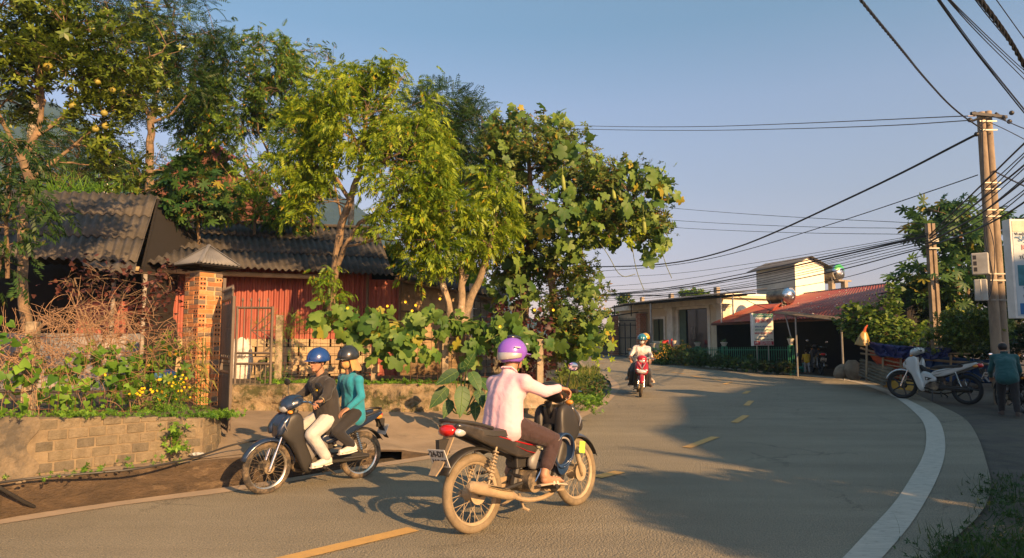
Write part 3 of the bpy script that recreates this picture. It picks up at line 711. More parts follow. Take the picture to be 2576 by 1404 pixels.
# ---- steel water tank on a stand ----
def water_tank(name, label, c, axis, Rr, L, stand, group=None):
    t = thing(name, label, 'water tank', (c[0], c[1], c[2] - Rr - .3), group=group); return t
tk = thing('water_tank', 'upright stainless steel tank glinting between the trees at left', 'water tank', P(270, 410, 21)); a = P(270, 405, 21); rr = .17
tb = MB(); q = P(270, 375, 21); rr = 14 / F * 21
prof = [(0, a.z), (rr, a.z)] + [(rr + .01 * (i % 2), a.z + (q.z - a.z) * .85 * i / 12) for i in range(1, 13)] + [(rr * .9, a.z + (q.z - a.z) * .93), (rr * .35, q.z), (rr * .3, q.z + .06), (0, q.z + .06)]
tb.lathe(prof, (a.x, a.y, 0), n=24); tb.build('tank_body', steel, tk, smooth=True)
st_ = MB(); st_.torus((a.x, a.y, a.z - .03), (0, 0, 1), rr * 1.2, .03)
for i in range(4): q = math.pi / 4 + i * math.pi / 2; st_.tube([(a.x + rr * 1.1 * math.cos(q), a.y + rr * 1.1 * math.sin(q), a.z - .03), (a.x + rr * 1.3 * math.cos(q), a.y + rr * 1.3 * math.sin(q), 1)], .03, 5)
st_.build('stand', steel, tk)
# fertiliser sack, white board, orange tool, bundles
sackm = pm('white_sack', (.70, .66, .60), .7, col2=(.58, .54, .48), scale=6, bump=.01, bscale=20)
inkm = pm('sack_ink', (.08, .07, .07), .8)
sk = thing('fertiliser_sack', 'plump white woven fertiliser sack standing behind the barred gate', 'sack', P(606, 945, 13.3)); c = P(606, 905, 13.3); zb, zt = P(606, 952, 13.3).z, P(606, 852, 13.3).z; H = zt - zb
sb = MB()
def skf(s, t):
    q = 2 * math.pi * s; r = .19 * (1 - .35 * max(0, t - .8) / .2) * (.9 + .25 * math.sin(math.pi * min(1, t * 1.05))); r *= 1 + .05 * math.sin(3 * q + 5 * t) + .05 * nz(math.cos(q) + t * 3, math.sin(q), 1.5)
    return Vector((c.x + r * math.cos(q) * 1.05, c.y + r * .75 * math.sin(q), zb + H * t + (.03 * math.sin(4 * q) if t == 1 else 0)))
sb.grid(skf, 36, 18); sb.build('sack', sackm, sk, smooth=True)
text_obj('sack_text', 'UREA', .09, inkm, (c.x + .07, c.y - .175, zb + H * .55), Matrix.Rotation(R(90), 3, 'X') @ Matrix.Rotation(R(4), 3, 'Z'), sk)
bd = thing('sheet_board', 'pale sheet coloured dim for shade, leaning behind the vine covered wire fence', 'board', P(180, 960, 10.6)); bb = MB()
a0, a1 = P(-60, 1000, 10.3), P(325, 1000, 11.0); zt = P(200, 838, 10.6).z
bb.wallpoly([(a0.x, a0.y, .62), (a1.x, a1.y, .62), (a1.x, a1.y + .25, zt), (a0.x, a0.y + .25, zt)], (0, .02, 0)); bb.build('board', pm('board_shaded', (.17, .18, .19), .7, col2=(.10, .11, .12), scale=1.6, grime=(.32, .27, .22), gscale=1.2), bd)  # dim grey-blue puts shade into the pale sheet's colour
oc = thing('plastic_chair', 'orange plastic stool with a blue bag beside the brick pillar', 'stool', P(428, 930, 10.4)); om = pm('orange_plastic', (.62, .13, .03), .5); ob = MB(); c = P(428, 935, 10.4)
ob.lathe([(.16, .0), (.13, .16), (.09, .28), (.12, .36), (.14, .38), (0, .39)], (c.x, c.y, .66), n=14); ob.build('seat', om, oc, smooth=True)
bbg = MB(); c = P(418, 950, 10.2); bbg.grid(lambda s, t: Vector((c.x + .2 * (s - .5) * 2 * math.sin(math.pi * (.15 + .7 * t)), c.y - .1 * math.sin(math.pi * s) * math.sin(math.pi * t) + .02 * nz(s * 3, t * 3), c.z - .12 + .24 * t + .02 * nz(s * 4, t * 2, 1, 3))), 14, 10)
tag(bbg.build('plastic_bag', pm('blue_bag', (.10, .24, .42), .4), smooth=True, solid=.01), 'crumpled light blue plastic bag lying by the orange stool', 'bag')
# water hose along the ledge and a loose pipe on the kerb
hose = pm('black_hose', (.03, .028, .026), .5)
hm = MB(); pts = [Pz(u, v, z) for u, v, z in [(-350, 1275, .31), (0, 1213, .315), (110, 1200, .315), (240, 1190, .315), (350, 1180, .315), (470, 1157, .33), (530, 1138, .36), (580, 1120, .40), (630, 1110, .42), (672, 1108, .40)]]
hm.tube(smooth_line(pts, 2), .0105, 8); tag(hm.build('water_hose', hose, smooth=True), 'black water hose lying on the ledge below the block wall', 'hose')
pmm = MB(); pmm.tube([Pz(-60, 1200, .33), Pz(0, 1228, .27), Pz(60, 1262, .12), Pz(92, 1278, .03)], .016, 8); pmm.cyl(Pz(84, 1274, .04), Pz(95, 1280, .02), .022)
tag(pmm.build('pipe', hose, smooth=True), 'short dark pipe sloping over the kerb down to the road', 'pipe')
cb = MB(); c = Pz(497, 1143, .34); cb.grid(lambda a, b: c + Vector(((b - .5) * .15 + .012 * nz(a * 5, b * 4, 1, 2), .028 * math.cos(6.283 * a) * (.5 + .5 * math.sin(3.1 * b)) + .02 * nz(a * 4, b * 6, 1), .022 * math.sin(6.283 * a) * (.5 + .5 * math.sin(3.1 * b)) + .015 * nz(a * 7, b * 5, 1, 5))), 14, 12); tag(cb.build('crushed_bottle', pm('clear_plastic', (.42, .42, .40), .15), smooth=True), 'crushed clear plastic bottle on the kerb ledge', 'bottle')
# small drift of litter and pebbles on the ledge
for i in range(16):
    s = random.random(); u = 40 + s * 460; pb = MB(); c = Pz(u, 1214 - s * 60 + random.uniform(-1, 3), .305); r_ = random.uniform(.008, .02)
    pb.ell(c, (r_, r_ * .8, r_ * .6), n=8, m=5); tag(pb.build('pebble', mortar_m, smooth=True), 'small pale pebble on the ledge under the block wall', 'pebble', 'pebbles on the kerb ledge')
# tall concrete utility poles behind the trees
for (u, vt, vb, y, w_, lab) in [(88, 248, 560, 19, .30, 'weathered concrete utility pole behind the pomelo tree'), (884, 500, 720, 24, .26, 'grey concrete utility pole rising behind the long shed')]:
    m_ = MB(); a = P(u, vt, y); m_.tube([(a.x, y, .8), (a.x, y, a.z)], [w_ * .6, w_ * .42], 8); tag(m_.build('utility_pole', post_m), lab, 'utility pole')
# ================= HILLS =================
hill_m = pm('forest_hill', (0.035, 0.06, 0.025), 1.0, col2=(0.018, 0.034, 0.016), scale=.05, bump=3.0, bscale=.12)
def hill(pts, d, thick=150, lab=None):
    hb = MB(); n_ = 110
    def at(s):
        x = s * (len(pts) - 1); i = min(len(pts) - 2, int(x)); f = x - i; f = f * f * (3 - 2 * f) * .5 + f * .5
        return pts[i][0] * (1 - f) + pts[i + 1][0] * f, pts[i][1] * (1 - f) + pts[i + 1][1] * f
    def fn(s, t):
        u, v = at(s); p = P(u, v, d); q = abs(t - .5) * 2; h = (p.z) * (1 - q ** 1.35)
        y = d + (t - .5) * 2 * thick; x = p.x * y / d if t < .5 else p.x * (y / d)
        nn = noise.fractal(Vector((x * .012, y * .012, 5)), 1.0, 2.1, 5)
        return Vector((x + 14 * nn, y + 10 * nn, h * (1 + .16 * nn * q) + 5 * noise.noise(Vector((x * .06, y * .06, 1))) * (.3 + q) - 3 * q))
    hb.grid(fn, n_, 40); return tag(hb.build('hill', hill_m, smooth=True), kind='structure')
hill([(-900, 700), (-600, 420), (-300, 280), (-60, 215), (60, 232), (140, 262), (225, 322), (300, 392), (370, 450), (440, 560), (520, 700), (600, 860)], 620, 170)
hill([(560, 860), (640, 700), (720, 560), (800, 492), (850, 486), (905, 512), (955, 566), (1010, 632), (1060, 690), (1120, 740), (1180, 790), (1240, 862)], 700, 160)
hill([(1120, 862), (1180, 800), (1215, 738), (1238, 706), (1262, 722), (1300, 770), (1360, 812), (1460, 862)], 820, 140)

# ================= RIGHT SIDE BUILDINGS =================
cream = pm('cream_wall', (0.68, 0.58, 0.39), .85, col2=(0.58, 0.49, 0.33), scale=1.3, grime=(0.30, 0.26, 0.18), gscale=1.0, glo=.55, ghi=.85)
cream_l = pm('cream_trim', (0.76, 0.70, 0.54), .8, col2=(0.55, 0.49, 0.38), scale=3)
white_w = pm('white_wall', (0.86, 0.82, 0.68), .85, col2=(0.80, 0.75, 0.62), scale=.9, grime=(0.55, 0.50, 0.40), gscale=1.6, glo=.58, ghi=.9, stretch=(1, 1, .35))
white_s = pm('white_wall_shaded', (0.42, 0.43, 0.40), .9, col2=(0.34, 0.35, 0.33), scale=1.2, grime=(.28, .29, .27), gscale=.8)  # darker copy of the white wall; shade painted into the tower's side
glass_d = pm('dark_glass', (0.015, 0.016, 0.016), .12, col2=(0.012, 0.012, 0.012))
curtain = pm('curtain', (0.16, 0.17, 0.09), .9, col2=(.10, .11, .06), scale=3, stretch=(8, 8, .3))
tin_dk = pm('tin_dark', (0.11, 0.105, 0.10), .55, col2=(0.085, 0.08, 0.075), scale=2)
red_tin = pm('red_tin', (0.37, 0.075, 0.045), .7, col2=(0.29, 0.055, 0.038), scale=1.2, grime=(0.30, 0.12, 0.075), gscale=1.1)
galv = pm('galvanised', (0.42, 0.41, 0.38), .45, .6, col2=(0.30, 0.29, 0.27), scale=5)
iron = pm('black_iron', (0.022, 0.02, 0.018), .5)
green_i = pm('green_iron', (0.03, 0.22, 0.11), .5, col2=(0.025, 0.15, 0.08), scale=6)
conc = pm('raw_concrete', (0.34, 0.29, 0.22), .95, col2=(0.24, 0.20, 0.155), scale=3, bump=.006)
def brick_mat(name, c1, c2, mc, sc):
    m, n, l, b = new_mat(name); tc = n.new('ShaderNodeTexCoord'); sx = n.new('ShaderNodeSeparateXYZ'); l.new(tc.outputs['Object'], sx.inputs[0])
    ad = n.new('ShaderNodeMath'); ad.operation = 'ADD'; l.new(sx.outputs[0], ad.inputs[0]); l.new(sx.outputs[1], ad.inputs[1])
    cb_ = n.new('ShaderNodeCombineXYZ'); l.new(ad.outputs[0], cb_.inputs[0]); l.new(sx.outputs[2], cb_.inputs[1])
    bt = n.new('ShaderNodeTexBrick'); bt.inputs['Scale'].default_value = sc; bt.inputs['Mortar Size'].default_value = .03; bt.inputs['Color1'].default_value = c4(c1); bt.inputs['Color2'].default_value = c4(c2); bt.inputs['Mortar'].default_value = c4(mc)
    l.new(cb_.outputs[0], bt.inputs['Vector']); l.new(bt.outputs['Color'], b.inputs['Base Color']); b.inputs['Roughness'].default_value = .9
    add_bump(n, l, b, bt.outputs['Fac'], -.006); return m
brickw = brick_mat('house_brick', (.36, .13, .06), (.26, .095, .05), (.40, .30, .20), 2.3)
A0 = Vector((9.7, 31.5, 0)); eL_ = Vector((-.43, .905, 0)).normalized(); oN = Vector((-.905, -.43, 0)).normalized()
def FA(s, out, z): return A0 + eL_ * s + oN * out + Vector((0, 0, z))
def s_of(u, out):
    k = (u - CU) / F; b_ = A0 + oN * out; return (b_.x - k * b_.y) / (k * eL_.y - eL_.x)
def zf(u, v, out): p = FA(s_of(u, out), out, 0); return P(u, v, p.y).z
RZF = math.atan2(eL_.y, eL_.x)
def fbox(mb, u0, u1, z0, z1, out, th):
    a, b = s_of(u0, out), s_of(u1, out); c = FA((a + b) / 2, out - th / 2, (z0 + z1) / 2); mb.box(c, (abs(b - a), th, z1 - z0), rz=RZF)
def sbox(mb, s0, s1, z0, z1, out, th): mb.box(FA((s0 + s1) / 2, out - th / 2, (z0 + z1) / 2), (abs(s1 - s0), th, z1 - z0), rz=RZF)
GZ = .55
hsR = thing('house', 'cream single-storey house with a veranda and tall dark glass doors', 'house', FA(3.5, -1, GZ))
zT = 3.62
dS0, dS1 = s_of(1781, 0), s_of(1706, 0); dzt = zf(1745, 777, 0); wS0, wS1 = s_of(1670, 0), s_of(1642, 0); wz0, wz1 = zf(1655, 858, 0), zf(1655, 803, 0)
wm_ = MB()
sbox(wm_, 0, dS0, GZ, zT, 0, .2); sbox(wm_, dS1, wS0, GZ, zT, 0, .2); sbox(wm_, wS1, 8.2, GZ, zT, 0, .2)
sbox(wm_, dS0, dS1, dzt, zT, 0, .2); sbox(wm_, wS0, wS1, wz1, zT, 0, .2); sbox(wm_, wS0, wS1, GZ, wz0, 0, .2)
wm_.build('wall', cream, hsR)
nB = -oN
sw = MB(); cW = A0 + nB * 2.9 + Vector((0, 0, (GZ + 3.83) / 2)); sw.box(cW + eL_ * .1, (5.4, .2, 3.83 - GZ), rz=math.atan2(nB.y, nB.x)); sw.build('side_wall', white_w, hsR)
bk = MB(); bk.box(A0 + eL_ * 8.2 + nB * 2.8 + Vector((0, 0, 2.1)), (5.4, .2, 3.0), rz=math.atan2(nB.y, nB.x)); bk.box(FA(4, -5.6, 2.1), (8.2, .2, 3), rz=RZF); bk.box(FA(4, -2.8, 3.66), (8.4, 5.6, .12), rz=RZF); bk.build('rear_wall', cream, hsR)
dj = MB()
for a, b in ((dS0 - .16, dS0 + .02), (dS1 - .02, dS1 + .2)): sbox(dj, a, b, GZ, dzt + .02, .05, .12)
sbox(dj, dS0 - .16, dS1 + .2, dzt, dzt + .22, .06, .12); dj.build('door_frame', cream_l, hsR)
dd_ = MB(); sbox(dd_, dS0, dS1, GZ, dzt, -.12, .05); dpan = dd_.build('door', glass_d, hsR)
for u in (1738.5, 1742.5, 1746.5):
    hd = MB(); s_ = s_of(u, -.05); hd.tube([FA(s_, -.05, zf(u, 853, 0)), FA(s_, -.05, zf(u, 822, 0))], .016, 6); hd.build('handle', steel, dpan)
cu_ = MB(); sbox(cu_, dS1 - .5, dS1 - .02, GZ, dzt, -.05, .03); cu_.build('side_curtain', pm('green_curtain', (.10, .14, .09), .9), hsR)
wj = MB(); sbox(wj, wS0 - .12, wS1 + .12, wz1, wz1 + .13, .05, .1); sbox(wj, wS0 - .12, wS1 + .12, wz0 - .13, wz0, .07, .14); sbox(wj, wS0 - .12, wS0, wz0, wz1, .05, .1); sbox(wj, wS1, wS1 + .12, wz0, wz1, .05, .1)
win = wj.build('window_frame', cream_l, hsR); gl_ = MB(); sbox(gl_, wS0, wS1, wz0, wz1, -.08, .03); gl_.build('window_pane', glass_d, win)
ct = MB(); ct.grid(lambda s, t: FA(wS0 + (wS1 - wS0) * (s * .42 if True else 0) + .02, -.04 + .02 * math.sin(s * 40), wz0 + (wz1 - wz0) * t), 40, 1); ct.grid(lambda s, t: FA(wS1 - (wS1 - wS0) * (s * .42) - .02, -.04 + .02 * math.sin(s * 40), wz0 + (wz1 - wz0) * t), 40, 1); ct.build('curtain', curtain, win)
be = MB(); zb_ = zf(1750, 760, .25); sbox(be, -.1, 8.2, 3.28, 3.60, .30, .3); be.build('beam', cream_l, hsR)
for u in (1810, 1684):
    cl = MB(); s_ = s_of(u, .22); sbox(cl, s_ - .22, s_ + .22, GZ, 3.1, .22, .42); sbox(cl, s_ - .27, s_ + .27, 3.1, 3.16, .27, .5); sbox(cl, s_ - .31, s_ + .31, 3.16, 3.24, .31, .56); sbox(cl, s_ - .35, s_ + .35, 3.24, 3.28, .35, .62)
    cl.build('pilaster', cream_l, hsR)
rfm = MB(); f0, f1 = s_of(1849, 1.5), s_of(1560, 1.5)
def rp(s, out, z): return FA(s, out, z)
corr(rfm, rp(f0, 1.5, zf(1846, 737, 1.5)), rp(f1, 1.5, zf(1563, 766, 1.5)), rp(f1, -.4, 3.80), rp(f0, -.4, 3.86), .12, .012, n=6)
corr(rfm, rp(f1 - .3, 1.7, zf(1563, 767, 1.6) - .02), rp(s_of(1528, 1.7), 1.7, zf(1530, 776, 1.7)), rp(s_of(1528, 1.7), 0, 3.6), rp(f1 - .3, 0, 3.68), .12, .012, n=6)
rfm.build('veranda_roof', tin_dk, hsR, smooth=True, solid=.012)
tr = MB(); tr.tube([rp(f0 + .2, 1.42, 3.50), rp(f1, 1.42, 3.50)], .035, 4); tr.tube([rp(f0 + .2, .6, 3.55), rp(f1, .6, 3.55)], .035, 4)
for i in range(9): s_ = f0 + .5 + i * (f1 - f0 - .6) / 8; tr.tube([rp(s_, 1.45, 3.53), rp(s_, -.2, 3.66)], .03, 4)
tr.tube([P(1512, 800, 37.5), P(1606, 785, 35.6)], .03, 4)
for u in (1546, 1588): tr.tube([P(u, 795, 36.6), P(u, 768, 36.6)], .03, 4)
tr.build('roof_frame', iron, hsR)
for u, vb in ((1637, 884), (1814, 812), (1844, 792)):
    po = MB(); out = 1.35; s_ = s_of(u, out); p = FA(s_, out, 0); po.cyl((p.x, p.y, P(u, vb, p.y).z), (p.x, p.y, 3.55), .045 if u < 1700 else .035, n=8); po.build('veranda_post', galv, hsR, smooth=True)
lp = MB(); p = FA(s_of(1790, .4), .12, zf(1790, 772, .2)); lp.cyl(p, p + Vector((0, 0, .16)), .05); lp.cyl(p - oN * .1 + Vector((0, 0, .1)), p + Vector((0, 0, .1)), .02); lp.build('wall_lamp', white_p, hsR)
for u0, u1, vt, vb in ((1610, 1621, 748, 756), (1682, 1695, 739, 748), (1796, 1811, 723, 738)):
    st = MB(); p = P((u0 + u1) / 2, vb, FA(s_of((u0 + u1) / 2, -.6), -.6, 0).y); q = P(u1, vt, p.y); w2 = abs(P(u1, vt, p.y).x - P(u0, vt, p.y).x) * .75; st.box((p.x, p.y, (p.z + q.z) / 2 - .05), (w2, w2, q.z - p.z + .1), rz=RZF); st.build('column_stub', conc, hsR)
# low plinth in front of the veranda
ph = MB(); sbox(ph, -.6, 8.2, .3, GZ + .08, 1.6, 1.8); ph.build('plinth', conc, hsR)
# gate pillars and iron gate left of the house
def bpillar(u0, u1, vt, vb, y, lab):
    a, b = P(u0, vb, y), P(u1, vb, y); wv = (b.x - a.x) * .74; zt = P(u0, vt, y).z; zb = gh(y) - .1; t = thing('gate_pillar', lab, 'pillar', ((a.x + b.x) / 2, y, zb))
    m_ = MB(); m_.box(((a.x + b.x) / 2, y + .2, (zb + zt) / 2), (wv, wv, zt - zb), rz=RZF); m_.build('shaft', brickw, t)
    m_ = MB(); m_.box(((a.x + b.x) / 2, y + .2, zt + .03), (wv + .06, wv + .06, .06), rz=RZF); m_.build('cap', conc, t)
bpillar(1534, 1558, 794, 893, 38.5, 'red brick gate pillar left of the black iron gate'); bpillar(1603, 1628, 788, 890, 36.3, 'sunlit brick gate pillar beside the veranda post')
ig = thing('iron_gate', 'tall black iron gate between two brick pillars', 'gate', P(1575, 893, 38)); im = MB(); a, b = P(1559, 893, 38.3), P(1602, 893, 36.9)
def bars(mb, a, b, vt, vb, n_, r=.012, tip=True):
    for i in range(n_ + 1):
        p = a.lerp(b, i / n_); u = CU + F * p.x / p.y; q0, q1 = P(u, vb, p.y), P(u, vt + (random.uniform(-1, 1) if tip else 0), p.y); mb.tube([(p.x, p.y, q0.z), (p.x, p.y, q1.z)], r, 4)
bars(im, a, b, 800, 893, 16); bars(im, a, b, 812, 893, 3, .035, False)
for v in (806, 818, 850, 890): im.tube([P(1559, v, 38.3), P(1602, v, 36.9)], .025, 4)
im.build('gate_bars', iron, ig)
def picket(lab, pts, vt, vb, mat_, n_, y0, y1, r=.014, cat='fence'):
    t = thing('picket_fence', lab, cat, P(pts[0], vb[0], y0)); m_ = MB(); a, b = P(pts[0], vb[0], y0), P(pts[1], vb[1], y1)
    for i in range(n_ + 1):
        f = i / n_; p = a.lerp(b, f); u = CU + F * p.x / p.y; zt = P(u, vt[0] + (vt[1] - vt[0]) * f, p.y).z; m_.tube([(p.x, p.y, p.z - .05), (p.x, p.y, zt)], r, 4)
    m_.build('picket', mat_, t)['kind'] = 'stuff'
    m_ = MB()
    for k in (.15, .85): m_.tube([P(pts[0], vb[0] + (vt[0] - vb[0]) * k, y0), P(pts[1], vb[1] + (vt[1] - vb[1]) * k, y1)], r * 1.2, 4)
    m_.build('rail', mat_, t)
picket('black iron picket fence beyond the vine covered tree', (1395, 1534), (832, 832), (893, 893), iron, 34, 42, 38.8)
picket('short black picket fence against the sunlit brick pillar', (1612, 1636), (838, 836), (886, 884), iron, 9, 34.6, 33.8)
picket('low green iron fence along the flower bed of the stall', (1640, 1995), (876, 872), (908, 925), green_i, 74, 31.8, 25.4)
pw = MB(); a, b = P(1395, 893, 42), P(1534, 893, 38.7); pw.wallpoly([(a.x, a.y, gh(a.y) - .1), (b.x, b.y, gh(b.y) - .1), (b.x, b.y, P(1534, 880, 38.7).z), (a.x, a.y, P(1395, 880, 42).z)], (.1, .15, 0)); tag(pw.build('plinth_wall', block_m[1]), 'low dark block plinth under the far black fence', 'wall')
# white rooftop box
wb_ = thing('stair_tower', 'tall white stair tower, shade painted grey on one side, with a small tin gable roof', 'tower', (13.8, 33, 3))
N0 = Pz(1999, 662.5, 5.37); N1 = Pz(1902, 678, 5.37); N2 = Pz(2072, 667.5, 5.37); N3 = N1 + (N2 - N0)
def wallq(a, b, z0, z1): return [(a.x, a.y, z0), (b.x, b.y, z0), (b.x, b.y, z1), (a.x, a.y, z1)]
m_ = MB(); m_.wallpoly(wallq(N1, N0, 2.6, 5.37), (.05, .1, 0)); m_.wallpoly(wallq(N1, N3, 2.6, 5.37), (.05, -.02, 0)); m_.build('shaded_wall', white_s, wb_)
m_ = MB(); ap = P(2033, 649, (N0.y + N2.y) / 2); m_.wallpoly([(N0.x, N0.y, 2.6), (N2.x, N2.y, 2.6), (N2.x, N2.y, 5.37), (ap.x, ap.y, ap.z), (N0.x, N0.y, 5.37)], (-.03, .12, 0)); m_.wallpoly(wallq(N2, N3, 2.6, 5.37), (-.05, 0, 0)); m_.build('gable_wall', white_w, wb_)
m_ = MB(); dn = (N1 - N0).normalized(); ov = -dn * .25; sd_ = (N2 - N0).normalized()
rA, rB = ap + ov + Vector((0, 0, .07)), ap + dn * 3.3 + Vector((0, 0, .07))
corr(m_, N0 + ov - sd_ * .35 + Vector((0, 0, -.13)), N1 + dn * .4 - sd_ * .35 + Vector((0, 0, -.13)), rB, rA, .12, .012, n=6); corr(m_, N2 + ov + sd_ * .45 + Vector((0, 0, -.15)), N3 + dn * .4 + sd_ * .45 + Vector((0, 0, -.15)), rB, rA, .12, .012, n=6)
m_.build('roof', tin_dk, wb_, smooth=True, solid=.015)
# lying water tanks
blue_l = pm('tank_blue', (.05, .16, .42), .4); green_l = pm('tank_green', (.06, .42, .10), .4); steel_dirty = pm('steel_dirty', (.30, .26, .20), .45, .7, col2=(.10, .08, .06), scale=3, grime=(.4, .33, .22), gscale=2)
def lying_tank(lab, cu_, cv_, y, Rr, L, labm, txt):
    c = P(cu_, cv_, y); ax = Vector((.45, -.89, 0)).normalized(); t = thing('water_tank', lab, 'water tank', c - Vector((0, 0, Rr + .2)))
    M = Matrix((Vector((ax.y, -ax.x, 0)), Vector((0, 0, 1)), ax)).transposed()
    m_ = MB(); pr = [(Rr, -L)] + [(Rr + .012 * (i % 2), -L + L * i / 14) for i in range(15)]; m_.lathe(pr, c, M, 36); m_.lathe([(0, -L - .06), (Rr * .7, -L - .05), (Rr, -L)], c, M, 36); m_.build('tank_body', steel_dirty, t, smooth=True)
    m_ = MB(); m_.lathe([(Rr * 1.02, -.02), (Rr * 1.02, .02), (Rr * .9, .09), (Rr * .62, .17), (Rr * .36, .20), (Rr * .33, .16), (0, .17)], c, M, 40); m_.build('end_cap', steel, t, smooth=True)
    m_ = MB(); m_.lathe([(Rr * .97, .062), (Rr * .9, .096), (Rr * .62, .176), (Rr * .5, .19)], c, M, 30, arc=(R(20), R(160))); m_.build('label_band', labm, t, smooth=True)
    if txt:
        for i, ch in enumerate(txt):
            a_ = R(140 - i * 21); q = c + M @ Vector((Rr * .76 * math.cos(a_), Rr * .76 * math.sin(a_), .152)); text_obj('tank_letter', ch, Rr * .42, white_p, q, M @ Matrix.Rotation(a_ - math.pi / 2, 3, 'Z'), t)
    m_ = MB(); k = ax * -L * .8; side = Vector((ax.y, -ax.x, 0)) * Rr * .8
    for e in (ax * -.12, k):
        for sg in (1, -1): m_.tube([c + e + side * sg - Vector((0, 0, Rr * .3)), c + e + side * sg - Vector((0, 0, Rr * 1.25))], .035, 4)
        m_.tube([c + e + side - Vector((0, 0, Rr * 1.1)), c + e - side - Vector((0, 0, Rr * 1.1))], .035, 4)
    m_.build('cradle', galv, t); return t, c, ax
lying_tank('dirty steel water tank with a blue ring on its end, lower on the red roof', 1984, 744, 30.0, .37, .95, blue_l, 'VIET')
t2_, c2, ax2 = lying_tank('steel water tank with a green label high on concrete legs', 2109, 685, 34.5, .43, 1.1, green_l, '')
m_ = MB()
for u in (2092, 2124):
    p = P(u, 711, 34.6); m_.box((p.x, p.y, p.z - .6), (.24, .24, 1.4), rz=.45)
p = P(2107, 708, 34.9); m_.box((p.x, p.y, p.z), (.95, .9, .08), rz=.45); m_.build('concrete_leg', conc, t2_)
# bakery stall with the red tin roof
st_ = thing('stall', 'bakery stall with a long rusty red tin roof and dark open front', 'shop', P(1980, 930, 27))
q0, q1, q2 = Pz(1790, 813, 2.38), Pz(1900, 807, 2.38), Pz(2235, 792, 2.38); g0_, g1_, g2_, g3_ = Pz(1896, 768, 3.2), Pz(1961, 764, 3.2), Pz(2012, 740, 3.9), Pz(2240, 713, 3.9)
m_ = MB(); corr(m_, q0, q1, g1_, g0_, .16, .014, n=6); corr(m_, q1, q2, g3_, g2_, .16, .014, n=6)
m_.add([q1, g1_, g2_], [(0, 1, 2)])
m_.build('roof', red_tin, st_, smooth=True, solid=.01)
m_ = MB(); m_.tube([g2_, g3_], .05, 5); m_.tube([g0_, g1_], .04, 5); m_.build('ridge_cap', tin_dk, st_)
m_ = MB()
for i in range(46):
    s, t = random.random(), random.uniform(.1, .9); p = bil(q1, q2, g3_, g2_, s, t) + Vector((0, 0, .03)); m_.ell(p, (.035, .035, .015), n=6, m=4)
m_.build('roof_screw', white_p, st_)['kind'] = 'stuff'
m_ = MB(); dv = Vector((.93, .36, 0)); a, b = q0 + dv * 3.2, q2 + dv * 3.2
m_.wallpoly([(a.x, a.y, .3), (b.x, b.y, .2), (b.x, b.y, 3.6), (a.x, a.y, 2.9)], (.1, .05, 0)); a = q0 + dv * .3; m_.wallpoly([(a.x, a.y, .3), (a.x + dv.x * 3.1, a.y + dv.y * 3.1, .3), (a.x + dv.x * 3.1, a.y + dv.y * 3.1, 2.8), (a.x, a.y, 2.35)], (0, .1, 0))
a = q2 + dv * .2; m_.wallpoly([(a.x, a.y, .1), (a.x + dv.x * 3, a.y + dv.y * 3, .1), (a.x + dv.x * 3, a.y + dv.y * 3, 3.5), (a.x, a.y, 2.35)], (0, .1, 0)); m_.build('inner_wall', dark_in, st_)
m_ = MB(); m_.tube([q0 + Vector((0, 0, -.06)), q2 + Vector((0, 0, -.06))], .05, 4); m_.build('eave_beam', brown_sheet, st_)
aw = MB(); a0, a1 = P(1948, 787, 25.2), P(2160, 812, 20.8)
for i in range(4): d_ = Vector((.5, .3, 0)) * i * .35; aw.box(((a0 + a1) / 2 + d_ + Vector((0, 0, .02 * i))), ((a1 - a0).length, .2, .03), M=Matrix(((a1 - a0).normalized(), Vector((0, 0, 1)).cross((a1 - a0).normalized()), Vector((0, 0, 1)))).transposed())
aw.build('awning_plank', wood_old, st_)
for u, vt, vb, y in ((2001, 792, 934, 24.0), (2116, 808, 925, 22.4)):
    po = MB(); a, b = P(u, vt, y), P(u, vb, y); po.cyl((a.x, y, gh(y)), a, .03, n=6); po.build('awning_post', galv, st_)
po = MB(); po.cyl(P(1975, 790, 24.8), P(1990, 850, 24.6), .022, n=6); po.build('awning_strut', galv, st_)
# bakery sign
sg = thing('shop_sign', 'tall bakery sign with green header, red lettering and a phone number strip', 'sign', P(1921, 915, 26)); SY = 26.0
sa, sb_ = P(1896.5, 869, SY), P(1947, 869, SY); stp = P(1896.5, 789, SY).z; SW, SH = sb_.x - sa.x, stp - sa.z
sbx = MB(); sbx.box(((sa.x + sb_.x) / 2, SY + .06, (sa.z + stp) / 2), (SW, .12, SH)); sbx.build('panel', pm('sign_cream', (.74, .71, .58), .5, col2=(.66, .66, .58), scale=2), sg)
fm_ = MB(); fm_.box((sa.x - .03, SY + .05, (sa.z + stp) / 2), (.06, .16, SH + .04)); fm_.build('side_frame', white_p, sg)
MX = Matrix.Rotation(R(90), 3, 'X'); scx = (sa.x + sb_.x) / 2; fy = SY - .004
sgreen = pm('sign_green', (.02, .26, .13), .5); sred = pm('sign_red', (.55, .02, .03), .5); snavy = pm('sign_navy', (.03, .06, .20), .5); sdark = pm('sign_dark', (.06, .09, .05), .5); sdred = pm('sign_darkred', (.42, .02, .05), .5)
hd_ = MB(); zz = lambda f: stp - SH * f
top_ = [(sa.x + .01, fy, zz(.005)), (sb_.x - .005, fy, zz(.005)), (sb_.x - .005, fy, zz(.125))] + [(sb_.x - SW * i / 10, fy, zz(.10 + .022 * math.sin(math.pi * i / 10 + 0.5))) for i in range(1, 10)] + [(sa.x + .01, fy, zz(.10))]
hd_.wallpoly(top_, (0, .003, 0)); hd_.build('header', sgreen, sg)
ft_ = MB(); ft_.box((scx, fy, (zz(.868) + zz(.985)) / 2), (SW - .02, .004, SH * .117)); ft_.build('phone_strip', sdred, sg)
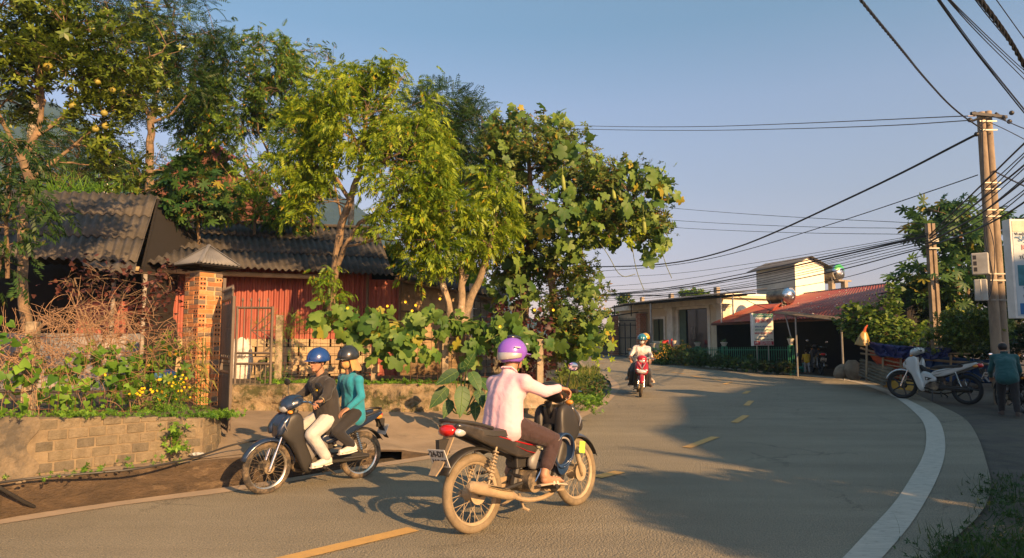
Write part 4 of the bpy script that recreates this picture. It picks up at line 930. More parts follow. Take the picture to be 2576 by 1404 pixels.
for (s_, f_, h_, mt, wd) in [('TIỆM BÁNH CÔ OANH', .065, .052, white_p, .86), ('BÁNH SINH NHẬT', .235, .125, sred, .84), ('BÁNH MÌ, BÁNH NGỌT', .415, .052, snavy, .84), ('BÁNH BAO, PIZZA', .515, .055, sgreen, .84), ('BÁNH MÌ MẬT ONG', .62, .058, sred, .88), ('HAMBURGER', .72, .048, snavy, .45), ('TRÀ SỮA - CHÈ THẬP CẨM', .82, .048, sdark, .88)]:
    o_ = text_obj('sign_text', s_, SH * h_ * 1.35, mt, (scx, fy - .004, zz(f_)), MX, sg, bold=SH * h_ * .03)
    xs_ = [v_.co.x for v_ in o_.data.vertices]; w_ = max(xs_) - min(xs_); k_ = SW * wd / w_; mx = (max(xs_) + min(xs_)) / 2
    for v_ in o_.data.vertices: v_.co.x = mx + (v_.co.x - mx) * k_
text_obj('sign_text', 'ĐT:', SH * .085, white_p, (sa.x + SW * .15, fy - .006, zz(.927)), MX, sg, bold=.002)
text_obj('sign_text', '0977082305', SH * .053, white_p, (sa.x + SW * .60, fy - .006, zz(.902)), MX, sg, sx=1.35, bold=.0015); text_obj('sign_text', '0327693293', SH * .053, white_p, (sa.x + SW * .60, fy - .006, zz(.955)), MX, sg, sx=1.35, bold=.0015)
for u in (1904, 1933): po = MB(); p = P(u, 869, SY + .08); po.cyl((p.x, p.y, gh(SY)), p, .02, n=6); po.build('sign_post', galv, sg)
# pots on green stands
potm = pm('white_pot', (.62, .57, .48), .8, col2=(.5, .45, .37), scale=8)
aloe_m = leaf_mat('aloe', (.05, .10, .045), (.12, .19, .09), transl=.1)
def pot(u, vt, vb, y, wpx, lab, stand=True, plant='spiky', vbase=None):
    c = P(u, vb, y); zt = P(u, vt, y).z; r_ = wpx / F * y / 2; t = thing('potted_plant', lab, 'potted plant', (c.x, c.y, c.z)); h_ = zt - c.z
    m_ = MB(); m_.lathe([(0, 0), (r_ * .5, 0), (r_ * .62, h_ * .15), (r_ * .9, h_ * .75), (r_ * 1.05, h_ * .85), (r_ * 1.05, h_), (r_ * .85, h_), (r_ * .8, h_ * .8), (0, h_ * .8)], c, n=16); m_.build('pot', potm, t, smooth=True)
    lf = MB()
    for i in range(22 if plant == 'spiky' else 60):
        a_ = random.uniform(0, 6.28); el = random.uniform(.3, 1.3); L = r_ * random.uniform(.9, 1.5) * (1 if plant == 'spiky' else .55); d_ = Vector((math.cos(a_) * math.cos(el), math.sin(a_) * math.cos(el), math.sin(el))); b_ = c + Vector((math.cos(a_) * r_ * (.2 if plant == 'spiky' else random.random() * .8), math.sin(a_) * r_ * .3, h_ * .85)); sd = d_.cross(Vector((0, 0, 1))).normalized() * L * .12
        lf.add([b_ - sd, b_ + sd, b_ + d_ * L * .6 + sd * .7, b_ + d_ * L, b_ + d_ * L * .6 - sd * .7], [(0, 1, 2, 3, 4)])
    lf.build('leaves', aloe_m, t, fixn=False)
    if stand:
        s = thing('plant_stand', lab.replace(lab.split(' on ')[0], 'green iron stand under the ' + ' '.join(lab.split(' on ')[0].split()[:4])) if ' on ' in lab else 'green iron plant stand', 'plant stand', (c.x, c.y, gh(y)), group=None)
        m_ = MB(); zb = gh(y); hw_ = r_ * .62
        for sx in (-1, 1):
            for sy in (-1, 1): m_.tube([(c.x + sx * hw_, c.y + sy * hw_, zb), (c.x + sx * hw_, c.y + sy * hw_, c.z - .01)], .016, 4)
        for z in (c.z - .02, zb + (c.z - zb) * .35): 
            for sx in (-1, 1): m_.tube([(c.x - hw_, c.y + sx * hw_, z), (c.x + hw_, c.y + sx * hw_, z)], .014, 4); m_.tube([(c.x + sx * hw_, c.y - hw_, z), (c.x + sx * hw_, c.y + hw_, z)], .014, 4)
        m_.build('stand_frame', green_i, s)
pot(1643.5, 864, 874, 32.5, 15, 'small white bowl of low greens on stand near the veranda post', plant='low')
pot(1696, 857, 871, 33.0, 11, 'white pot with a spiky aloe by the veranda window', stand=False)
pot(1755, 862, 871, 30.6, 17, 'shallow white bowl with dry brown sprigs on stand before the glass doors', plant='low')
pot(1821.5, 861, 871, 28.6, 17, 'shallow bowl with a grey-green succulent on stand left of the bakery sign')
pot(1989.5, 852, 868, 24.4, 16, 'square cream pot with a leafy plant on tall stand beside the awning post')
# red chair
rc_ = thing('chair', 'small red chair with violet frame on the veranda', 'chair', P(1676, 878, 33.2)); m_ = MB(); c = P(1676, 878, 33.2)
for sx in (-1, 1):
    for sy in (-1, 1): m_.tube([(c.x + .16 * sx, c.y + .16 * sy, c.z - .05), (c.x + .16 * sx, c.y + .16 * sy, c.z + (.2 if sy < 0 else .42))], .02, 5)
m_.build('frame', pm('violet_frame', (.22, .16, .55), .5), rc_); m_ = MB(); m_.box((c.x, c.y + .13, c.z + .34), (.30, .03, .22)); m_.box((c.x, c.y, c.z + .2), (.32, .3, .03)); m_.build('seat', pm('red_plastic', (.6, .03, .03), .45), rc_, bevel=.01)
ex = MB(); c = P(1690.5, 873, 33.1); ex.lathe([(0, 0), (.07, 0), (.07, .3), (.04, .36), (.02, .40), (0, .4)], c, n=12); tag(ex.build('red_canister', MATS['red_plastic'], smooth=True), 'small red canister between the red chair and the aloe pot', 'canister')

# ---- makeshift pen of bamboo, tarps and sheets on the right ----
bamboo = pm('bamboo', (.38, .27, .15), .7, col2=(.24, .165, .09), scale=7, stretch=(.4, .4, .4))
tarp_b = pm('blue_tarp', (.022, .028, .12), .5, col2=(.014, .018, .085), scale=3, bump=.012, bscale=16)
tarp_o = pm('orange_tarp', (.62, .11, .025), .6, col2=(.42, .07, .02), scale=3, bump=.01, bscale=12)
pen = thing('bamboo_pen', 'makeshift bamboo rail pen behind the parked white motorbike', 'fence', P(2300, 950, 18.3))
m_ = MB()
for (u0, v0, y0, u1, v1, y1, r_) in [(2165, 876, 19.6, 2222, 893, 19.0, .03), (2165, 889, 19.5, 2310, 905, 18.4, .03), (2222, 905, 19, 2295, 920, 18.4, .025), (2232, 918, 18.9, 2290, 928, 18.3, .02), (2235, 926, 18.9, 2288, 938, 18.3, .02), (2300, 902, 18.4, 2500, 917, 16.6, .035), (2330, 925, 18, 2372, 932, 17.6, .025), (2225, 933, 19, 2290, 945, 18.4, .022), (2380, 889, 17.6, 2440, 890, 17, .02), (2350, 941, 17.8, 2376, 944, 17.5, .02), (2200, 940, 19, 2300, 957, 18.4, .02)]:
    m_.tube([P(u0, v0, y0), P((u0 + u1) / 2, (v0 + v1) / 2 + random.uniform(-1, 1.5), (y0 + y1) / 2), P(u1, v1, y1)], r_, 6)
m_.build('rail', bamboo, pen, smooth=True)
for (u, vt, vb, y) in [(2180, 862, 960, 19.2), (2266, 900, 955, 18.6), (2221, 890, 960, 18.95), (2392, 893, 960, 17.5), (2498, 890, 975, 16.6)]: m_ = MB(); m_.tube([P(u, vt, y), P(u, vb, y)], .028, 6); m_.build('post', bamboo, pen, smooth=True)
def cloth(name, lab, pts, mat_, cat, sag=.06, n_=36, m2=12, fold=.05, group=None):
    mb = MB(); tl, tr_, br_, bl_ = [P(*p) for p in pts]
    def fn(s, t):
        p = bil(tl, tr_, br_, bl_, s, t); f = noise.noise(Vector((s * 7, t * 2.2, len(lab)))) ; f2 = noise.noise(Vector((s * 16 + t * 5, t * 4, 3)))
        return p + Vector((0, -fold * (f * 1.6 + .6 * f2) * 2, -sag * math.sin(math.pi * s) * (.4 + t) + .05 * f * t * 2))
    mb.grid(fn, n_, m2); return tag(mb.build(name, mat_, smooth=True, solid=.008), lab, cat, group)
cloth('tarpaulin', 'dark blue tarpaulin draped over the top rail of the pen', [(2180, 858, 19.3), (2300, 872, 18.3), (2296, 896, 18.25), (2215, 894, 18.9)], tarp_b, 'tarpaulin', fold=.09)
cloth('tarpaulin', 'blue tarpaulin stretched behind the white motorbike headlight', [(2300, 872, 18.2), (2394, 874, 17.4), (2385, 896, 17.4), (2296, 897, 18.2)], tarp_b, 'tarpaulin', fold=.08)
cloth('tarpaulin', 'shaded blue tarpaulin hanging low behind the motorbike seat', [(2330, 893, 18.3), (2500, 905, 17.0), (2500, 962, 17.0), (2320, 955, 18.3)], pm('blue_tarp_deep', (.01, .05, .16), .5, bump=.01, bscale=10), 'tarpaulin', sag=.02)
cloth('tarpaulin', 'orange tarpaulin lit by the sun behind the bamboo rails', [(2186, 880, 19.4), (2292, 894, 18.7), (2290, 950, 18.7), (2230, 955, 19.0)], tarp_o, 'tarpaulin', sag=.02, fold=.06)
yb = MB(); a, b = P(2226, 958, 18.6), P(2300, 964, 18.0); yb.wallpoly([P(2226, 956, 18.6), P(2300, 962, 18.0), P(2300, 985, 17.9), P(2228, 975, 18.5)], (.05, .25, 0)); tag(yb.build('crate', pm('yellow_crate', (.55, .30, .03), .6, col2=(.42, .22, .03)), bevel=.02), 'low yellow crate by the front wheel of the white motorbike', 'crate')
cs = MB(); corr(cs, P(2161, 945, 19.6), P(2164, 902, 19.9), P(2247, 925, 18.7), P(2225, 972, 18.0), .155, .028, n=8); tag(cs.build('roofing_sheet', pm('mossy_sheet', (.22, .175, .11), .95, col2=(.11, .09, .06), scale=3, bump=.01, grime=(.07, .065, .04), gscale=2), smooth=True, solid=.01), 'mossy corrugated roofing sheet leaning on its side at the road edge', 'roofing sheet')
burlap = pm('burlap', (.27, .215, .145), .95, col2=(.16, .125, .085), scale=5, bump=.01, bscale=40)
def sack(u0, u1, vt, vb, y, lean, lab):
    c = P((u0 + u1) / 2, vb, y); H = P(u0, vt, y).z - c.z; rx = (u1 - u0) / F * y / 2; mb = MB()
    def fn(s, t):
        q = 2 * math.pi * s; r = math.sin(math.pi * (.08 + .86 * t)) ** .55; w_ = 1 + .10 * noise.noise(Vector((math.cos(q) * 1.5, math.sin(q) * 1.5, t * 3 + y))) + .05 * math.sin(5 * q + 8 * t) + .07 * noise.noise(Vector((math.cos(q) * 5, math.sin(q) * 5, t * 9 + y)))
        return Vector((c.x + rx * r * w_ * math.cos(q) + lean * t, c.y + rx * .8 * r * w_ * math.sin(q), c.z - .02 + H * t))
    mb.grid(fn, 32, 18); tag(mb.build('sack', burlap, smooth=True), lab, 'sack', 'sacks at the road edge')
sack(2092, 2134, 914, 951, 20.3, .16, 'bulging burlap sack leaning at the left end of the roadside heap'); sack(2128, 2172, 904, 955, 20.0, -.05, 'upright burlap sack between the other sack and the roofing sheet')
# hanging bag
hb_ = thing('hanging_bag', 'translucent yellow plastic bag hanging by an orange handle from the vines', 'bag', P(2172, 868, 19.3)); c = P(2170, 868, 19.3); zt = P(2180, 832, 19.3).z; mb = MB()
mb.grid(lambda s, t: Vector((c.x + .06 * t + (.19 * (1 - t) ** .6 + .02) * math.cos(6.283 * s) * (1 + .12 * math.sin(5 * 6.283 * s + 3 * t)), c.y + (.10 * (1 - t) ** .6 + .015) * math.sin(6.283 * s), c.z + (zt - c.z) * t + (.02 * math.cos(6.283 * s * 2) if t == 0 else 0))), 30, 10); mb.ell((c.x, c.y, c.z + .02), (.18, .1, .05)); mb.build('bag_body', pm('yellow_bag', (.42, .27, .05), .35, col2=(.30, .17, .04), scale=9), hb_, smooth=True)
mb = MB(); mb.tube([(c.x + .05, c.y, zt - .06), (c.x + .10, c.y, zt + .08), P(2182, 818, 19.3)], [.045, .03, .02], 6); mb.build('handle', tarp_o, hb_, smooth=True)
# boulders along the planting bed
rockm = pm('rock', (.34, .26, .17), .95, col2=(.2, .155, .10), scale=6, bump=.02, bscale=14)
for i in range(22):
    f = i / 21; u = 1840 + 150 * f; v = 921 + 14 * f + random.uniform(-1, 1); p = Pg(u, v); r_ = random.uniform(.10, .2); mb = MB()
    def rk(s, t, p=p, r_=r_):
        q = 6.283 * s; w_ = 1 + .35 * noise.noise(Vector((math.cos(q), math.sin(q), t * 2 + p.x))); th_ = math.pi * t; return Vector((p.x + r_ * 1.1 * w_ * math.sin(th_) * math.cos(q), p.y + .3 + r_ * w_ * math.sin(th_) * math.sin(q), p.z + .04 + r_ * .7 * w_ * math.cos(th_)))
    mb.grid(rk, 12, 8); tag(mb.build('rock', rockm, smooth=True), 'pale rock in the row edging the flower bed', 'rock', 'rocks edging the flower bed')
# billboard cut by the frame
bb_ = thing('billboard', 'tall printed billboard at the right edge of the picture', 'billboard', P(2640, 840, 12.6)); y = 12.6; a, b = P(2556, 801, y), P(2700, 801, y); zt, zb = P(2560, 551, y).z, P(2560, 801, y).z
m_ = MB(); m_.box(((a.x + b.x) / 2, y + .1, (zt + zb) / 2), (b.x - a.x, .2, zt - zb)); m_.build('frame', white_p, bb_, bevel=.01)
zz = lambda v: P(2560, v, y).z
for (v0, v1, mt) in [(556, 583, pm('bill_top', (.72, .58, .46), .6)), (584.5, 795, pm('bill_pale', (.46, .53, .56), .6, col2=(.40, .47, .50)))]:
    m_ = MB(); m_.box(((a.x + b.x) / 2, y - .004, (zz(v0) + zz(v1)) / 2), (b.x - a.x - .08, .006, zz(v0) - zz(v1))); m_.build('poster', mt, bb_)
m_ = MB(); m_.box(((a.x + b.x) / 2 + .02, y - .010, (zz(667) + zz(719)) / 2), (b.x - a.x - .14, .004, zz(667) - zz(719))); m_.build('poster_photo', pm('bill_teal', (.015, .12, .16), .6, col2=(.05, .22, .28), scale=9), bb_)
m_ = MB(); m_.box(((a.x + b.x) / 2 + .02, y - .010, (zz(763) + zz(791)) / 2), (b.x - a.x - .14, .004, zz(763) - zz(791))); m_.build('poster_band', pm('bill_blue', (.02, .14, .36), .6), bb_)
bt1, bt2, bt3 = pm('ink_dark', (.06, .08, .12), .6), pm('ink_blue', (.03, .16, .36), .6), pm('ink_red', (.50, .16, .18), .6)
xl = a.x + .07
for s_, v, sz, mt, dx in [('Vì một S', 589, .075, bt1, 0), ('“SẠC', 602, .135, bt2, 0), ('KH', 623, .14, bt3, .11), ('V', 636, .13, bt3, .2), ('TỪ N', 648, .09, bt1, .06), ('FOR A', 745, .062, bt1, .09), ('F', 755, .055, bt1, .19), ('n', 778, .2, white_p, .17)]:
    text_obj('billboard_text', s_, sz, mt, (xl + dx, y - .014, zz(v)), MX, bb_, align='LEFT', bold=.002)
m_ = MB(); m_.grid(lambda s, t: Vector((a.x + .16 + .16 * s + .3 * t * .2, y - .016, zz(722) - (zz(722) - zz(737)) * t)), 1, 1); m_.build('poster_pump', bt2, bb_)
m_ = MB(); m_.box((b.x - .3, y + .1, (zb + 0) / 2), (.1, .1, zb)); m_.build('billboard_post', galv, bb_)
# ================= POLES AND WIRES =================
pole_m = pm('pole_concrete', (.36, .28, .19), .92, col2=(.25, .19, .13), scale=2.5, bump=.004, bscale=60, grime=(.16, .12, .085), gscale=3, stretch=(1, 1, .3))
PY = 16.4
def cpole(u_t, v_t, u_b, y, r0, r1, lab):
    a = P(u_t, v_t, y); t = thing('utility_pole', lab, 'utility pole', (a.x, y, gh(y))); m_ = MB(); b = P(u_b, 811, y); x0 = a.x
    m_.tube([(x0, y, gh(y) - .1), (x0, y, a.z)], [r1, r0], 20); m_.build('shaft', pole_m, t, smooth=True); return t, Vector((x0, y, a.z))
pA, topA = cpole(2467, 283, 2494, PY, .088, .125, 'left pole of the tall concrete pair carrying the cables'); pB, topB = cpole(2484, 281, 2515, PY + .1, .088, .125, 'right pole of the tall concrete pair with cable brackets')
for v in (308, 330, 462, 478, 530, 546, 690, 706, 755):
    m_ = MB(); z = P(2480, v, PY).z; m_.box((topA.x + .10, PY - .10, z), (.42, .02, .03)); m_.build('steel_band', pm('band', (.32, .31, .28), .5, .6), pA)
m_ = MB(); z = topA.z; m_.box((topA.x + .10, PY - .14, z - .12), (1.1, .06, .07), rz=.25); m_.tube([(topA.x - .4, PY - .2, z - .30), (topA.x + .05, PY - .14, z - .12)], .03, 5); m_.tube([(topA.x + .6, PY, z - .2), (topA.x + .3, PY - .1, z - .05)], .03, 5); m_.build('crossarm', iron, pA)
m_ = MB()
for dx, dz in ((-.42, -.26), (-.30, -.10), (.62, -.08), (.55, -.30), (-.28, -.62)): m_.ell((topA.x + dx, PY - .2, z + dz), (.06, .05, .06), n=10, m=6)
m_.build('insulator', iron, pA, smooth=True)
mbx = thing('meter_box', 'white open-fronted electricity meter box on the pole, upper of two', 'meter box', P(2462, 691, PY - .3)); zt, zb = P(2462, 637, PY - .3).z, P(2462, 691, PY - .3).z
m_ = MB(); c = P(2466, 664, PY - .3); m_.box(c, (.20, .34, zt - zb), rz=.9); m_.build('box_body', pm('meter_grey', (.52, .50, .44), .6), mbx, bevel=.02)
for k in range(3): m_ = MB(); cc = P(2451 + k * 1.5, 648 + k * 15, PY - .42); m_.box(cc, (.07, .02, .10), rz=-.5); m_.build('meter_window', iron, mbx)
mbx2 = thing('meter_box', 'white electricity meter box lower on the pole above the hedge', 'meter box', P(2468, 756, PY - .3)); m_ = MB(); c = P(2468, 730, PY - .3); m_.box(c, (.16, .26, P(2468, 703, PY).z - P(2468, 756, PY).z), rz=.9); m_.build('box_body', pm('meter_grey', (.52, .50, .44), .6), mbx2, bevel=.02)
m_ = MB(); c = P(2468, 730, PY - .45); m_.box(c, (.02, .02, .5)); m_.build('box_seam', galv, mbx2)
sq, tq = P(2339, 563, 21), P(2354, 815, 21); t3 = thing('utility_pole', 'square grooved concrete pole among the papaya leaves', 'utility pole', (sq.x, 21, gh(21))); m_ = MB()
for dx in (-.085, .085): m_.add([(sq.x + dx - .05, 20.9, gh(21)), (sq.x + dx + .05, 20.9, gh(21)), (sq.x + dx + .05, 21.1, gh(21)), (sq.x + dx - .05, 21.1, gh(21)), (sq.x + dx * .8 - .045, 20.92, sq.z), (sq.x + dx * .8 + .045, 20.92, sq.z), (sq.x + dx * .8 + .045, 21.08, sq.z), (sq.x + dx * .8 - .045, 21.08, sq.z)], [(0, 1, 5, 4), (1, 2, 6, 5), (2, 3, 7, 6), (3, 0, 4, 7), (4, 5, 6, 7)])
m_.box((sq.x, 21.02, (gh(21) + sq.z) / 2), (.12, .08, sq.z - gh(21))); m_.build('shaft', pole_m, t3)
m_ = MB()
for v in (603, 607, 625): m_.box((sq.x, 20.86, P(2339, v, 20.9).z), (.32, .03, .04))
m_.build('steel_band', MATS['band'], t3)
rubber = pm('cable_black', (.018, .017, .016), .5); alu = pm('cable_alu', (.16, .13, .11), .5, .4)
def cable(lab, pts, r, mat_=rubber, twist=False, group='overhead cables', it=3):
    pp = [P(u, v, y) for u, v, y in pts]; pp = smooth_line(pp, it); mb = MB()
    if twist:
        L = 0; out = [[], [], []]; rs = resample(pp, int(sum((b - a).length for a, b in zip(pp, pp[1:])) / .035))
        for i, p in enumerate(rs):
            t = (rs[min(i + 1, len(rs) - 1)] - rs[max(0, i - 1)]).normalized(); a = t.cross(Vector((0, 0, 1))).normalized(); b = t.cross(a)
            for k in range(3): q = i * .42 + k * 2.094; out[k].append(p + (a * math.cos(q) + b * math.sin(q)) * r * .55)
        for k in range(3): mb.tube(out[k], r * .55, 5)
    else: mb.tube(pp, r, 5)
    return tag(mb.build('power_cable', mat_, smooth=True), lab, 'cable', group)
cable('thick twisted cable rising steeply from the tall pole to the top of the picture', [(2472, 326, PY - .1), (2398, 276, 14), (2317, 187, 11), (2269, 126, 9), (2164, 0, 7), (2040, -160, 5.4)], .017, twist=True)
cable('thickest twisted cable across the top right corner', [(2660, 330, 9), (2576, 163, 7.6), (2540, 100, 7), (2503, 48, 6.4), (2466, 0, 6), (2380, -110, 5)], .023, twist=True)
for i, (du, r_) in enumerate([(0, .010), (7, .006), (3, .006)]):
    cable('thin cable of the loose bundle sloping down right of the tall pole', [(2640 + du, 362, 12), (2576 + du, 284 - i * 2, 11), (2450 + du, 127, 9), (2358 + du, 0, 7.4), (2300, -90, 6)], r_, group='corner cables')
for i, (du, dv) in enumerate([(0, 0), (4, -4), (-3, 6)]): cable('slack cable crossing the upper right corner', [(2640, 245 + dv * 4, 12), (2576, 186 + dv * 2, 11), (2470 + du, 86 + dv, 9), (2386 + du, 0, 7.4), (2330, -70, 6)], .007, group='corner cables')
for i in range(3): cable('cable beside the thickest twisted cable', [(2640, 230 + i * 25, 11), (2576, 150 + i * 12, 10), (2520 + i * 6, 84, 9), (2452 + i * 5, 0, 8), (2400, -80, 7)], .007, group='corner cables')
cable('lone cable at the far top right corner', [(2640, 180, 11), (2576, 97, 10), (2507, 0, 9), (2470, -50, 8)], .007)
cable('upper of two long bare wires leading left from the pole top', [(2455, 292, PY), (2420, 292, PY), (2250, 300, 19), (2000, 311, 23), (1750, 320, 28), (1480, 318, 34), (1220, 306, 40), (900, 290, 46)], .014, alu)
cable('lower of two long bare wires leading left from the pole top', [(2448, 302, PY), (2420, 304, PY), (2250, 316, 19), (2000, 324, 23), (1750, 329, 28), (1480, 326, 34), (1190, 316, 40), (900, 304, 46)], .014, alu)
cable('heavy black cable sweeping down left from the tall pole', [(2462, 336, PY - .1), (2438, 347, PY), (2260, 440, 19), (2075, 527, 22), (1950, 585, 25), (1850, 625, 28), (1740, 655, 31), (1640, 668, 34), (1545, 671, 37), (1400, 672, 41)], .032)
cable('thinner black cable running below the heavy one', [(2460, 440, PY - .1), (2380, 468, 17), (2100, 562, 21), (1850, 638, 26), (1700, 668, 30), (1545, 680, 35), (1380, 690, 40)], .014)
for v0, v1, v2 in ((524, 547, 560), (555, 568, 574), (573, 583, 589)): cable('thin wire crossing the clear sky behind the vine tree', [(1500, v0 - 18, 36), (1690, v0, 33), (1900, (v0 + v1) / 2 + 5, 29), (2100, v1 + 5, 25), (2290, v2, 22), (2335, v2 + 5, 21)], .010, group='thin sky wires')
for i, (v0, vm1, vm2, ve, r_) in enumerate([(592, 640, 683, 742, .020), (594, 646, 692, 743, .030), (599, 652, 697, 745, .014), (604, 660, 706, 748, .011), (611, 668, 712, 752, .012), (618, 674, 716, 757, .012), (590, 634, 672, 722, .010), (586, 628, 662, 698, .010), (622, 684, 722, 744, .020), (606, 656, 700, 730, .008), (640, 708, 735, 740, .012)]):
    cable('cable in the dense bundle over the house and stall roofs', [(2338, v0, 21 - .02 * i), (2310, v0 + 5, 21.2), (2100, vm1, 24.3), (1900, vm2, 28.5), (1700, (vm2 + ve) / 2 + 10, 33), (1520, ve, 38), (1380, ve + 3, 42)], r_, group='cables over the stall roofs')
for i in range(10):
    v0 = 592 + i * 3; va = 455 + i * 12 + (i % 3) * 6; vb = 352 + i * 16 + (i % 2) * 9
    cable('cable strung from the square pole past the tall pair to the right edge', [(2338, v0, 20.8), (2400, (v0 + va) / 2 + 8, 18.5), (2468, va + 12, PY - .25), (2576, vb + 8, 13.5), (2680, vb - 85, 11)], .012 if i % 3 else .02, group='cables beside the tall poles')
cable('upper frayed service wire leaving the tall poles to the right', [(2490, 290, PY), (2530, 304, 15.5), (2576, 324, 14.5), (2650, 350, 13)], .012, alu); cable('middle frayed service wire leaving the tall poles to the right', [(2490, 308, PY), (2530, 326, 15.5), (2576, 350, 14.5), (2650, 390, 13)], .010, alu)
cable('twisted pale wire leaving the right pole at mid height', [(2500, 430, PY), (2535, 448, 15.5), (2576, 468, 14.5), (2650, 500, 13)], .018, alu, twist=True)
cable('loop of slack cable hanging down the left pole', [(2470, 300, PY - .2), (2474, 420, PY - .2), (2476, 560, PY - .25), (2480, 620, PY - .3), (2492, 660, PY - .3), (2498, 700, PY - .3), (2492, 740, PY - .3), (2484, 756, PY - .3)], .014)
cable('second slack cable curling beside the meter boxes', [(2484, 560, PY - .2), (2496, 590, PY - .25), (2504, 640, PY - .3), (2500, 700, PY - .35), (2488, 735, PY - .35), (2482, 752, PY - .3)], .010)
cable('slack service wire dropping over the red stall roof', [(1816, 727, 30), (1850, 742, 28.5), (1900, 766, 27), (1947, 784, 26), (2010, 800, 24.5)], .012)
# ================= FOLIAGE =================
def tmpl(verts, faces): return np.array(verts, dtype=np.float32), faces
def leaflet(cx, cy, cz, dx, dy, dz, L, W, curl=.15):
    """rhombic leaflet starting at c going along d"""
    d = np.array([dx, dy, dz], float); d /= np.linalg.norm(d); s = np.cross(d, [0, 0, 1]); s = s / (np.linalg.norm(s) + 1e-6)
    c = np.array([cx, cy, cz]); dn = np.array([0, 0, -1.0])
    return [c, c + d * L * .45 + s * W * .5 + dn * curl * L * .2, c + d * L + dn * curl * L, c + d * L * .45 - s * W * .5 + dn * curl * L * .2]
def T_pinnate(n=6, L=.24, ll=.085, lw=.030, droop=.5):
    v = []
    for i in range(n):
        t = (i + .8) / n; x = L * t; z = -droop * L * t * t
        for sg in (-1, 1): v += leaflet(x, 0, z, .45, sg * .8, -.25 - .5 * droop, ll * (1.05 - .4 * abs(t - .45)), lw)
    v += leaflet(L, 0, -droop * L, 1, 0, -.6, ll, lw)
    V = np.array(v, np.float32); return V, np.arange(len(V)).reshape(-1, 4)
def T_whorl(n=6, ll=.10, lw=.045, el=.35):
    v = []
    for i in range(n):
        a = 2 * math.pi * i / n + random.uniform(-.3, .3); e = el + random.uniform(-.3, .3); v += leaflet(0, 0, 0, math.cos(a), math.sin(a), e, ll * random.uniform(.8, 1.15), lw)
    V = np.array(v, np.float32); return V, np.arange(len(V)).reshape(-1, 4)
def T_lobed(r=.11, lobes=5, depth=.32, cup=.12, droop=.3):
    """palmate lobed leaf as a fan of quads"""
    pts = []; m = lobes * 4
    for i in range(m + 1):
        a = -math.pi * .86 + 2 * math.pi * .86 * i / m; k = abs(math.cos(lobes * .5 * (a / .86) * 1.0 + (math.pi / 2 if lobes % 2 == 0 else 0)))
        rr = r * (1 - depth * (1 - k) ** 1.0) * (.78 + .22 * math.cos(a)); pts.append((rr * math.cos(a) + r * .25, rr * math.sin(a), -cup * rr - droop * max(0, rr * math.cos(a)) ** 2 / r))
    v, f = [(r * .2, 0, 0)] + pts, []
    for i in range(0, m - 1, 2): f.append((0, i + 1, i + 2, i + 3))
    return np.array(v, np.float32), np.array(f)
def T_heart(r=.05, cup=.2):
    a = [(0, 0, 0), (-.25, .55, -.05), (.25, .85, -.12), (.95, .45, -.12), (1.55, 0, -.35), (.95, -.45, -.12), (.25, -.85, -.12), (-.25, -.55, -.05)]
    v = np.array([(x * r, y * r, z * r * (cup * 5)) for x, y, z in a] + [(.5 * r, 0, .02 * r)], np.float32)
    return v, np.array([(0, 1, 2, 8), (8, 2, 3, 4), (8, 4, 5, 6), (0, 8, 6, 7)])
def T_blade(L=.25, W=.012, bend=.5):
    v = []; 
    for i in range(4): t = i / 3; v += [(t * L * .35 + bend * L * t * t * .6, -W * (1 - t), L * (t - .35 * bend * t * t)), (t * L * .35 + bend * L * t * t * .6, W * (1 - t) + .0005, L * (t - .35 * bend * t * t))]
    return np.array(v, np.float32), np.array([(2 * i, 2 * i + 1, 2 * i + 3, 2 * i + 2) for i in range(3)])
def unit(a): return a / (np.linalg.norm(a, axis=-1, keepdims=True) + 1e-9)
def scatter(T, Ppos, D, S, roll=.6, flat=0.0):
    """instances of template T at Ppos (n,3), main axis D, size S; template z turned towards world up with random roll"""
    V, Fq = T; n = len(Ppos); D = unit(D); up = np.tile(np.array([[0, 0, 1.0]]), (n, 1)) + RNG.normal(0, roll, (n, 3)) * (1 - flat)
    Y = unit(np.cross(up, D)); Z = np.cross(D, Y)
    M = np.stack([D, Y, Z], axis=2)                      # columns
    W = np.einsum('nij,kj->nki', M, V) * S[:, None, None] + Ppos[:, None, :]
    k = len(V); Fa = (Fq[None, :, :] + (np.arange(n) * k)[:, None, None]).reshape(-1, Fq.shape[1])
    return W.reshape(-1, 3), Fa
def join(parts):
    vs, fs, o = [], [], 0
    for v, f in parts: vs.append(v); fs.append(f + o); o += len(v)
    return np.concatenate(vs), np.concatenate(fs)
def lumpy(p, s, seed): return np.array([noise.noise(Vector((a[0] * s + seed, a[1] * s, a[2] * s))) for a in p])
def blob_points(blobs, dens, seed, gap=.0, gs=1.3, inner=.55):
    """blobs: (u, v, ru, rv, Y, depth-radius m); returns cluster centres and outward directions"""
    out, dirs = [], []
    for (u, v, ru, rv, y, rd) in blobs:
        c = np.array(P(u, v, y)); rx, rz = ru / F * y, rv / F * y; n = int(dens * (rx * rz + rx * rd + rz * rd) * 2.4) + 4
        d = unit(RNG.normal(0, 1, (n, 3))); rr = RNG.random(n) ** (1 / 3) * (1 - inner) + inner; rr *= RNG.choice([1, 1, 1, 1.12], n); q = c + d * rr[:, None] * np.array([rx, rd, rz]); out.append(q); dirs.append(d)
    p = np.concatenate(out); d = np.concatenate(dirs)
    if gap > -1:
        k = lumpy(p, gs, seed) > gap - .28; p, d = p[k], d[k]
    return p, d
def limb_path(a, b, bend=.12, n=6):
    L = (b - a).length; return [a.lerp(b, i / n) + Vector((noise.noise(Vector((i * .7, a.x * 3, b.z))), noise.noise(Vector((i * .7, b.x, 7))), .5 * noise.noise(Vector((i * .9, b.x, 17))) + .35 * math.sin(math.pi * i / n))) * L * bend * math.sin(math.pi * i / n) for i in range(n + 1)]
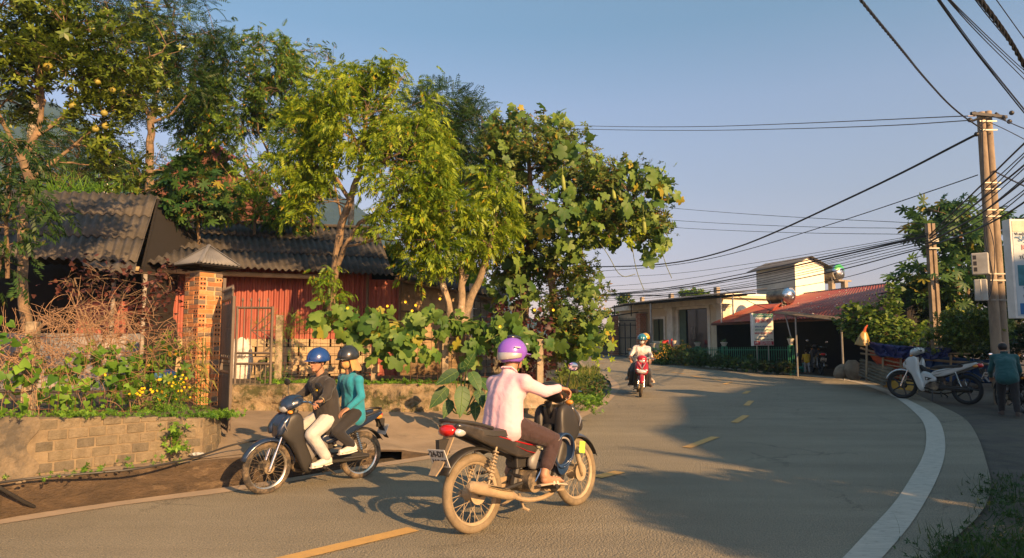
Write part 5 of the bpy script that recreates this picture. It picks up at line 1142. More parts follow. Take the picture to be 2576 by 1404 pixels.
def tree(name, lab, trunks, blobs, bark, leaf, T, dens=14, per=4, size=1.0, gap=0.0, seed=0, droop=.0, cat='tree', group=None, twig=True, extra=None, nb=1.0, base_extra=None, spread=.10, inner=.5, tw=.010, outw=1.0, cname='crown'):
    """trunks: list of lists of (u, v, Y, radius)"""
    first = trunks[0][0]; b = P(first[0], first[1], first[2]); t = thing(name, lab, cat, b, group=group)
    m_ = MB(); joints = []
    for tr_ in trunks:
        pts = [P(u, v, y) for u, v, y, r in tr_]; rs = [r for *_, r in tr_]
        pp, rr = [], []
        for i in range(len(pts) - 1):
            for k in range(4): f = k / 4; q = pts[i].lerp(pts[i + 1], f); j = Vector((noise.noise(q * 3), noise.noise(q * 3 + Vector((9, 0, 0))), 0)) * rs[i] * .5; pp.append(q + j); rr.append((rs[i] + (rs[i + 1] - rs[i]) * f) * (.78 if pts[0].y < 12 or pts[0].y > 14.5 else .9))
        pp.append(pts[-1]); rr.append(rs[-1]); m_.tube(pp, rr, 9); joints += [(p, r) for p, r in zip(pp, rr)][len(pp) // 3:]
    pc_, d_ = blob_points(blobs, dens, seed, gap, inner=inner)
    if twig and len(joints):
        ctr = []
        for (u, v, ru, rv, y, rd) in blobs:
            c = P(u, v, y)
            for _ in range(max(2, int(nb * (2 + ru / 40)))): e = Vector(RNG.normal(0, 1, 3)).normalized() * random.uniform(.2, .7); ctr.append(c + Vector((e.x * ru / F * y, e.y * rd, e.z * rv / F * y)))
        jl = [j[0] for j in joints]; ends = []
        for c in ctr:
            j = min(range(len(jl)), key=lambda i: (jl[i] - c).length + (1.2 if jl[i].z > c.z + .2 else 0) + random.uniform(0, .5)); L = (jl[j] - c).length; r0 = min(joints[j][1] * .6, .012 + .014 * L); pth = limb_path(jl[j], c); m_.tube(pth, [r0 * (1 - .72 * i / 6) for i in range(7)], 5); ends += pth[2:]
        E = np.array([tuple(e) for e in ends]); take = RNG.permutation(len(pc_))[:min(len(pc_), 420)]
        for i in take:
            q = pc_[i]; j = int(np.argmin(np.linalg.norm(E - q, axis=1))); a = Vector(E[j]); b2 = Vector(q); L = (b2 - a).length
            if L < 1.6: m_.tube([a, a.lerp(b2, .5) + Vector((0, 0, .08 * L)), b2], [tw * .8, tw * .6, tw * .3], 3, caps=False)
    m_.build('trunk', bark, t, smooth=True, fixn=False)
    n = len(pc_) * per; pos = np.repeat(pc_, per, axis=0) + RNG.normal(0, spread, (n, 3)) * size; D = np.repeat(d_, per, axis=0) * .7 * outw + RNG.normal(0, .6, (n, 3)); D[:, 2] = D[:, 2] * .6 - droop
    Tl = T if isinstance(T, list) else [T]; parts = []; idx = RNG.integers(0, len(Tl), n)
    for k, tt in enumerate(Tl):
        s = idx == k
        if s.any(): parts.append(scatter(tt, pos[s], D[s], RNG.uniform(.75, 1.2, s.sum()) * size))
    V, Fq = join(parts); np_obj(cname, V, Fq, leaf, t)
    return t
barkA = pm('bark_pale', (.27, .185, .105), .95, col2=(.10, .07, .045), scale=7, bump=.015, bscale=30, grime=(.09, .085, .035), gscale=3, glo=.55, ghi=.7)
barkB = pm('bark_brown', (.22, .145, .085), .95, col2=(.10, .07, .045), scale=6, bump=.012, bscale=30)
barkC = pm('bark_moss', (.42, .31, .20), .95, col2=(.12, .095, .06), scale=4, bump=.01, bscale=40, grime=(.62, .52, .40), gscale=3.5, glo=.56, ghi=.66)
g_pom = leaf_mat('leaf_pomelo', (0.052, 0.098, 0.017), (0.172, 0.230, 0.034), (.02, .03, .01), .1, rough=.35, transl=.25)
g_dark = leaf_mat('leaf_dark', (.018, .055, .014), (.045, .10, .022), (.10, .12, .02), .05)
g_mid = leaf_mat('leaf_mid', (0.046, 0.117, 0.021), (0.130, 0.221, 0.031), (.45, .27, .02), .05)
g_yel = leaf_mat('leaf_yellow', (0.10, 0.195, 0.015), (0.285, 0.37, 0.022), (.40, .30, .02), .03, transl=.4)
g_yg = leaf_mat('leaf_yellowgreen', (0.078, 0.169, 0.016), (0.208, 0.325, 0.023), (.40, .26, .02), .05, transl=.4)
g_olive = leaf_mat('leaf_olive', (0.054, 0.102, 0.024), (0.150, 0.198, 0.042), (.30, .17, .04), .09, transl=.3)
g_vine = leaf_mat('leaf_vine', (0.065, 0.150, 0.033), (0.169, 0.260, 0.058), (.36, .30, .03), .07, transl=.38)
g_luf = leaf_mat('leaf_luffa', (0.063, 0.155, 0.034), (0.172, 0.276, 0.057), (.32, .30, .04), .05, rough=.55, transl=.4)
g_bright = leaf_mat('leaf_bright', (0.069, 0.184, 0.023), (0.172, 0.322, 0.034), transl=.42)
g_pap = leaf_mat('leaf_papaya', (0.024, 0.077, 0.022), (0.072, 0.143, 0.033), (.28, .24, .03), .06, transl=.3)
g_purp = leaf_mat('leaf_purple', (.055, .018, .02), (.13, .045, .04), transl=.2)
g_burg = leaf_mat('leaf_burgundy', (.035, .010, .015), (.085, .026, .032), (.10, .11, .03), .03, transl=.2)
g_hedge = leaf_mat('leaf_hedge', (.045, .09, .018), (.15, .20, .035), (.32, .34, .06), .08, rough=.3, transl=.25)
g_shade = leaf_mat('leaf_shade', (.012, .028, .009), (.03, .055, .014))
g_grass = leaf_mat('grass_blades', (.05, .10, .015), (.16, .20, .03), (.35, .28, .10), .1)
yflow = pm('yellow_petal', (.85, .60, .02), .6, col2=(.78, .5, .01))
TP = [T_pinnate(5, .15, .085, .028, .5), T_pinnate(4, .12, .09, .030, .9)]; TPs = [T_pinnate(8, .26, .055, .020, .35), T_pinnate(7, .22, .05, .018, .2)]
TW = [T_whorl(6), T_whorl(5, .09, .04, .1)]; TL = [T_lobed(), T_lobed(.085, 5, .35, .2, .5)]; THT = [T_heart(), T_heart(.04)]
def big(T, k): return [(v * k, f) for v, f in T]

# --- pomelo tree at the left edge ---
pom = tree('pomelo_tree', 'pomelo tree with big round fruit leaning over the left shed roof', [[(66, 830, 8.6, .085), (55, 700, 8.7, .08), (62, 560, 8.8, .075), (68, 460, 8.9, .07), (60, 400, 9, .07), (95, 330, 9, .05), (110, 250, 9, .035)], [(62, 420, 8.95, .05), (20, 330, 9, .04), (-20, 260, 9, .03)], [(70, 455, 8.9, .04), (150, 395, 9.2, .03), (230, 330, 9.4, .02)], [(95, 340, 9, .04), (200, 260, 9.3, .03), (300, 200, 9.6, .02)]],
    [(40, 60, 130, 80, 9, .8), (180, 90, 120, 90, 9.2, .8), (300, 130, 110, 80, 9.6, .8), (120, 175, 130, 60, 9, .8), (330, 220, 90, 70, 9.6, .7), (255, 300, 60, 55, 9.4, .5), (-40, 200, 90, 130, 9, .8), (300, 405, 55, 60, 9.6, .5), (30, 130, 60, 60, 8.8, .6), (420, 100, 50, 60, 9.8, .5)], barkA, g_pom, big(TW, .92), dens=22, per=9, size=1.0, gap=.06, seed=1, spread=.11)
pomf = pm('pomelo_skin', (.34, .29, .05), .5, col2=(.23, .21, .045), scale=5, bump=.004, bscale=90)
for i, (u, v, r_) in enumerate([(121, 169, 14), (33, 182, 12), (163, 183, 11), (245, 206, 10), (283, 227, 9.5), (176, 226, 11), (183, 268, 11), (262, 285, 10), (310, 235, 9), (240, 325, 10), (265, 318, 10), (262, 345, 8)]):
    y = 9.0 + (i % 3) * .15; c = P(u, v, y); rr = r_ * .86 / F * y; m_ = MB(); m_.ell(c, (rr, rr, rr * .97), n=20, m=14); m_.tube([c + Vector((0, 0, rr * .9)), c + Vector((.01, 0, rr * 1.35))], .006, 5)
    tag(m_.build('pomelo', pomf, smooth=True), ['largest pomelo hanging left of the branch fork', 'pomelo hanging closest to the left edge of the picture', 'pomelo just right of the largest one', 'round pomelo hanging alone mid-crown', 'pomelo lowest on the right branch tip', 'shaded pomelo below the largest one', 'dark pomelo hanging lowest under the fork', 'pomelo hidden in leaves above the fruit cluster', 'pomelo at the outer right branch end', 'left pomelo of the low hanging cluster', 'right pomelo of the low hanging cluster', 'small pomelo at the bottom of the low cluster'][i], 'pomelo', 'pomelos on the tree')
tree('papaya_sapling', 'dark broad-leaved young tree at the left edge in front of the pomelo trunk', [[(20, 700, 7.9, .03), (15, 560, 7.8, .025), (30, 450, 7.8, .015)]], [(20, 450, 55, 50, 7.8, .4), (60, 520, 60, 35, 7.8, .3), (0, 560, 50, 60, 7.8, .4), (0, 660, 40, 50, 7.8, .3), (20, 380, 60, 40, 8, .4)], barkB, g_dark, big(TP, 1.0), dens=18, per=4, gap=.0, seed=5, droop=.3)
# --- tall feathery trees behind the roofs ---
tree('tree', 'tall dark feathery tree rising behind the left shed roof', [[(372, 600, 15, .13), (375, 480, 15, .12), (378, 380, 15, .11), (382, 290, 15, .10)], [(380, 300, 15, .07), (355, 255, 15, .05), (340, 200, 15, .035)], [(381, 295, 15, .08), (400, 220, 15, .05), (420, 120, 15.2, .03), (440, 20, 15.4, .02)], [(380, 310, 15, .05), (430, 290, 15, .035), (470, 240, 15, .02)]],
    [(400, 40, 150, 60, 15.5, 1.4), (470, 120, 90, 50, 15.5, 1.3), (340, 100, 90, 70, 15.5, 1.2), (440, 200, 70, 50, 15.2, 1), (300, 20, 80, 50, 15.5, 1), (530, 90, 50, 26, 15.5, .6), (400, 420, 50, 60, 15.2, .6), (330, 230, 50, 60, 15.2, .8)], barkA, g_dark, big(TPs, 1.3), dens=14, per=10, gap=.13, seed=3, droop=.05, spread=.15)
tree('tree', 'airy tree with scattered yellow leaves and pale bare stems behind the roofs', [[(715, 640, 17, .05), (700, 520, 17, .045), (668, 440, 17, .035), (620, 390, 17, .02)], [(790, 640, 17, .06), (785, 540, 17, .05), (790, 430, 17, .04), (770, 320, 17.2, .03), (700, 200, 17.2, .02)], [(742, 640, 17, .045), (735, 520, 17, .04), (650, 330, 17, .03), (640, 180, 17.2, .015)], [(715, 560, 17, .03), (600, 470, 17, .02), (545, 400, 17, .012)]],
    [(610, 190, 95, 75, 17, 1.3), (680, 150, 80, 60, 17.2, 1.2), (560, 270, 85, 65, 17, 1.2), (720, 230, 80, 70, 17.2, 1.2), (640, 330, 90, 60, 17, 1.0), (500, 210, 60, 60, 16.6, 1), (770, 330, 60, 70, 17, 1.0), (540, 380, 60, 40, 17, .8), (700, 440, 80, 60, 17, .8), (740, 540, 70, 40, 16.8, .6), (690, 90, 36, 26, 17.2, .5), (490, 300, 50, 50, 17, .8)], barkA, g_mid, big(TP, 1.2), dens=11, per=11, gap=.14, seed=8, droop=.15, spread=.14)
tree('tree', 'slender sapling with a bare twiggy top beside the yellow-green tree', [[(860, 560, 18, .04), (830, 400, 18, .035), (800, 250, 18, .02), (795, 150, 18, .01)], [(800, 250, 18, .015), (770, 170, 18, .008)], [(805, 260, 18, .015), (840, 150, 18, .006)]],
    [(795, 140, 40, 30, 18, .5), (840, 160, 30, 34, 18, .5), (770, 190, 40, 36, 18, .6), (830, 240, 50, 50, 18, .8), (780, 290, 50, 40, 18, .8)], barkA, g_mid, big(TP, .9), dens=9, per=4, gap=.1, seed=12, nb=3)
# --- yellow-green tree, the brightest one ---
tree('tree', 'sunlit yellow-green tree with a forked mossy trunk beside the long shed roof', [[(828, 800, 12.4, .085), (838, 740, 12.4, .085), (847, 640, 12.5, .08), (858, 565, 12.5, .08), (880, 500, 12.6, .07), (905, 440, 12.7, .06), (915, 360, 12.8, .055), (925, 270, 12.9, .03)], [(842, 690, 12.45, .055), (868, 620, 12.4, .05), (905, 560, 12.4, .04), (960, 530, 12.4, .035)], [(880, 505, 12.6, .05), (840, 440, 12.5, .035), (800, 380, 12.6, .02)], [(905, 440, 12.7, .05), (970, 400, 12.5, .035), (1040, 370, 12.5, .02)], [(912, 400, 12.7, .045), (870, 300, 12.8, .03), (830, 250, 12.8, .02)]],
    [(870, 250, 90, 70, 12.9, 1.0), (960, 230, 90, 65, 13, 1.0), (1040, 280, 70, 75, 13, .9), (900, 330, 100, 55, 12.6, .9), (1000, 370, 110, 70, 12.5, 1.0), (1080, 420, 80, 70, 12.5, .9), (800, 310, 60, 60, 12.8, .8), (780, 420, 75, 55, 12.7, .7), (1020, 470, 100, 55, 12.3, .8), (1110, 520, 70, 50, 12.3, .7), (1000, 570, 80, 36, 12.2, .6), (930, 190, 34, 26, 13, .4), (1025, 200, 36, 26, 13, .4), (800, 510, 60, 40, 12.6, .5), (1085, 600, 60, 50, 12.3, .5), (1060, 340, 60, 50, 12.8, .7), (740, 380, 50, 60, 12.8, .6)], barkA, g_yel, big(TP, 1.15), dens=10, per=15, gap=.15, seed=15, droop=.30, spread=.13)
tree('climber', 'light green creeper growing round the lower trunk of the yellow-green tree', [[(828, 790, 12.2, .01), (840, 700, 12.2, .008)]], [(835, 740, 26, 45, 12.3, .2), (815, 690, 22, 40, 12.3, .2), (860, 790, 16, 20, 12.3, .2)], barkB, g_yg, big(TP, .8), dens=26, per=4, gap=-.3, seed=17, droop=.5, cat='climbing plant', twig=False)
tree('tree', 'dark green feathery tree standing behind the yellow-green one', [[(1130, 720, 20, .12), (1120, 550, 20, .1), (1130, 400, 20, .06), (1150, 280, 20, .03)]],
    [(1120, 270, 60, 50, 20, 1.2), (1160, 330, 75, 45, 20, 1.2), (1100, 370, 70, 60, 20, 1.2), (1190, 280, 36, 20, 20, .5), (1140, 440, 90, 60, 20, 1.2), (1180, 400, 70, 60, 20, 1), (1220, 300, 30, 14, 20, .4), (1060, 240, 40, 24, 20.5, .5), (1130, 540, 70, 50, 20, 1)], barkB, g_dark, big(TPs, 1.5), dens=20, per=6, gap=-.05, seed=21, droop=-.1)
# --- pollarded tree in the fence line ---
tree('tree', 'thick pollarded tree with three pale mottled limbs in the fence line', [[(1168, 955, 12.9, .18), (1165, 880, 12.9, .17), (1160, 820, 12.9, .16), (1158, 790, 12.9, .15)], [(1135, 815, 12.9, .075), (1125, 760, 12.9, .07), (1108, 700, 12.85, .065), (1100, 640, 12.8, .05), (1092, 560, 12.7, .03)], [(1160, 800, 12.9, .085), (1162, 740, 12.9, .08), (1164, 690, 12.9, .065), (1158, 648, 12.9, .055)], [(1172, 805, 12.95, .10), (1185, 750, 12.9, .09), (1212, 690, 12.9, .07), (1228, 640, 12.9, .06), (1238, 590, 12.9, .05), (1250, 520, 12.9, .03)], [(1164, 720, 12.9, .05), (1176, 690, 12.9, .04)]],
    [(1110, 620, 60, 50, 12.7, .6), (1170, 560, 60, 55, 12.9, .6), (1235, 570, 55, 55, 12.9, .6), (1130, 540, 60, 50, 12.8, .6), (1240, 480, 60, 50, 12.9, .6), (1070, 660, 30, 40, 12.6, .4), (1190, 630, 40, 30, 12.7, .4)], barkC, g_yel, big(TP, 1.15), dens=9, per=13, gap=.12, seed=25, droop=.3, spread=.12)
# --- big tree draped with a luffa vine ---
vt = tree('tree', 'big round tree draped with a large-leaved gourd vine beside the bend', [[(1305, 940, 14.2, .14), (1312, 850, 14.2, .13), (1318, 760, 14.2, .12), (1330, 650, 14.3, .10), (1340, 520, 14.4, .08), (1330, 400, 14.5, .05)], [(1392, 930, 14.0, .10), (1396, 800, 14, .10), (1388, 700, 14, .085), (1400, 620, 14, .07), (1450, 560, 14, .05)], [(1388, 710, 14, .06), (1430, 650, 14, .05), (1500, 560, 14, .035), (1570, 520, 14, .02)], [(1330, 650, 14.3, .06), (1280, 560, 14.3, .045), (1230, 460, 14.3, .03)]],
    [(1330, 370, 110, 70, 14.5, 1.2), (1430, 400, 80, 70, 14.4, 1.2), (1250, 430, 80, 80, 14.5, 1.1), (1500, 470, 100, 65, 14.2, 1.1), (1590, 500, 80, 75, 14, 1.0), (1370, 500, 120, 70, 14.2, 1.2), (1270, 560, 80, 70, 14.2, 1.0), (1450, 570, 100, 50, 13.8, .9), (1560, 580, 90, 40, 13.8, .8), (1400, 660, 90, 60, 14, .8), (1440, 760, 80, 70, 13.6, .7), (1390, 850, 60, 60, 13.6, .5), (1330, 700, 60, 60, 14.2, .6), (1480, 840, 40, 50, 13.5, .4), (1280, 660, 44, 50, 14.2, .5), (1640, 560, 40, 50, 13.9, .5)], barkA, g_olive, big(TW, .95), dens=22, per=9, gap=.09, seed=31, droop=.55, spread=.12)
def vine(name, lab, blobs, leaf, T, dens, per, size, seed, gap=0, droop=.5, cat='climbing plant', stems=None, inner=.9, flat=0, facing=None, group=None):
    b = P(blobs[0][0], blobs[0][1], blobs[0][4]); t = thing(name, lab, cat, b, group=group)
    p, d = blob_points(blobs, dens, seed, gap, inner=inner); n = len(p) * per; pos = np.repeat(p, per, 0) + RNG.normal(0, .10, (n, 3)); D = RNG.normal(0, .5, (n, 3)); D[:, 2] -= droop
    Tl = T; parts = []; idx = RNG.integers(0, len(Tl), n)
    up = np.repeat(d, per, 0)
    if facing is not None: up = up * .4 + np.array(facing)
    for k, tt in enumerate(Tl):
        s = idx == k
        V, Fq = tt; m = s.sum(); Dd = unit(D[s]); U = up[s] + RNG.normal(0, .35, (m, 3)); Y = unit(np.cross(U, Dd)); Z = np.cross(Dd, Y); M = np.stack([Dd, Y, Z], 2); S = RNG.uniform(.55, 1.25, m) * size
        W = np.einsum('nij,kj->nki', M, V) * S[:, None, None] + pos[s][:, None, :]; kk = len(V); parts.append((W.reshape(-1, 3), (Fq[None] + (np.arange(m) * kk)[:, None, None]).reshape(-1, Fq.shape[1])))
    V, Fq = join(parts); np_obj('leaves', V, Fq, leaf, t)
    if stems:
        for st in stems: m_ = MB(); m_.tube(smooth_line([P(*q) for q in st], 2), .007, 4); m_.build('vine_stem', pm('vine_stem', (.20, .22, .06), .8), t, fixn=False)
    return t
FC = (.5, -.8, .35)
vine('gourd_vine', 'gourd vine with big lobed leaves spread over the top of the round tree', [(1340, 330, 90, 40, 14.3, 1.1), (1450, 420, 70, 60, 14.1, 1.1), (1600, 490, 80, 85, 13.9, 1.0), (1640, 560, 40, 90, 13.9, .6), (1520, 540, 70, 60, 13.6, .9), (1400, 560, 90, 80, 13.7, 1.0), (1260, 400, 70, 60, 14.3, .9), (1300, 640, 60, 90, 13.8, .6), (1480, 800, 46, 90, 13.3, .4), (1440, 850, 60, 60, 13.2, .4), (1290, 740, 40, 60, 13.9, .4), (1550, 440, 60, 40, 14, .8)], g_vine, big(TL, 1.25), 18, 2, 1.3, 41, gap=.05, facing=FC,
     stems=[[(1305, 640, 13.6), (1310, 740, 13.5), (1318, 840, 13.4)], [(1590, 620, 13.5), (1600, 680, 13.5), (1620, 730, 13.5)], [(1655, 590, 13.5), (1672, 660, 13.5), (1690, 700, 13.5)], [(1500, 600, 13.4), (1530, 640, 13.4), (1560, 700, 13.4), (1598, 690, 13.4)]])
vine('gourd_vine', 'yellow sunlit leaves hanging on the outer right side of the round tree', [(1610, 590, 50, 26, 13.6, .5), (1560, 600, 60, 22, 13.4, .4), (1500, 580, 50, 22, 13.3, .4), (1655, 500, 26, 60, 13.9, .4), (1500, 870, 30, 50, 13.1, .3), (1660, 590, 18, 34, 13.8, .2)], g_yel, big(TW, 1.2) + big(TL, .8), 16, 3, 1.0, 43, gap=-.1, facing=FC)
gm = pm('gourd_skin', (.26, .30, .05), .6, col2=(.19, .24, .04), scale=10)
for (u, v, L, lab) in [(1620, 565, 48, 'long pale yellow gourd hanging at the right side of the tree'), (1417, 460, 40, 'long green gourd hanging near the middle of the crown'), (1316, 520, 40, 'slim gourd hanging on the left side of the crown'), (1544, 490, 26, 'short gourd hanging under the biggest vine leaves')]:
    y = 13.0; a, b = P(u - 2, v - L / 2, y), P(u + 2, v + L / 2, y); m_ = MB(); m_.tube([a, a.lerp(b, .15), a.lerp(b, .5), a.lerp(b, .88), b], [.014, .032, .042, .040, .012], 12); m_.tube([a + Vector((0, 0, .2)), a], .006, 4); tag(m_.build('gourd', gm, smooth=True), lab, 'gourd', 'gourds in the tree')
# --- luffa vine on the fence ---
vine('luffa_vine', 'luffa vine with large lobed leaves trained along the wire fence', [(840, 800, 50, 22, 12.0, .25), (910, 815, 60, 28, 12.0, .25), (980, 850, 60, 34, 12.0, .25), (1040, 830, 60, 30, 12.1, .25), (1090, 810, 60, 22, 12.2, .25), (1180, 820, 60, 24, 12.2, .25), (1250, 830, 60, 26, 12.2, .25), (1300, 860, 50, 40, 12.2, .25), (1160, 860, 40, 30, 12.2, .2), (1040, 870, 40, 26, 12, .2)], g_luf, big(TL, 1.75), 30, 2, 1.0, 47, gap=-.2, facing=FC, stems=[[(790, 800, 12), (900, 806, 12), (1000, 810, 12), (1120, 800, 12.2), (1250, 820, 12.3), (1370, 850, 12.4)], [(1220, 860, 12.1), (1290, 820, 12.1), (1330, 770, 12.1)]])
flm = MB()
for (u, v) in [(1020, 760), (1046, 768), (1037, 782), (1107, 752), (975, 740 + 30), (1392, 780), (875, 775), (1258, 822), (1345, 780)]:
    c = P(u, v, 11.8)
    for k in range(5): a_ = k * 1.257; e1 = Vector((math.cos(a_), -.3, math.sin(a_))) * .026; s_ = Vector((-math.sin(a_), 0, math.cos(a_))) * .014; flm.add([c, c + e1 * .6 + s_, c + e1, c + e1 * .6 - s_], [(0, 1, 2, 3)])
flo = flm.build('luffa_flowers', yflow, fixn=False); tag(flo, 'scattered yellow luffa blossoms above the fence vine', 'flowers', kind='stuff')
vine('creeper', 'fine feathery green creeper hanging on the fence beside the gate', [(725, 800, 40, 14, 12.0, .15), (700, 900, 22, 80, 12.0, .12), (760, 850, 40, 60, 12.1, .1), (690, 960, 22, 36, 12, .15), (660, 800, 20, 12, 11.8, .1)], g_bright, [T_pinnate(6, .16, .03, .009, .4)], 36, 5, .9, 49, gap=.1)
# --- shrubs ---
def shrub(name, lab, blobs, leaf, T, dens=30, per=5, size=1, seed=0, gap=0, droop=0, bark=barkB, cat='shrub', group=None, base=None, inner=.4, nb=1.5, spread=.07, outw=1.0):
    b = base or (blobs[0][0], blobs[0][1] + blobs[0][3], blobs[0][4])
    tr_ = [[(b[0] + k * 6, b[1], b[2], .018), (blobs[0][0] + k * 12, blobs[0][1], b[2], .010)] for k in (-1, 0, 1)]
    return tree(name, lab, tr_, blobs, bark, leaf, T, dens=dens, per=per, size=size, gap=gap, seed=seed, droop=droop, cat=cat, group=group, inner=inner, nb=nb, tw=.006, spread=spread, outw=outw, cname='foliage')
shrub('burgundy_shrub', 'dense burgundy-leaved shrub under the vine draped tree', [(1290, 800, 50, 40, 13.0, .5), (1330, 840, 55, 60, 12.9, .5), (1290, 880, 50, 50, 12.8, .5), (1340, 910, 50, 50, 12.7, .4), (1265, 850, 36, 50, 12.9, .4)], g_burg, big(THT, 1.0), 40, 5, 1.2, seed=51, gap=-.05, droop=.5)
shrub('purple_shrub', 'sparse purple-leaved shrub with thin stems before the dark shed', [(175, 700, 50, 40, 8.6, .3), (240, 690, 50, 40, 8.6, .3), (330, 740, 60, 60, 9.0, .4), (410, 730, 50, 40, 9.2, .35), (300, 800, 70, 40, 9, .4), (430, 690, 34, 24, 9.2, .25), (375, 790, 50, 40, 9, .3)], g_purp, big(THT, .85), 34, 4, .95, seed=53, gap=.12, base=(260, 950, 8.8), nb=1.2)
# dead vine tangle
dv = thing('dry_vine_tangle', 'tangle of dry brown vine stems piled on the wire fence', 'dead vine', P(280, 880, 7.3)); m_ = MB(); rs_ = random.Random(4)
deadm = pm('dry_vine', (.36, .22, .12), .9, col2=(.20, .12, .07), scale=6)
for k in range(760):
    u = rs_.choice([rs_.uniform(100, 500), rs_.uniform(110, 330), rs_.uniform(-60, 110)]); env = 830 + 8 * math.sin(u * .02)
    top = 760 + 60 * abs((u - 230) / 230) ** 1.5 if u > 95 else 835; v = rs_.uniform(top, 905 if u > 95 else 935) if rs_.random() < .8 else rs_.uniform(880, 1010)
    f = max(0, min(1, (u - 84) / 464)); y = 6.7 + 2.25 * f + rs_.uniform(-.25, .2); p = P(u, v, y); pts = [p]; d = Vector((rs_.gauss(0, 1), rs_.gauss(0, .4), rs_.gauss(0, .7))).normalized(); cv = Vector((rs_.gauss(0, 1), rs_.gauss(0, .5), rs_.gauss(0, 1))) * .35
    for i in range(7): d = (d + cv * .9 + Vector((0, 0, -.12))).normalized(); p = p + d * .048; pts.append(p)
    m_.tube(pts, [.0036 - .0003 * i for i in range(8)], 4, caps=False)
m_.build('dry_stems', deadm, dv, smooth=True, fixn=False)
vine('leafy_vine', 'bright green heart-leaved vine climbing the fence above the block wall', [(210, 930, 60, 34, 7.3, .2), (150, 990, 60, 40, 7.1, .2), (270, 960, 50, 40, 7.5, .2), (330, 925, 40, 30, 7.8, .2), (190, 1030, 70, 22, 7.2, .2), (280, 900, 50, 26, 7.6, .2), (130, 960, 26, 30, 7.0, .15)], g_bright, big(THT, 1.1), 60, 2, 1.1, 55, gap=.0, facing=FC)
vine('leafy_vine', 'green vine leaves on the fence left of the concrete post', [(30, 920, 40, 40, 6.5, .15), (-10, 960, 50, 50, 6.4, .2), (40, 980, 36, 40, 6.5, .15), (20, 850, 40, 16, 6.5, .12)], g_bright, big(THT, 1.1), 46, 2, 1.0, 57, gap=.0, facing=FC)
vine('leafy_vine', 'darker five-leafed vine between the fence and the brick pillar', [(385, 890, 40, 20, 8.2, .15), (430, 905, 30, 30, 8.4, .15), (360, 940, 40, 30, 8.1, .15), (400, 960, 30, 30, 8.2, .15)], g_mid, big(TW, .9), 30, 3, 1.0, 59, gap=.0, facing=FC)
# marigold bush
mg = shrub('marigold_bush', 'leafy bush dotted with yellow daisy flowers beside the brick pillar', [(360, 1000, 46, 22, 7.9, .25), (430, 985, 50, 30, 8.2, .25), (395, 1025, 60, 20, 7.9, .25), (460, 1010, 36, 30, 8.3, .2), (300, 955, 30, 20, 7.7, .2)], g_bright, [T_pinnate(4, .09, .035, .014, .2)], 60, 5, 1, seed=61, gap=-.1, spread=.05)
fm = MB(); rs_ = random.Random(9)
for k in range(46):
    u, v = rs_.choice([(rs_.uniform(325, 400), rs_.uniform(975, 1005)), (rs_.uniform(400, 480), rs_.uniform(950, 1010)), (rs_.uniform(415, 470), rs_.uniform(930, 985)), (rs_.uniform(265, 300), rs_.uniform(935, 955))]); f = (u - 84) / 464; c = P(u, v, 6.9 + 1.9 * f - .22)
    for j in range(8): a_ = j * .785; e1 = Vector((math.cos(a_), -.25, math.sin(a_))) * .016; s_ = Vector((-math.sin(a_), 0, math.cos(a_))) * .006; fm.add([c, c + e1 * .6 + s_, c + e1, c + e1 * .6 - s_], [(0, 1, 2, 3)])
    fm.ell(c + Vector((0, -.004, 0)), (.006, .004, .006), n=6, m=4)
fm.build('yellow_flowers', yflow, mg, fixn=False)['kind'] = 'stuff'
# dry corn-like plant at the pillar
ck = thing('dry_plant', 'wilting long-leaved plant against the lower brick pillar', 'plant', P(505, 1030, 8.6)); m_ = MB()
for k in range(26):
    a = P(500 + random.uniform(-20, 20), random.uniform(880, 980), 8.55 + random.uniform(-.1, .1)); d = Vector((random.uniform(-1, 1), random.uniform(-.5, .2), random.uniform(-.2, 1))).normalized(); L = random.uniform(.15, .38); b = a + d * L * .5; c = b + (d + Vector((0, 0, -1.4))).normalized() * L * .6; s = Vector((.016, 0, .004)); m_.add([a - s * .4, a + s * .4, b + s, b - s, c], [(0, 1, 2, 3), (3, 2, 4)])
for k in range(4): m_.tube([P(495 + k * 8, 1050, 8.6), P(498 + k * 8 + random.uniform(-8, 8), 850, 8.6)], .006, 4)
m_.build('leaves', leaf_mat('dry_leaf', (.16, .15, .05), (.34, .29, .10), transl=.3), ck, fixn=False)
# small weeds: along walls, ledge, retaining wall foot, verge of the ditch
def weeds(name, lab, spots, leaf, T, per, size, kind='stuff', up=.9, cat='weeds', jit=(.10, .05)):
    pos = []
    for p in spots:
        for _ in range(per): pos.append((p[0] + random.gauss(0, jit[0]), p[1] + random.gauss(0, jit[1]), p[2] + abs(random.gauss(0, .03))))
    pos = np.array(pos); n = len(pos); D = RNG.normal(0, .55, (n, 3)); D[:, 2] = abs(D[:, 2]) * .5 + up * .3; idx = RNG.integers(0, len(T), n); parts = [scatter(tt, pos[idx == k], D[idx == k], RNG.uniform(.5, 1.2, (idx == k).sum()) * size) for k, tt in enumerate(T) if (idx == k).any()]
    V, Fq = join(parts); return tag(np_obj(name, V, Fq, leaf), lab, cat, kind=kind)
weeds('wall_top_weeds', 'low green weeds along the top of the block wall', [Vector((p.x, p.y + .12, wtop(p))) for p in W0[8:] for _ in range(5) if nz(p.x * 2, p.y, 2.2) > random.uniform(-.35, .35)], g_bright, big(TW, .42), 4, .8, jit=(.10, .04))
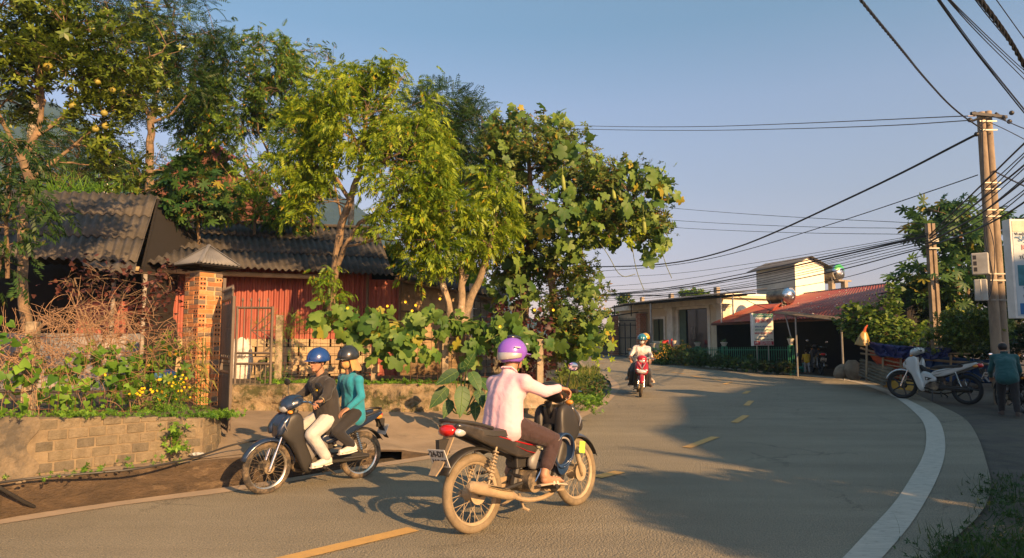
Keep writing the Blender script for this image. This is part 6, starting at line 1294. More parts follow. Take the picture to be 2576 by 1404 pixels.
sh_ = thing('seedling', 'bright leafy seedling growing out of the block wall foot', 'plant', P(432, 1140, 7.2)); pos = np.array([tuple(P(432 + random.gauss(0, 14) + (28 if random.random() < .25 else 0), random.uniform(1065, 1135), 7.1 + random.gauss(0, .06))) for _ in range(60)]); D = RNG.normal(0, .7, (60, 3)); V, Fq = scatter(big(TW, .55)[0], pos, D, RNG.uniform(.6, 1.1, 60)); np_obj('leaves', V, Fq, g_bright, sh_); m_ = MB(); m_.tube([P(430, 1150, 7.15), P(432, 1110, 7.1), P(428, 1070, 7.1)], .006, 5); m_.tube([P(432, 1125, 7.1), P(462, 1092, 7.1)], .004, 4); m_.build('stem', barkB, sh_)
weeds('ledge_weeds', 'tufts of weed on the kerb ledge', [Pz(u, v, .31) for u, v in [(130, 1202), (215, 1186), (210, 1190), (320, 1172), (10, 1205), (5, 1200), (400, 1166)]], g_bright, big(TW, .4), 12, .8)
rs_ = random.Random(2)
weeds('wall_weeds', 'grass and weeds along the top of the stone wall', [Vector((e.x, e.y + rs_.uniform(0, .6), e.z)) for e in edge[6:] for _ in range(5)], g_yg, big(TW, .6) + [T_blade(.14, .008)], 4, 1.0) if False else weeds('wall_weeds', 'weeds along the top of the stone wall', [Vector((e.x, e.y + rs_.uniform(0, .6), e.z)) for e in edge[6:] for _ in range(5)], g_bright, big(TW, .5), 4, 1.0)
blade = [T_blade(.22, .007), T_blade(.16, .006, .9)]
weeds('grass', 'grass tufts at the foot of the stone wall', [Vector((p.x, p.y - .05, p.z)) for p in RW[::2]], g_grass, blade, 5, .5, jit=(.08, .03))
# grassy ditch between the driveway and the bend
dit = []
for _ in range(1500):
    s, t = random.random(), random.random(); a, b = Pg(1400 + 100 * s, 1040 - 50 * s), Pg(1400 + 60 * s, 925 + 15 * s); p = a.lerp(b, t); dit.append(p)
weeds('ditch_grass', 'tall grass and weeds filling the ditch inside the bend', [Pg(random.uniform(1410, 1500), random.uniform(930, 1000)) for _ in range(420)], g_grass, blade + big(TW, .8), 7, 1.7, jit=(.12, .2))
weeds('ditch_weeds', 'leafy weeds along the inner road edge', [Pg(u + random.uniform(-12, 12), v + random.uniform(-6, 6)) for u, v in [(1430, 960), (1440, 990), (1455, 1005), (1475, 1010), (1490, 1000), (1470, 950), (1450, 940), (1425, 935), (1500, 985), (1415, 1000)] for _ in range(16)], g_bright, big(TW, .8), 6, 1.0, jit=(.12, .12))
shrub('verge_bush', 'dark green bush at the inner edge of the road', [(1500, 968, 30, 20, 15.2, .4), (1480, 980, 26, 16, 15, .4)], g_dark, big(THT, .8), 60, 5, 1, seed=71, gap=-.2)
shrub('verge_bush', 'light green low bush by the road edge near the dark one', [(1480, 1010, 34, 12, 13.0, .35), (1455, 1015, 30, 12, 12.6, .3)], g_bright, big(TW, .6), 60, 5, 1, seed=73, gap=-.2)
mossy = MB(); mossy.grid(lambda s, t: P(1310 + 95 * s, 975 + 52 * t, 12.2 + .5 * s - .2 * t + .05 * nz(s * 6, t * 3, 1)), 30, 12); tag(mossy.build('earth_bank', barkC, smooth=True), kind='structure')
# taro
taro_m = leaf_mat('taro_leaf', (.022, .065, .02), (.045, .11, .032), rough=.5, transl=.2); vein = pm('taro_vein', (.12, .20, .05), .6)
ta = thing('taro_plant', 'big-leaved taro clump in front of the stone wall', 'plant', P(1150, 1040, 10.8)); m_ = MB(); m2_ = MB(); st2 = MB()
for (u, v, L, W, ang, tilt) in [(1140, 955, 70, 44, -150, .5), (1190, 960, 62, 46, -60, .3), (1115, 1000, 72, 44, -130, .3), (1163, 1002, 84, 54, -92, .2), (1205, 1005, 50, 40, -70, .3), (1130, 1030, 52, 36, -110, .2), (1195, 1035, 52, 36, -85, .2), (1160, 940, 50, 40, 20, .6), (1215, 975, 60, 40, -40, .4), (1178, 930, 46, 36, 60, .5), (1235, 1010, 60, 44, -80, .3)]:
    y = 10.7 + random.uniform(-.25, .15); a = R(ang); k = y / F; L *= .66; W *= .72; base = P(u, v - 14, y); d = Vector((math.cos(a), -.35, math.sin(a))).normalized(); nrm = Vector((.35, -.8, .5)); s = d.cross(nrm).normalized(); n3 = s.cross(d)
    prof = [(-.22, .0), (-.30, .32), (-.1, .62), (.2, .72), (.5, .62), (.8, .35), (1.05, .08), (1.12, 0)]
    vs = []
    for x, wv in prof:
        for sg in (-1, 0, 1): vs.append(base + d * (x * L * k) + s * (sg * wv * W * k * .75) - n3 * (.12 * L * k * x * x) + n3 * (.10 * W * k * abs(sg) * (wv)))
    f = []
    for i in range(len(prof) - 1): f += [(i * 3, i * 3 + 1, i * 3 + 4, i * 3 + 3), (i * 3 + 1, i * 3 + 2, i * 3 + 5, i * 3 + 4)]
    m_.add(vs, f); m2_.tube([vs[i * 3 + 1] - Vector((0, .006, 0)) for i in range(len(prof))], .006, 4); st2.tube(smooth_line([P(1160 + (u - 1160) * .2, 1040, 10.8), P(1160 + (u - 1160) * .6, v + 10, 10.85), base], 2), .012, 5)
    for sg in (-1, 1):
        for i in (2, 3, 4): m2_.tube([vs[i * 3 + 1] - Vector((0, .004, 0)), vs[i * 3 + 1 + sg].lerp(vs[(i + 1) * 3 + 1 + sg], .6) - Vector((0, .004, 0))], .003, 3)
m_.build('leaves', taro_m, ta, smooth=True, fixn=False); m2_.build('leaf_veins', vein, ta, fixn=False); st2.build('leaf_stalks', vein, ta, fixn=False)
# papaya-like shrub behind the sheds, undergrowth masses
TPA = [T_lobed(.22, 7, .62, .1, .35)]
tree('papaya_tree', 'young papaya with lobed leaves behind the gap between the shed roofs', [[(500, 620, 14.6, .05), (497, 540, 14.6, .045), (495, 450, 14.6, .03)]], [(470, 450, 70, 44, 14.5, .6), (540, 480, 60, 44, 14.6, .6), (450, 520, 60, 36, 14.4, .5), (510, 530, 60, 30, 14.4, .5), (420, 480, 40, 40, 14.5, .4)], barkA, g_pap, big(TPA, .8), dens=14, per=3, gap=-.1, seed=81, droop=.3)
tree('tree', 'yellow-green bush tree right behind the long shed ridge', [[(640, 640, 16.2, .05), (640, 560, 16.2, .04), (650, 500, 16.2, .02)]], [(600, 500, 60, 40, 16, .5), (680, 520, 60, 36, 16, .5), (740, 520, 50, 40, 16, .5), (640, 450, 50, 40, 16, .5), (780, 470, 50, 60, 16.2, .5), (560, 530, 40, 24, 16, .4)], barkA, g_yg, big(TP, .95), dens=16, per=5, gap=.05, seed=83, droop=.3)
tree('tree', 'dark leafy tree mass behind the left shed roof ridge', [[(180, 560, 17, .1), (180, 450, 17, .07), (200, 380, 17, .03)]], [(120, 400, 80, 60, 17, 1), (210, 380, 80, 50, 17, 1), (180, 450, 120, 36, 16.6, .9), (60, 430, 80, 60, 17, 1), (280, 430, 70, 40, 16.6, .8), (340, 450, 50, 34, 16.4, .7), (140, 330, 50, 40, 17.4, .8)], barkB, g_dark, big(TPs, 1.3), dens=13, per=5, gap=.0, seed=85)
tree('tree', 'loose green tree behind the roof of the beige lean-to', [[(1060, 760, 19, .06), (1060, 700, 19, .03)]], [(1010, 660, 44, 30, 18.5, .8), (1070, 690, 60, 34, 18.5, .8), (1130, 700, 60, 30, 19, .8), (1220, 740, 46, 24, 20, .6), (980, 640, 30, 20, 18.5, .5), (1195, 700, 30, 34, 19.5, .5)], barkB, g_mid, big(TW, 1.2), dens=16, per=6, gap=-.1, seed=87)
bl_ = thing('banana_plant', 'upright banana leaves between the pollarded limbs', 'plant', P(1190, 760, 17)); m_ = MB()
for (u0, v0, u1, v1, w_) in [(1180, 760, 1178, 640, 12), (1185, 760, 1200, 655, 11), (1175, 765, 1150, 690, 9)]:
    a, b = P(u0, v0, 17), P(u1, v1, 17); s = Vector((w_ / F * 17, .1, 0)); m_.add([a - s * .3, a + s * .3, a.lerp(b, .5) + s, a.lerp(b, .5) - s, b], [(0, 1, 2, 3), (3, 2, 4)])
m_.build('leaves', g_bright, bl_, fixn=False)
# --- right side ---
TPB = [T_lobed(.30, 7, .66, .10, .35), T_lobed(.26, 7, .6, .15, .5)]
tree('papaya_tree', 'large dark papaya tree with deeply lobed leaves behind the poles', [[(2408, 880, 22.4, .13), (2408, 760, 22.4, .12), (2410, 640, 22.4, .10), (2420, 560, 22.5, .06)], [(2434, 880, 23.0, .11), (2432, 760, 23.0, .10), (2440, 620, 23.0, .06)]], [(2355, 540, 55, 26, 22.4, .8), (2420, 530, 60, 28, 22.7, .8), (2330, 590, 45, 24, 22.2, .7), (2400, 600, 70, 40, 22.4, .8), (2320, 690, 55, 26, 21.8, .7), (2390, 690, 70, 40, 22.0, .8), (2285, 715, 30, 14, 21.7, .4), (2350, 745, 60, 28, 21.7, .6), (2490, 600, 60, 60, 23.2, .9), (2500, 700, 60, 60, 23.2, .9), (2440, 660, 60, 50, 22.7, .8), (2530, 560, 40, 40, 23.2, .6)], barkA, g_pap, TPB, dens=9, per=3, gap=.02, seed=91, droop=.25, spread=.16)
shrub('bean_bush', 'mound of bright heart-leaved bean vine covering the end of the stall roof', [(2175, 800, 48, 36, 20.4, .6), (2230, 830, 64, 38, 20.0, .7), (2145, 805, 30, 36, 20.6, .5), (2260, 850, 50, 24, 19.4, .5), (2215, 785, 40, 30, 20.2, .5), (2245, 740, 16, 26, 20.2, .3), (2290, 830, 40, 30, 19.6, .4)], leaf_mat('leaf_bean', (.06, .13, .02), (.15, .22, .035), transl=.35), big(THT, 1.5), 42, 5, 1.1, seed=93, gap=-.15, droop=.2)
shrub('glossy_bush', 'glossy green bush in front of the tall poles', [(2400, 830, 60, 44, 17.5, .7), (2450, 840, 60, 50, 17.2, .7), (2490, 830, 34, 40, 17, .5), (2370, 850, 40, 30, 17.6, .5), (2430, 800, 50, 24, 17.4, .5)], g_hedge, big(TW, .75), 44, 6, 1.05, seed=95, gap=-.12, droop=-.5)
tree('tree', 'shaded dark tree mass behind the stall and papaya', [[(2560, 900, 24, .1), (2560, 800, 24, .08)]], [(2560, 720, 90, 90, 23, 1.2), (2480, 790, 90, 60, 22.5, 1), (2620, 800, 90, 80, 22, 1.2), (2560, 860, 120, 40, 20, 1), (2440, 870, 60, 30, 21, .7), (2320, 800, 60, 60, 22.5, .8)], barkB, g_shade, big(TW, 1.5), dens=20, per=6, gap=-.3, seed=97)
tree('tree', 'slim tree with small leaves behind the far brick gate', [[(1585, 890, 41, .08), (1582, 800, 41, .06), (1575, 760, 41, .03)]], [(1575, 755, 22, 16, 41, .9), (1590, 790, 26, 24, 41, 1), (1560, 800, 22, 26, 41, 1), (1600, 830, 24, 30, 41, 1), (1570, 850, 30, 30, 41, 1)], barkB, g_mid, big(TW, 2.0), dens=7, per=6, gap=.02, seed=99)
tree('tree', 'low leafy trees behind the black fence beside the vine tree', [[(1450, 890, 45, .08), (1450, 820, 45, .05)]], [(1420, 800, 50, 40, 45, 1.5), (1490, 820, 50, 40, 45, 1.5), (1540, 850, 30, 40, 44, 1.2), (1450, 860, 60, 34, 45, 1.2)], barkB, g_mid, big(TW, 2.2), dens=6, per=6, gap=-.1, seed=101)
tree('tree', 'small tree crown just visible above the veranda roof', [[(1745, 780, 44, .06), (1745, 745, 44, .04)]], [(1745, 738, 26, 8, 44, .8), (1725, 742, 20, 6, 44, .6), (1770, 740, 14, 6, 44, .6)], barkB, g_yg, big(TW, 2.0), dens=9, per=6, gap=-.1, seed=103)
# flower bed hedge along the stall
hg = []
for i, (u, v, ru, rv, lm, lab) in enumerate([(1640, 900, 18, 22, g_olive, 'yellowish flowering shrub at the left end of the flower bed'), (1672, 890, 24, 24, g_yg, 'tall airy shrub with orange flowers before the veranda'), (1716, 892, 26, 26, g_olive, 'dense olive shrub in the flower bed before the glass doors'), (1662, 906, 20, 16, g_dark, 'round dark shrub at the foot of the orange-flowered one'), (1752, 900, 24, 18, g_dark, 'dark round shrub before the glass doors'), (1790, 903, 26, 16, g_dark, 'wide dark shrub under the dry-sprig bowl'), (1835, 910, 24, 14, g_dark, 'dark shrub left of the bakery sign foot'), (1880, 915, 26, 14, g_dark, 'dark shrub directly under the bakery sign'), (1930, 918, 26, 14, g_shade, 'shaded shrub right of the bakery sign foot'), (1975, 918, 18, 14, g_shade, 'shaded small shrub beside the green plant stand')]):
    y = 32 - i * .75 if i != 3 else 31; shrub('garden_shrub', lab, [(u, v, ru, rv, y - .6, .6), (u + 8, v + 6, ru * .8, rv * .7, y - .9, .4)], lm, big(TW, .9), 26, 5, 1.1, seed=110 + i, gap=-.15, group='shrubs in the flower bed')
fm = MB(); rs_ = random.Random(3)
for k in range(130):
    u, v = rs_.choice([(rs_.uniform(1655, 1735), rs_.uniform(868, 890)), (rs_.uniform(1690, 1740), rs_.uniform(866, 880)), (rs_.uniform(1640, 1680), rs_.uniform(885, 905))]); c = P(u, v, 29.8); fm.ell(c, (.020, .018, .018), n=6, m=4)
tag(fm.build('orange_flowers', pm('orange_petal', (.60, .33, .03), .7), fixn=False), 'small orange blossoms over the flower bed shrubs', 'flowers', kind='stuff')
weeds('bed_grass', 'low grass along the foot of the flower bed', [Pg(random.uniform(1640, 1990), 0) if False else Pg(u, v) for u, v in [(1640 + 350 * f + random.uniform(-3, 3), 912 + 22 * f - 1) for f in [random.random() for _ in range(160)]]], g_bright, blade + big(TW, .6), 5, 1.1, jit=(.2, .12))
# bottom right verge
weeds('verge_grass', 'dark grass and leaves on the shaded verge at the lower right', [Pg(random.uniform(2340, 2640), random.uniform(1350, 1440)) for _ in range(170)] + [Pg(random.uniform(2470, 2640), random.uniform(1200, 1340)) for _ in range(110)], g_dark, blade + big(TW, .5), 6, .6, jit=(.10, .10))
weeds('dry_leaves', 'fallen dry leaves scattered on the right verge', [Pg(random.uniform(2420, 2600), random.uniform(1290, 1400), .01) for _ in range(10)] + [Pg(random.uniform(2270, 2330), random.uniform(985, 995), .01) for _ in range(20)], leaf_mat('fallen_leaf', (.30, .19, .08), (.50, .36, .16)), [T_heart(.02)], 2, 1.0, up=0, jit=(.05, .05))
weeds('roof_grass', 'grass growing behind the ridge of the left roof', [P(random.uniform(80, 330), 486, 14.0) for _ in range(70)], g_bright, [T_blade(.5, .012)], 4, 1.0)
# ================= unseen shadow casters added outside the frame =================
S2 = SUN_DIR; B2 = Vector((-S2.y, S2.x, 0)); TE = math.tan(R(SUN_EL))
def ab(a, b, z): p = S2 * a + B2 * b; return Vector((p.x, p.y, z))
prof_px = [(1790, 1150), (1545, 1122), (1640, 1083), (1700, 1060), (1706, 1035), (1694, 998), (1800, 993), (1890, 970), (2030, 965), (2160, 961), (2240, 968)]
pr = []
for u, v in prof_px:
    p = Pg(u, v); pr.append((p.dot(B2), p.dot(S2), p.z))
AH = 15.0
pr.sort(); top = []
for b, a, z in pr: top.append((b, (AH - a) * TE + z))
nb = thing('caster_house', 'plain unseen house added to the right, outline shaped to shade the road', 'house', ab(AH + 2, 12, 0))  # added unseen block; roofline traced back from the road shadow
m_ = MB(); b0 = top[0][0]; poly = [ab(AH, top[0][0], 0)] + [ab(AH, b, z) for b, z in top] + [ab(AH, top[-1][0] + 4, top[-1][1]), ab(AH, top[-1][0] + 4, 0)]
m_.wallpoly(poly, S2 * 6); m_.build('wall', pm('caster_wall', (.45, .40, .32), .9), nb)

# unseen tree added beside the viewer, crown clumps set to dapple the near lane
def shade_tree():
    t = thing('shade_tree', 'loose-crowned unseen tree added to the right, crown shaped to dapple the near lane', 'tree', ab(5.0, 3.6, 0)); m_ = MB(); base = ab(5.0, 3.6, 0); fork = ab(5.0, 3.7, 2.4); m_.tube([base, base.lerp(fork, .5) + Vector((.05, 0, 0)), fork], [.16, .13, .11], 10); P0, D0 = [], []
    for u, v, r_ in [(1750, 1260, .75), (1980, 1250, .9), (1650, 1215, .42), (1850, 1330, .5), (2200, 1300, 1.0), (2050, 1370, .5), (2380, 1400, 1.0), (2020, 1310, .7), (2140, 1340, .7), (2280, 1350, .7), (1900, 1255, .6), (2050, 1265, .55), (2200, 1385, .8), (1950, 1350, .4), (2330, 1330, .6), (1800, 1225, .4)]:
        g_ = Pg(u, v); a = 4.6 + random.uniform(-.5, .9); c = ab(a, g_.dot(B2), (a - g_.dot(S2)) * TE); m_.tube(limb_path(fork, c), [.06, .05, .04, .03, .024, .018, .012], 6)
        n = int(105 * r_ ** 1.5) + 6; d = unit(RNG.normal(0, 1, (n, 3))); P0.append(np.array(c) + d * (RNG.random(n) ** .5 * r_)[:, None] * np.array([1, 1, .5])); D0.append(d)
    Pp, Dd = np.concatenate(P0), np.concatenate(D0); Pp = np.repeat(Pp, 6, 0) + RNG.normal(0, .10, (len(Pp) * 6, 3)); Dd = np.repeat(Dd, 6, 0) + RNG.normal(0, .6, Pp.shape); V, Fq = scatter(big(TW, 1.2)[0], Pp, Dd, RNG.uniform(.7, 1.2, len(Pp)))
    m_.build('trunk', barkB, t, smooth=True, fixn=False); np_obj('crown', V, Fq, g_mid, t)
shade_tree()

# unseen hedge added outside the right edge to darken the verge
def hedge():
    t = thing('hedge', 'dense dark hedge added out of view at the right to darken the verge', 'hedge', Vector((6.6, 5.2, 0))); n = 2600
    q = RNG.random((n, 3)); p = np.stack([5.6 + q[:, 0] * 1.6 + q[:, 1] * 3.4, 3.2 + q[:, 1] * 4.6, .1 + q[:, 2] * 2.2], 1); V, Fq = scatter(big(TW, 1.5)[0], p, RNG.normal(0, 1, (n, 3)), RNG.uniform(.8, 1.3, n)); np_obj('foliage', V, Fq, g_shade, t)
    m_ = MB()
    for i in range(9): m_.tube([(6.2 + i * .42, 3.5 + i * .5, 0), (6.3 + i * .42, 3.5 + i * .5, 1.8)], .03, 5)
    m_.build('stems', barkB, t)
hedge()
# ================= MOTORBIKES =================
tyre_m = pm('tyre', (.05, .042, .034), .9, col2=(.03, .026, .022), scale=14, grime=(.30, .22, .13), gscale=7, glo=.42, ghi=.75, bump=.004, bscale=120)
tyre_dusty = pm('tyre_dusty', (.25, .19, .115), .95, col2=(.15, .115, .07), scale=10, bump=.004, bscale=120)
tyre_clean = pm('tyre_black', (.022, .021, .02), .85, col2=(.015, .014, .013), scale=14)
rim_dusty = pm('rim_dusty', (.46, .36, .23), .7, .2, col2=(.30, .23, .14), scale=9); rim_chrome = pm('rim_chrome', (.62, .57, .48), .25, .9, col2=(.5, .44, .34), scale=7)
alloy_black = pm('alloy_black', (.02, .02, .02), .4)
chrome = pm('chrome', (.78, .76, .70), .16, 1.0, col2=(.68, .64, .56), scale=5)
seat_m = pm('seat_vinyl', (.035, .034, .033), .5, col2=(.025, .024, .023), bump=.002, bscale=90)
plastic = pm('black_plastic', (.022, .021, .02), .5, col2=(.030, .027, .023), scale=6)
engine_m = pm('engine_alloy', (.13, .11, .085), .6, .4, col2=(.05, .043, .034), scale=9, bump=.004, bscale=50, grime=(.36, .27, .165), gscale=8)
mud = pm('mud_coat', (.38, .285, .17), .95, col2=(.26, .19, .115), scale=9, bump=.004)
tail_red = pm('tail_red', (.55, .015, .012), .18, coat=.6); amber = pm('amber_lens', (.72, .30, .05), .25); lens_c = pm('lens_clear', (.72, .72, .70), .12, .35, coat=.8); mirror_g = pm('mirror_glass', (.75, .8, .85), .04, 1.0)
plate_w = pm('plate_white', (.62, .60, .54), .6, col2=(.5, .47, .40), scale=20); ink = pm('plate_ink', (.06, .05, .045), .7)
def paint(name, c, c2=None, dust_=None): return pm(name, c, .3, col2=c2 or tuple(x * .8 for x in c), scale=2.5, coat=.7, grime=dust_, gscale=3, glo=.55, ghi=.9)
def shell(mb, prof, w0, w1, off=.0, inset=.025, side=1):
    """rounded panel: outline at depth w0, inset outline bulged to w1 (one side)"""
    k = len(prof); c = Vector((sum(p[0] for p in prof) / k, sum(p[1] for p in prof) / k)); vs = []
    for d, sc in ((w0, 1.0), (w0 + (w1 - w0) * .7, 1.0), (w1, None)):
        for x, z in prof:
            v = Vector((x, z))
            if sc is None: dd = (c - v); v = v + dd.normalized() * min(inset, dd.length * .6)
            vs.append((v.x, side * d, v.y))
    fs = [tuple(range(2 * k, 3 * k))] + [(r * k + i, r * k + (i + 1) % k, (r + 1) * k + (i + 1) % k, (r + 1) * k + i) for r in (0, 1) for i in range(k)] + [tuple(range(k))]
    mb.add(vs, fs)
def wheel(root, x, spoke, tm, rm, name, r=.283, hub='drum', steer=0, sc=1.0, hubm=None):
    M = Matrix.Rotation(steer, 3, 'Z'); T = lambda p: tuple(M @ Vector(p) + Vector((x, 0, 0)))
    m_ = MB(); R0 = r - .028
    vs = []; n, mm_ = 56, 12
    for i in range(n):
        q = 2 * math.pi * i / n
        for j in range(mm_):
            w_ = 2 * math.pi * j / mm_; rr = R0 + .036 * math.cos(w_) * (1.0 if math.cos(w_) < .6 else .92 + .05 * (i % 2)); y = .036 * math.sin(w_) * 1.0; vs.append(T((rr * math.cos(q), y, r + rr * math.sin(q))))
    m_.add(vs, [(i * mm_ + j, i * mm_ + (j + 1) % mm_, ((i + 1) % n) * mm_ + (j + 1) % mm_, ((i + 1) % n) * mm_ + j) for i in range(n) for j in range(mm_)])
    h_ = MB(); hr = .062 if hub == 'drum' else .045
    h_.cyl(T((0, -.055, r)), T((0, .055, r)), hr, n=24); h_.cyl(T((0, -.08, r)), T((0, .08, r)), .02, n=10); h_.cyl(T((0, -.062, r)), T((0, -.05, r)), hr * 1.25, hr * 1.15, n=24)
    if spoke:
        for i in range(32):
            a = 2 * math.pi * i / 32; sd = 1 if i % 2 else -1; a2 = a + (.42 if (i // 2) % 2 else -.42)
            h_.tube([T((hr * math.cos(a), sd * .035, r + hr * math.sin(a))), T(((R0 - .035) * math.cos(a2), 0, r + (R0 - .035) * math.sin(a2)))], .0022, 4, caps=False)
    else:
        for i in range(5):
            a = 2 * math.pi * i / 5 + .4
            for da in (-.0, ):
                p0 = Vector((hr * .8 * math.cos(a), 0, hr * .8 * math.sin(a))); p1 = Vector(((R0 - .03) * math.cos(a + .18), 0, (R0 - .03) * math.sin(a + .18))); h_.tube([T((p0.x, .0, r + p0.z)), T(((p0.x + p1.x) / 2, .0, r + (p0.z + p1.z) / 2)), T((p1.x, 0, r + p1.z))], [.022, .014, .02], 6)
    w_ = h_.build(name, hubm or (rim_dusty if rm is rim_dusty else engine_m if spoke else alloy_black), root, world=False, smooth=True)
    m_.build('tyre', tm, w_, world=False, smooth=True)
    q_ = MB(); vs = []; prof = [(R0 - .030, -.022), (R0 - .018, -.024), (R0 - .022, -.012), (R0 - .038, -.006), (R0 - .038, .006), (R0 - .022, .012), (R0 - .018, .024), (R0 - .030, .022), (R0 - .044, .008), (R0 - .044, -.008)]
    k = len(prof)
    for i in range(56):
        q = 2 * math.pi * i / 56
        for rr, y in prof: vs.append(T((rr * math.cos(q), y, r + rr * math.sin(q))))
    q_.add(vs, [(i * k + j, i * k + (j + 1) % k, ((i + 1) % 56) * k + (j + 1) % k, ((i + 1) % 56) * k + j) for i in range(56) for j in range(k)]); q_.build('rim', rm, w_, world=False, smooth=True)
    return w_
def arcpanel(mb, cx, cz, r0, a0, a1, w0, w1, thick=.004, n=16, drop=.03, m_=8):
    """mudguard: arc over a wheel, with rounded section"""
    def fn(s, t):
        a = R(a0 + (a1 - a0) * s); w_ = (w0 + (w1 - w0) * s); q = (t - .5) * 2; rr = r0 - drop * abs(q) ** 2.5
        return Vector((cx + rr * math.cos(a), q * w_, cz + rr * math.sin(a)))
    mb.grid(fn, n, m_)
def make_bike(name, lab, rear, front, body, accent, kind='underbone', spoke=True, tm=None, rm=None, lean=0.0, steer=0.0, scale=1.0, plate=None, front_only=False, fender=None, rack=True, dirty=False, shieldm=None, mirrors=(1, -1), tail=True, headm=None, group=None, redline=None):
    d = front - rear; yaw = math.atan2(d.y, d.x); mid = (rear + front) / 2
    pitch = math.atan2(d.z, math.hypot(d.x, d.y))
    t = thing(name, lab, 'motorbike', mid, (lean, -pitch, yaw), group=group, scale=scale)
    W = dict(world=False); XF, XR = .61, -.61; tm = tm or tyre_m; rm = rm or rim_chrome; fender = fender or body; shieldm = shieldm or plastic
    WR = .283 if kind == 'underbone' else .275
    Ms = Matrix.Rotation(steer, 4, 'Z'); piv = Vector((.36, 0, 0))
    def st(p): q = Vector(p) - piv; q = Matrix.Rotation(steer, 3, 'Z') @ q; return tuple(q + piv)
    fx = st((XF, 0, 0)); wf_ = wheel(t, XF, spoke, tm, rm, 'wheel', steer=steer, r=WR)
    if steer: 
        off = Vector(fx) - Vector((XF, 0, 0)); wf_.location = off
    wheel(t, XR, spoke, tm, rm, 'wheel', r=WR)
    # fork
    for sg in (-1, 1):
        m_ = MB(); m_.tube([st((XF, sg * .075, WR)), st((XF - .06, sg * .075, WR + .17))], [.024, .022], 12); m_.tube([st((XF - .06, sg * .075, WR + .17)), st((XF - .135, sg * .07, WR + .36))], .015, 10); m_.tube([st((XF, sg * .075, WR + .02)), st((XF + .01, sg * .075, WR - .03))], .02, 8)
        m_.build('fork_leg', chrome if not dirty else rim_dusty, t, smooth=True, **W)
    # front fender
    m_ = MB(); arcpanel(m_, XF, WR, WR + .045, 20, 175, .05, .075); m_.v = [st(v) for v in m_.v]; m_.build('front_fender', fender, t, smooth=True, solid=.006, **W)
    # leg shield: two swept side plates joined by a centre cover
    if kind == 'underbone':
        sp_ = [(.38, .90), (.46, .84), (.53, .74), (.53, .64), (.45, .57), (.38, .49), (.31, .36), (.24, .21), (.16, .165), (.10, .20), (.12, .34), (.19, .48), (.24, .62), (.25, .78), (.28, .88)]
        for sg in (-1, 1):
            m_ = MB(); shell(m_, sp_, .06, .172, side=sg, inset=.05); m_.build('leg_shield', shieldm, t, smooth=True, sub=2, auto=False, **W)
        m_ = MB(); cp = [(.30, .86), (.42, .88), (.535, .75), (.535, .62), (.44, .54), (.30, .60)]; m_.prism(cp, -.085, .085); m_.build('front_cowl', body, t, smooth=True, bevel=.02, seg=3, **W)
        for sg in (-1, 1):
            m_ = MB(); shell(m_, [(.40, .90), (.48, .84), (.575, .72), (.56, .62), (.49, .64), (.42, .76)], .05, .165, side=sg, inset=.03); m_.build('front_panel', body, t, smooth=True, sub=2, auto=False, **W)
            m_ = MB(); m_.tube([(.50, sg * .150, .80), (.50, sg * .170, .75), (.47, sg * .178, .69)], [.004, .014, .003], 6, flat=.5); m_.build('cowl_decal', accent, t, smooth=True, **W)
        # centre side covers (triangular)
        for sg in (-1, 1):
            m_ = MB(); shell(m_, [(.22, .58), (.14, .61), (-.08, .53), (-.12, .42), (-.05, .37), (.05, .40), (.14, .26), (.19, .30), (.23, .44)], .05, .13, side=sg, inset=.03); m_.build('side_cover', pm('side_grey', (.20, .19, .175), .45, col2=(.15, .14, .13)) if body is not WHT else body, t, smooth=True, sub=1, auto=False, **W)
            m_ = MB(); m_.prism([(.12, .48), (-.02, .46), (.05, .41), (.11, .41)], sg * .122 - .006, sg * .120 + .008); m_.build('cover_vent', plastic, t, **W)
        m_ = MB(); m_.prism([(.24, .60), (.34, .72), (.26, .72), (.06, .58), (-.08, .58), (-.08, .48), (.15, .48)], -.05, .05); m_.build('centre_tunnel', plastic, t, smooth=True, bevel=.02, **W)
        # tail side panels
        tp = [(.05, .57), (-.12, .635), (-.40, .72), (-.62, .785), (-.80, .83), (-.86, .81), (-.80, .75), (-.62, .67), (-.42, .58), (-.20, .49), (-.02, .48)]
        for sg in (-1, 1):
            m_ = MB(); shell(m_, tp, .05, .135, side=sg, inset=.035); m_.build('tail_panel', body, t, smooth=True, sub=2, auto=False, **W)
            m_ = MB(); a = redline or accent
            m_.tube([(-.02, sg * .125, .575), (-.12, sg * .130, .595), (-.30, sg * .132, .645), (-.52, sg * .130, .71)], [.004, .011, .009, .003], 6, flat=.5); m_.tube([(-.05, sg * .128, .52), (-.14, sg * .132, .545), (-.26, sg * .132, .60)], [.011, .009, .002], 6, flat=.4); m_.build('panel_stripe', a, t, smooth=True, **W)
        m_ = MB(); arcpanel(m_, XR, WR, WR + .055, 55, 150, .065, .055, drop=.02); m_.build('rear_fender', plastic, t, smooth=True, solid=.006, **W)
        m_ = MB(); m_.add([(-.80, -.06, .76), (-.80, .06, .76), (-.94, .055, .52), (-.94, -.055, .52), (-.99, -.04, .46), (-.99, .04, .46)], [(0, 1, 2, 3), (3, 2, 5, 4)]); m_.build('mud_flap', mud if dirty else plastic, t, solid=.01, **W)
    else:      # scooter-like: wide body
        sp_ = [(.34, .94), (.44, .90), (.56, .76), (.56, .60), (.50, .50), (.44, .42), (.42, .24), (.10, .20), (-.15, .22), (-.15, .30), (.30, .30), (.36, .50), (.38, .80)]
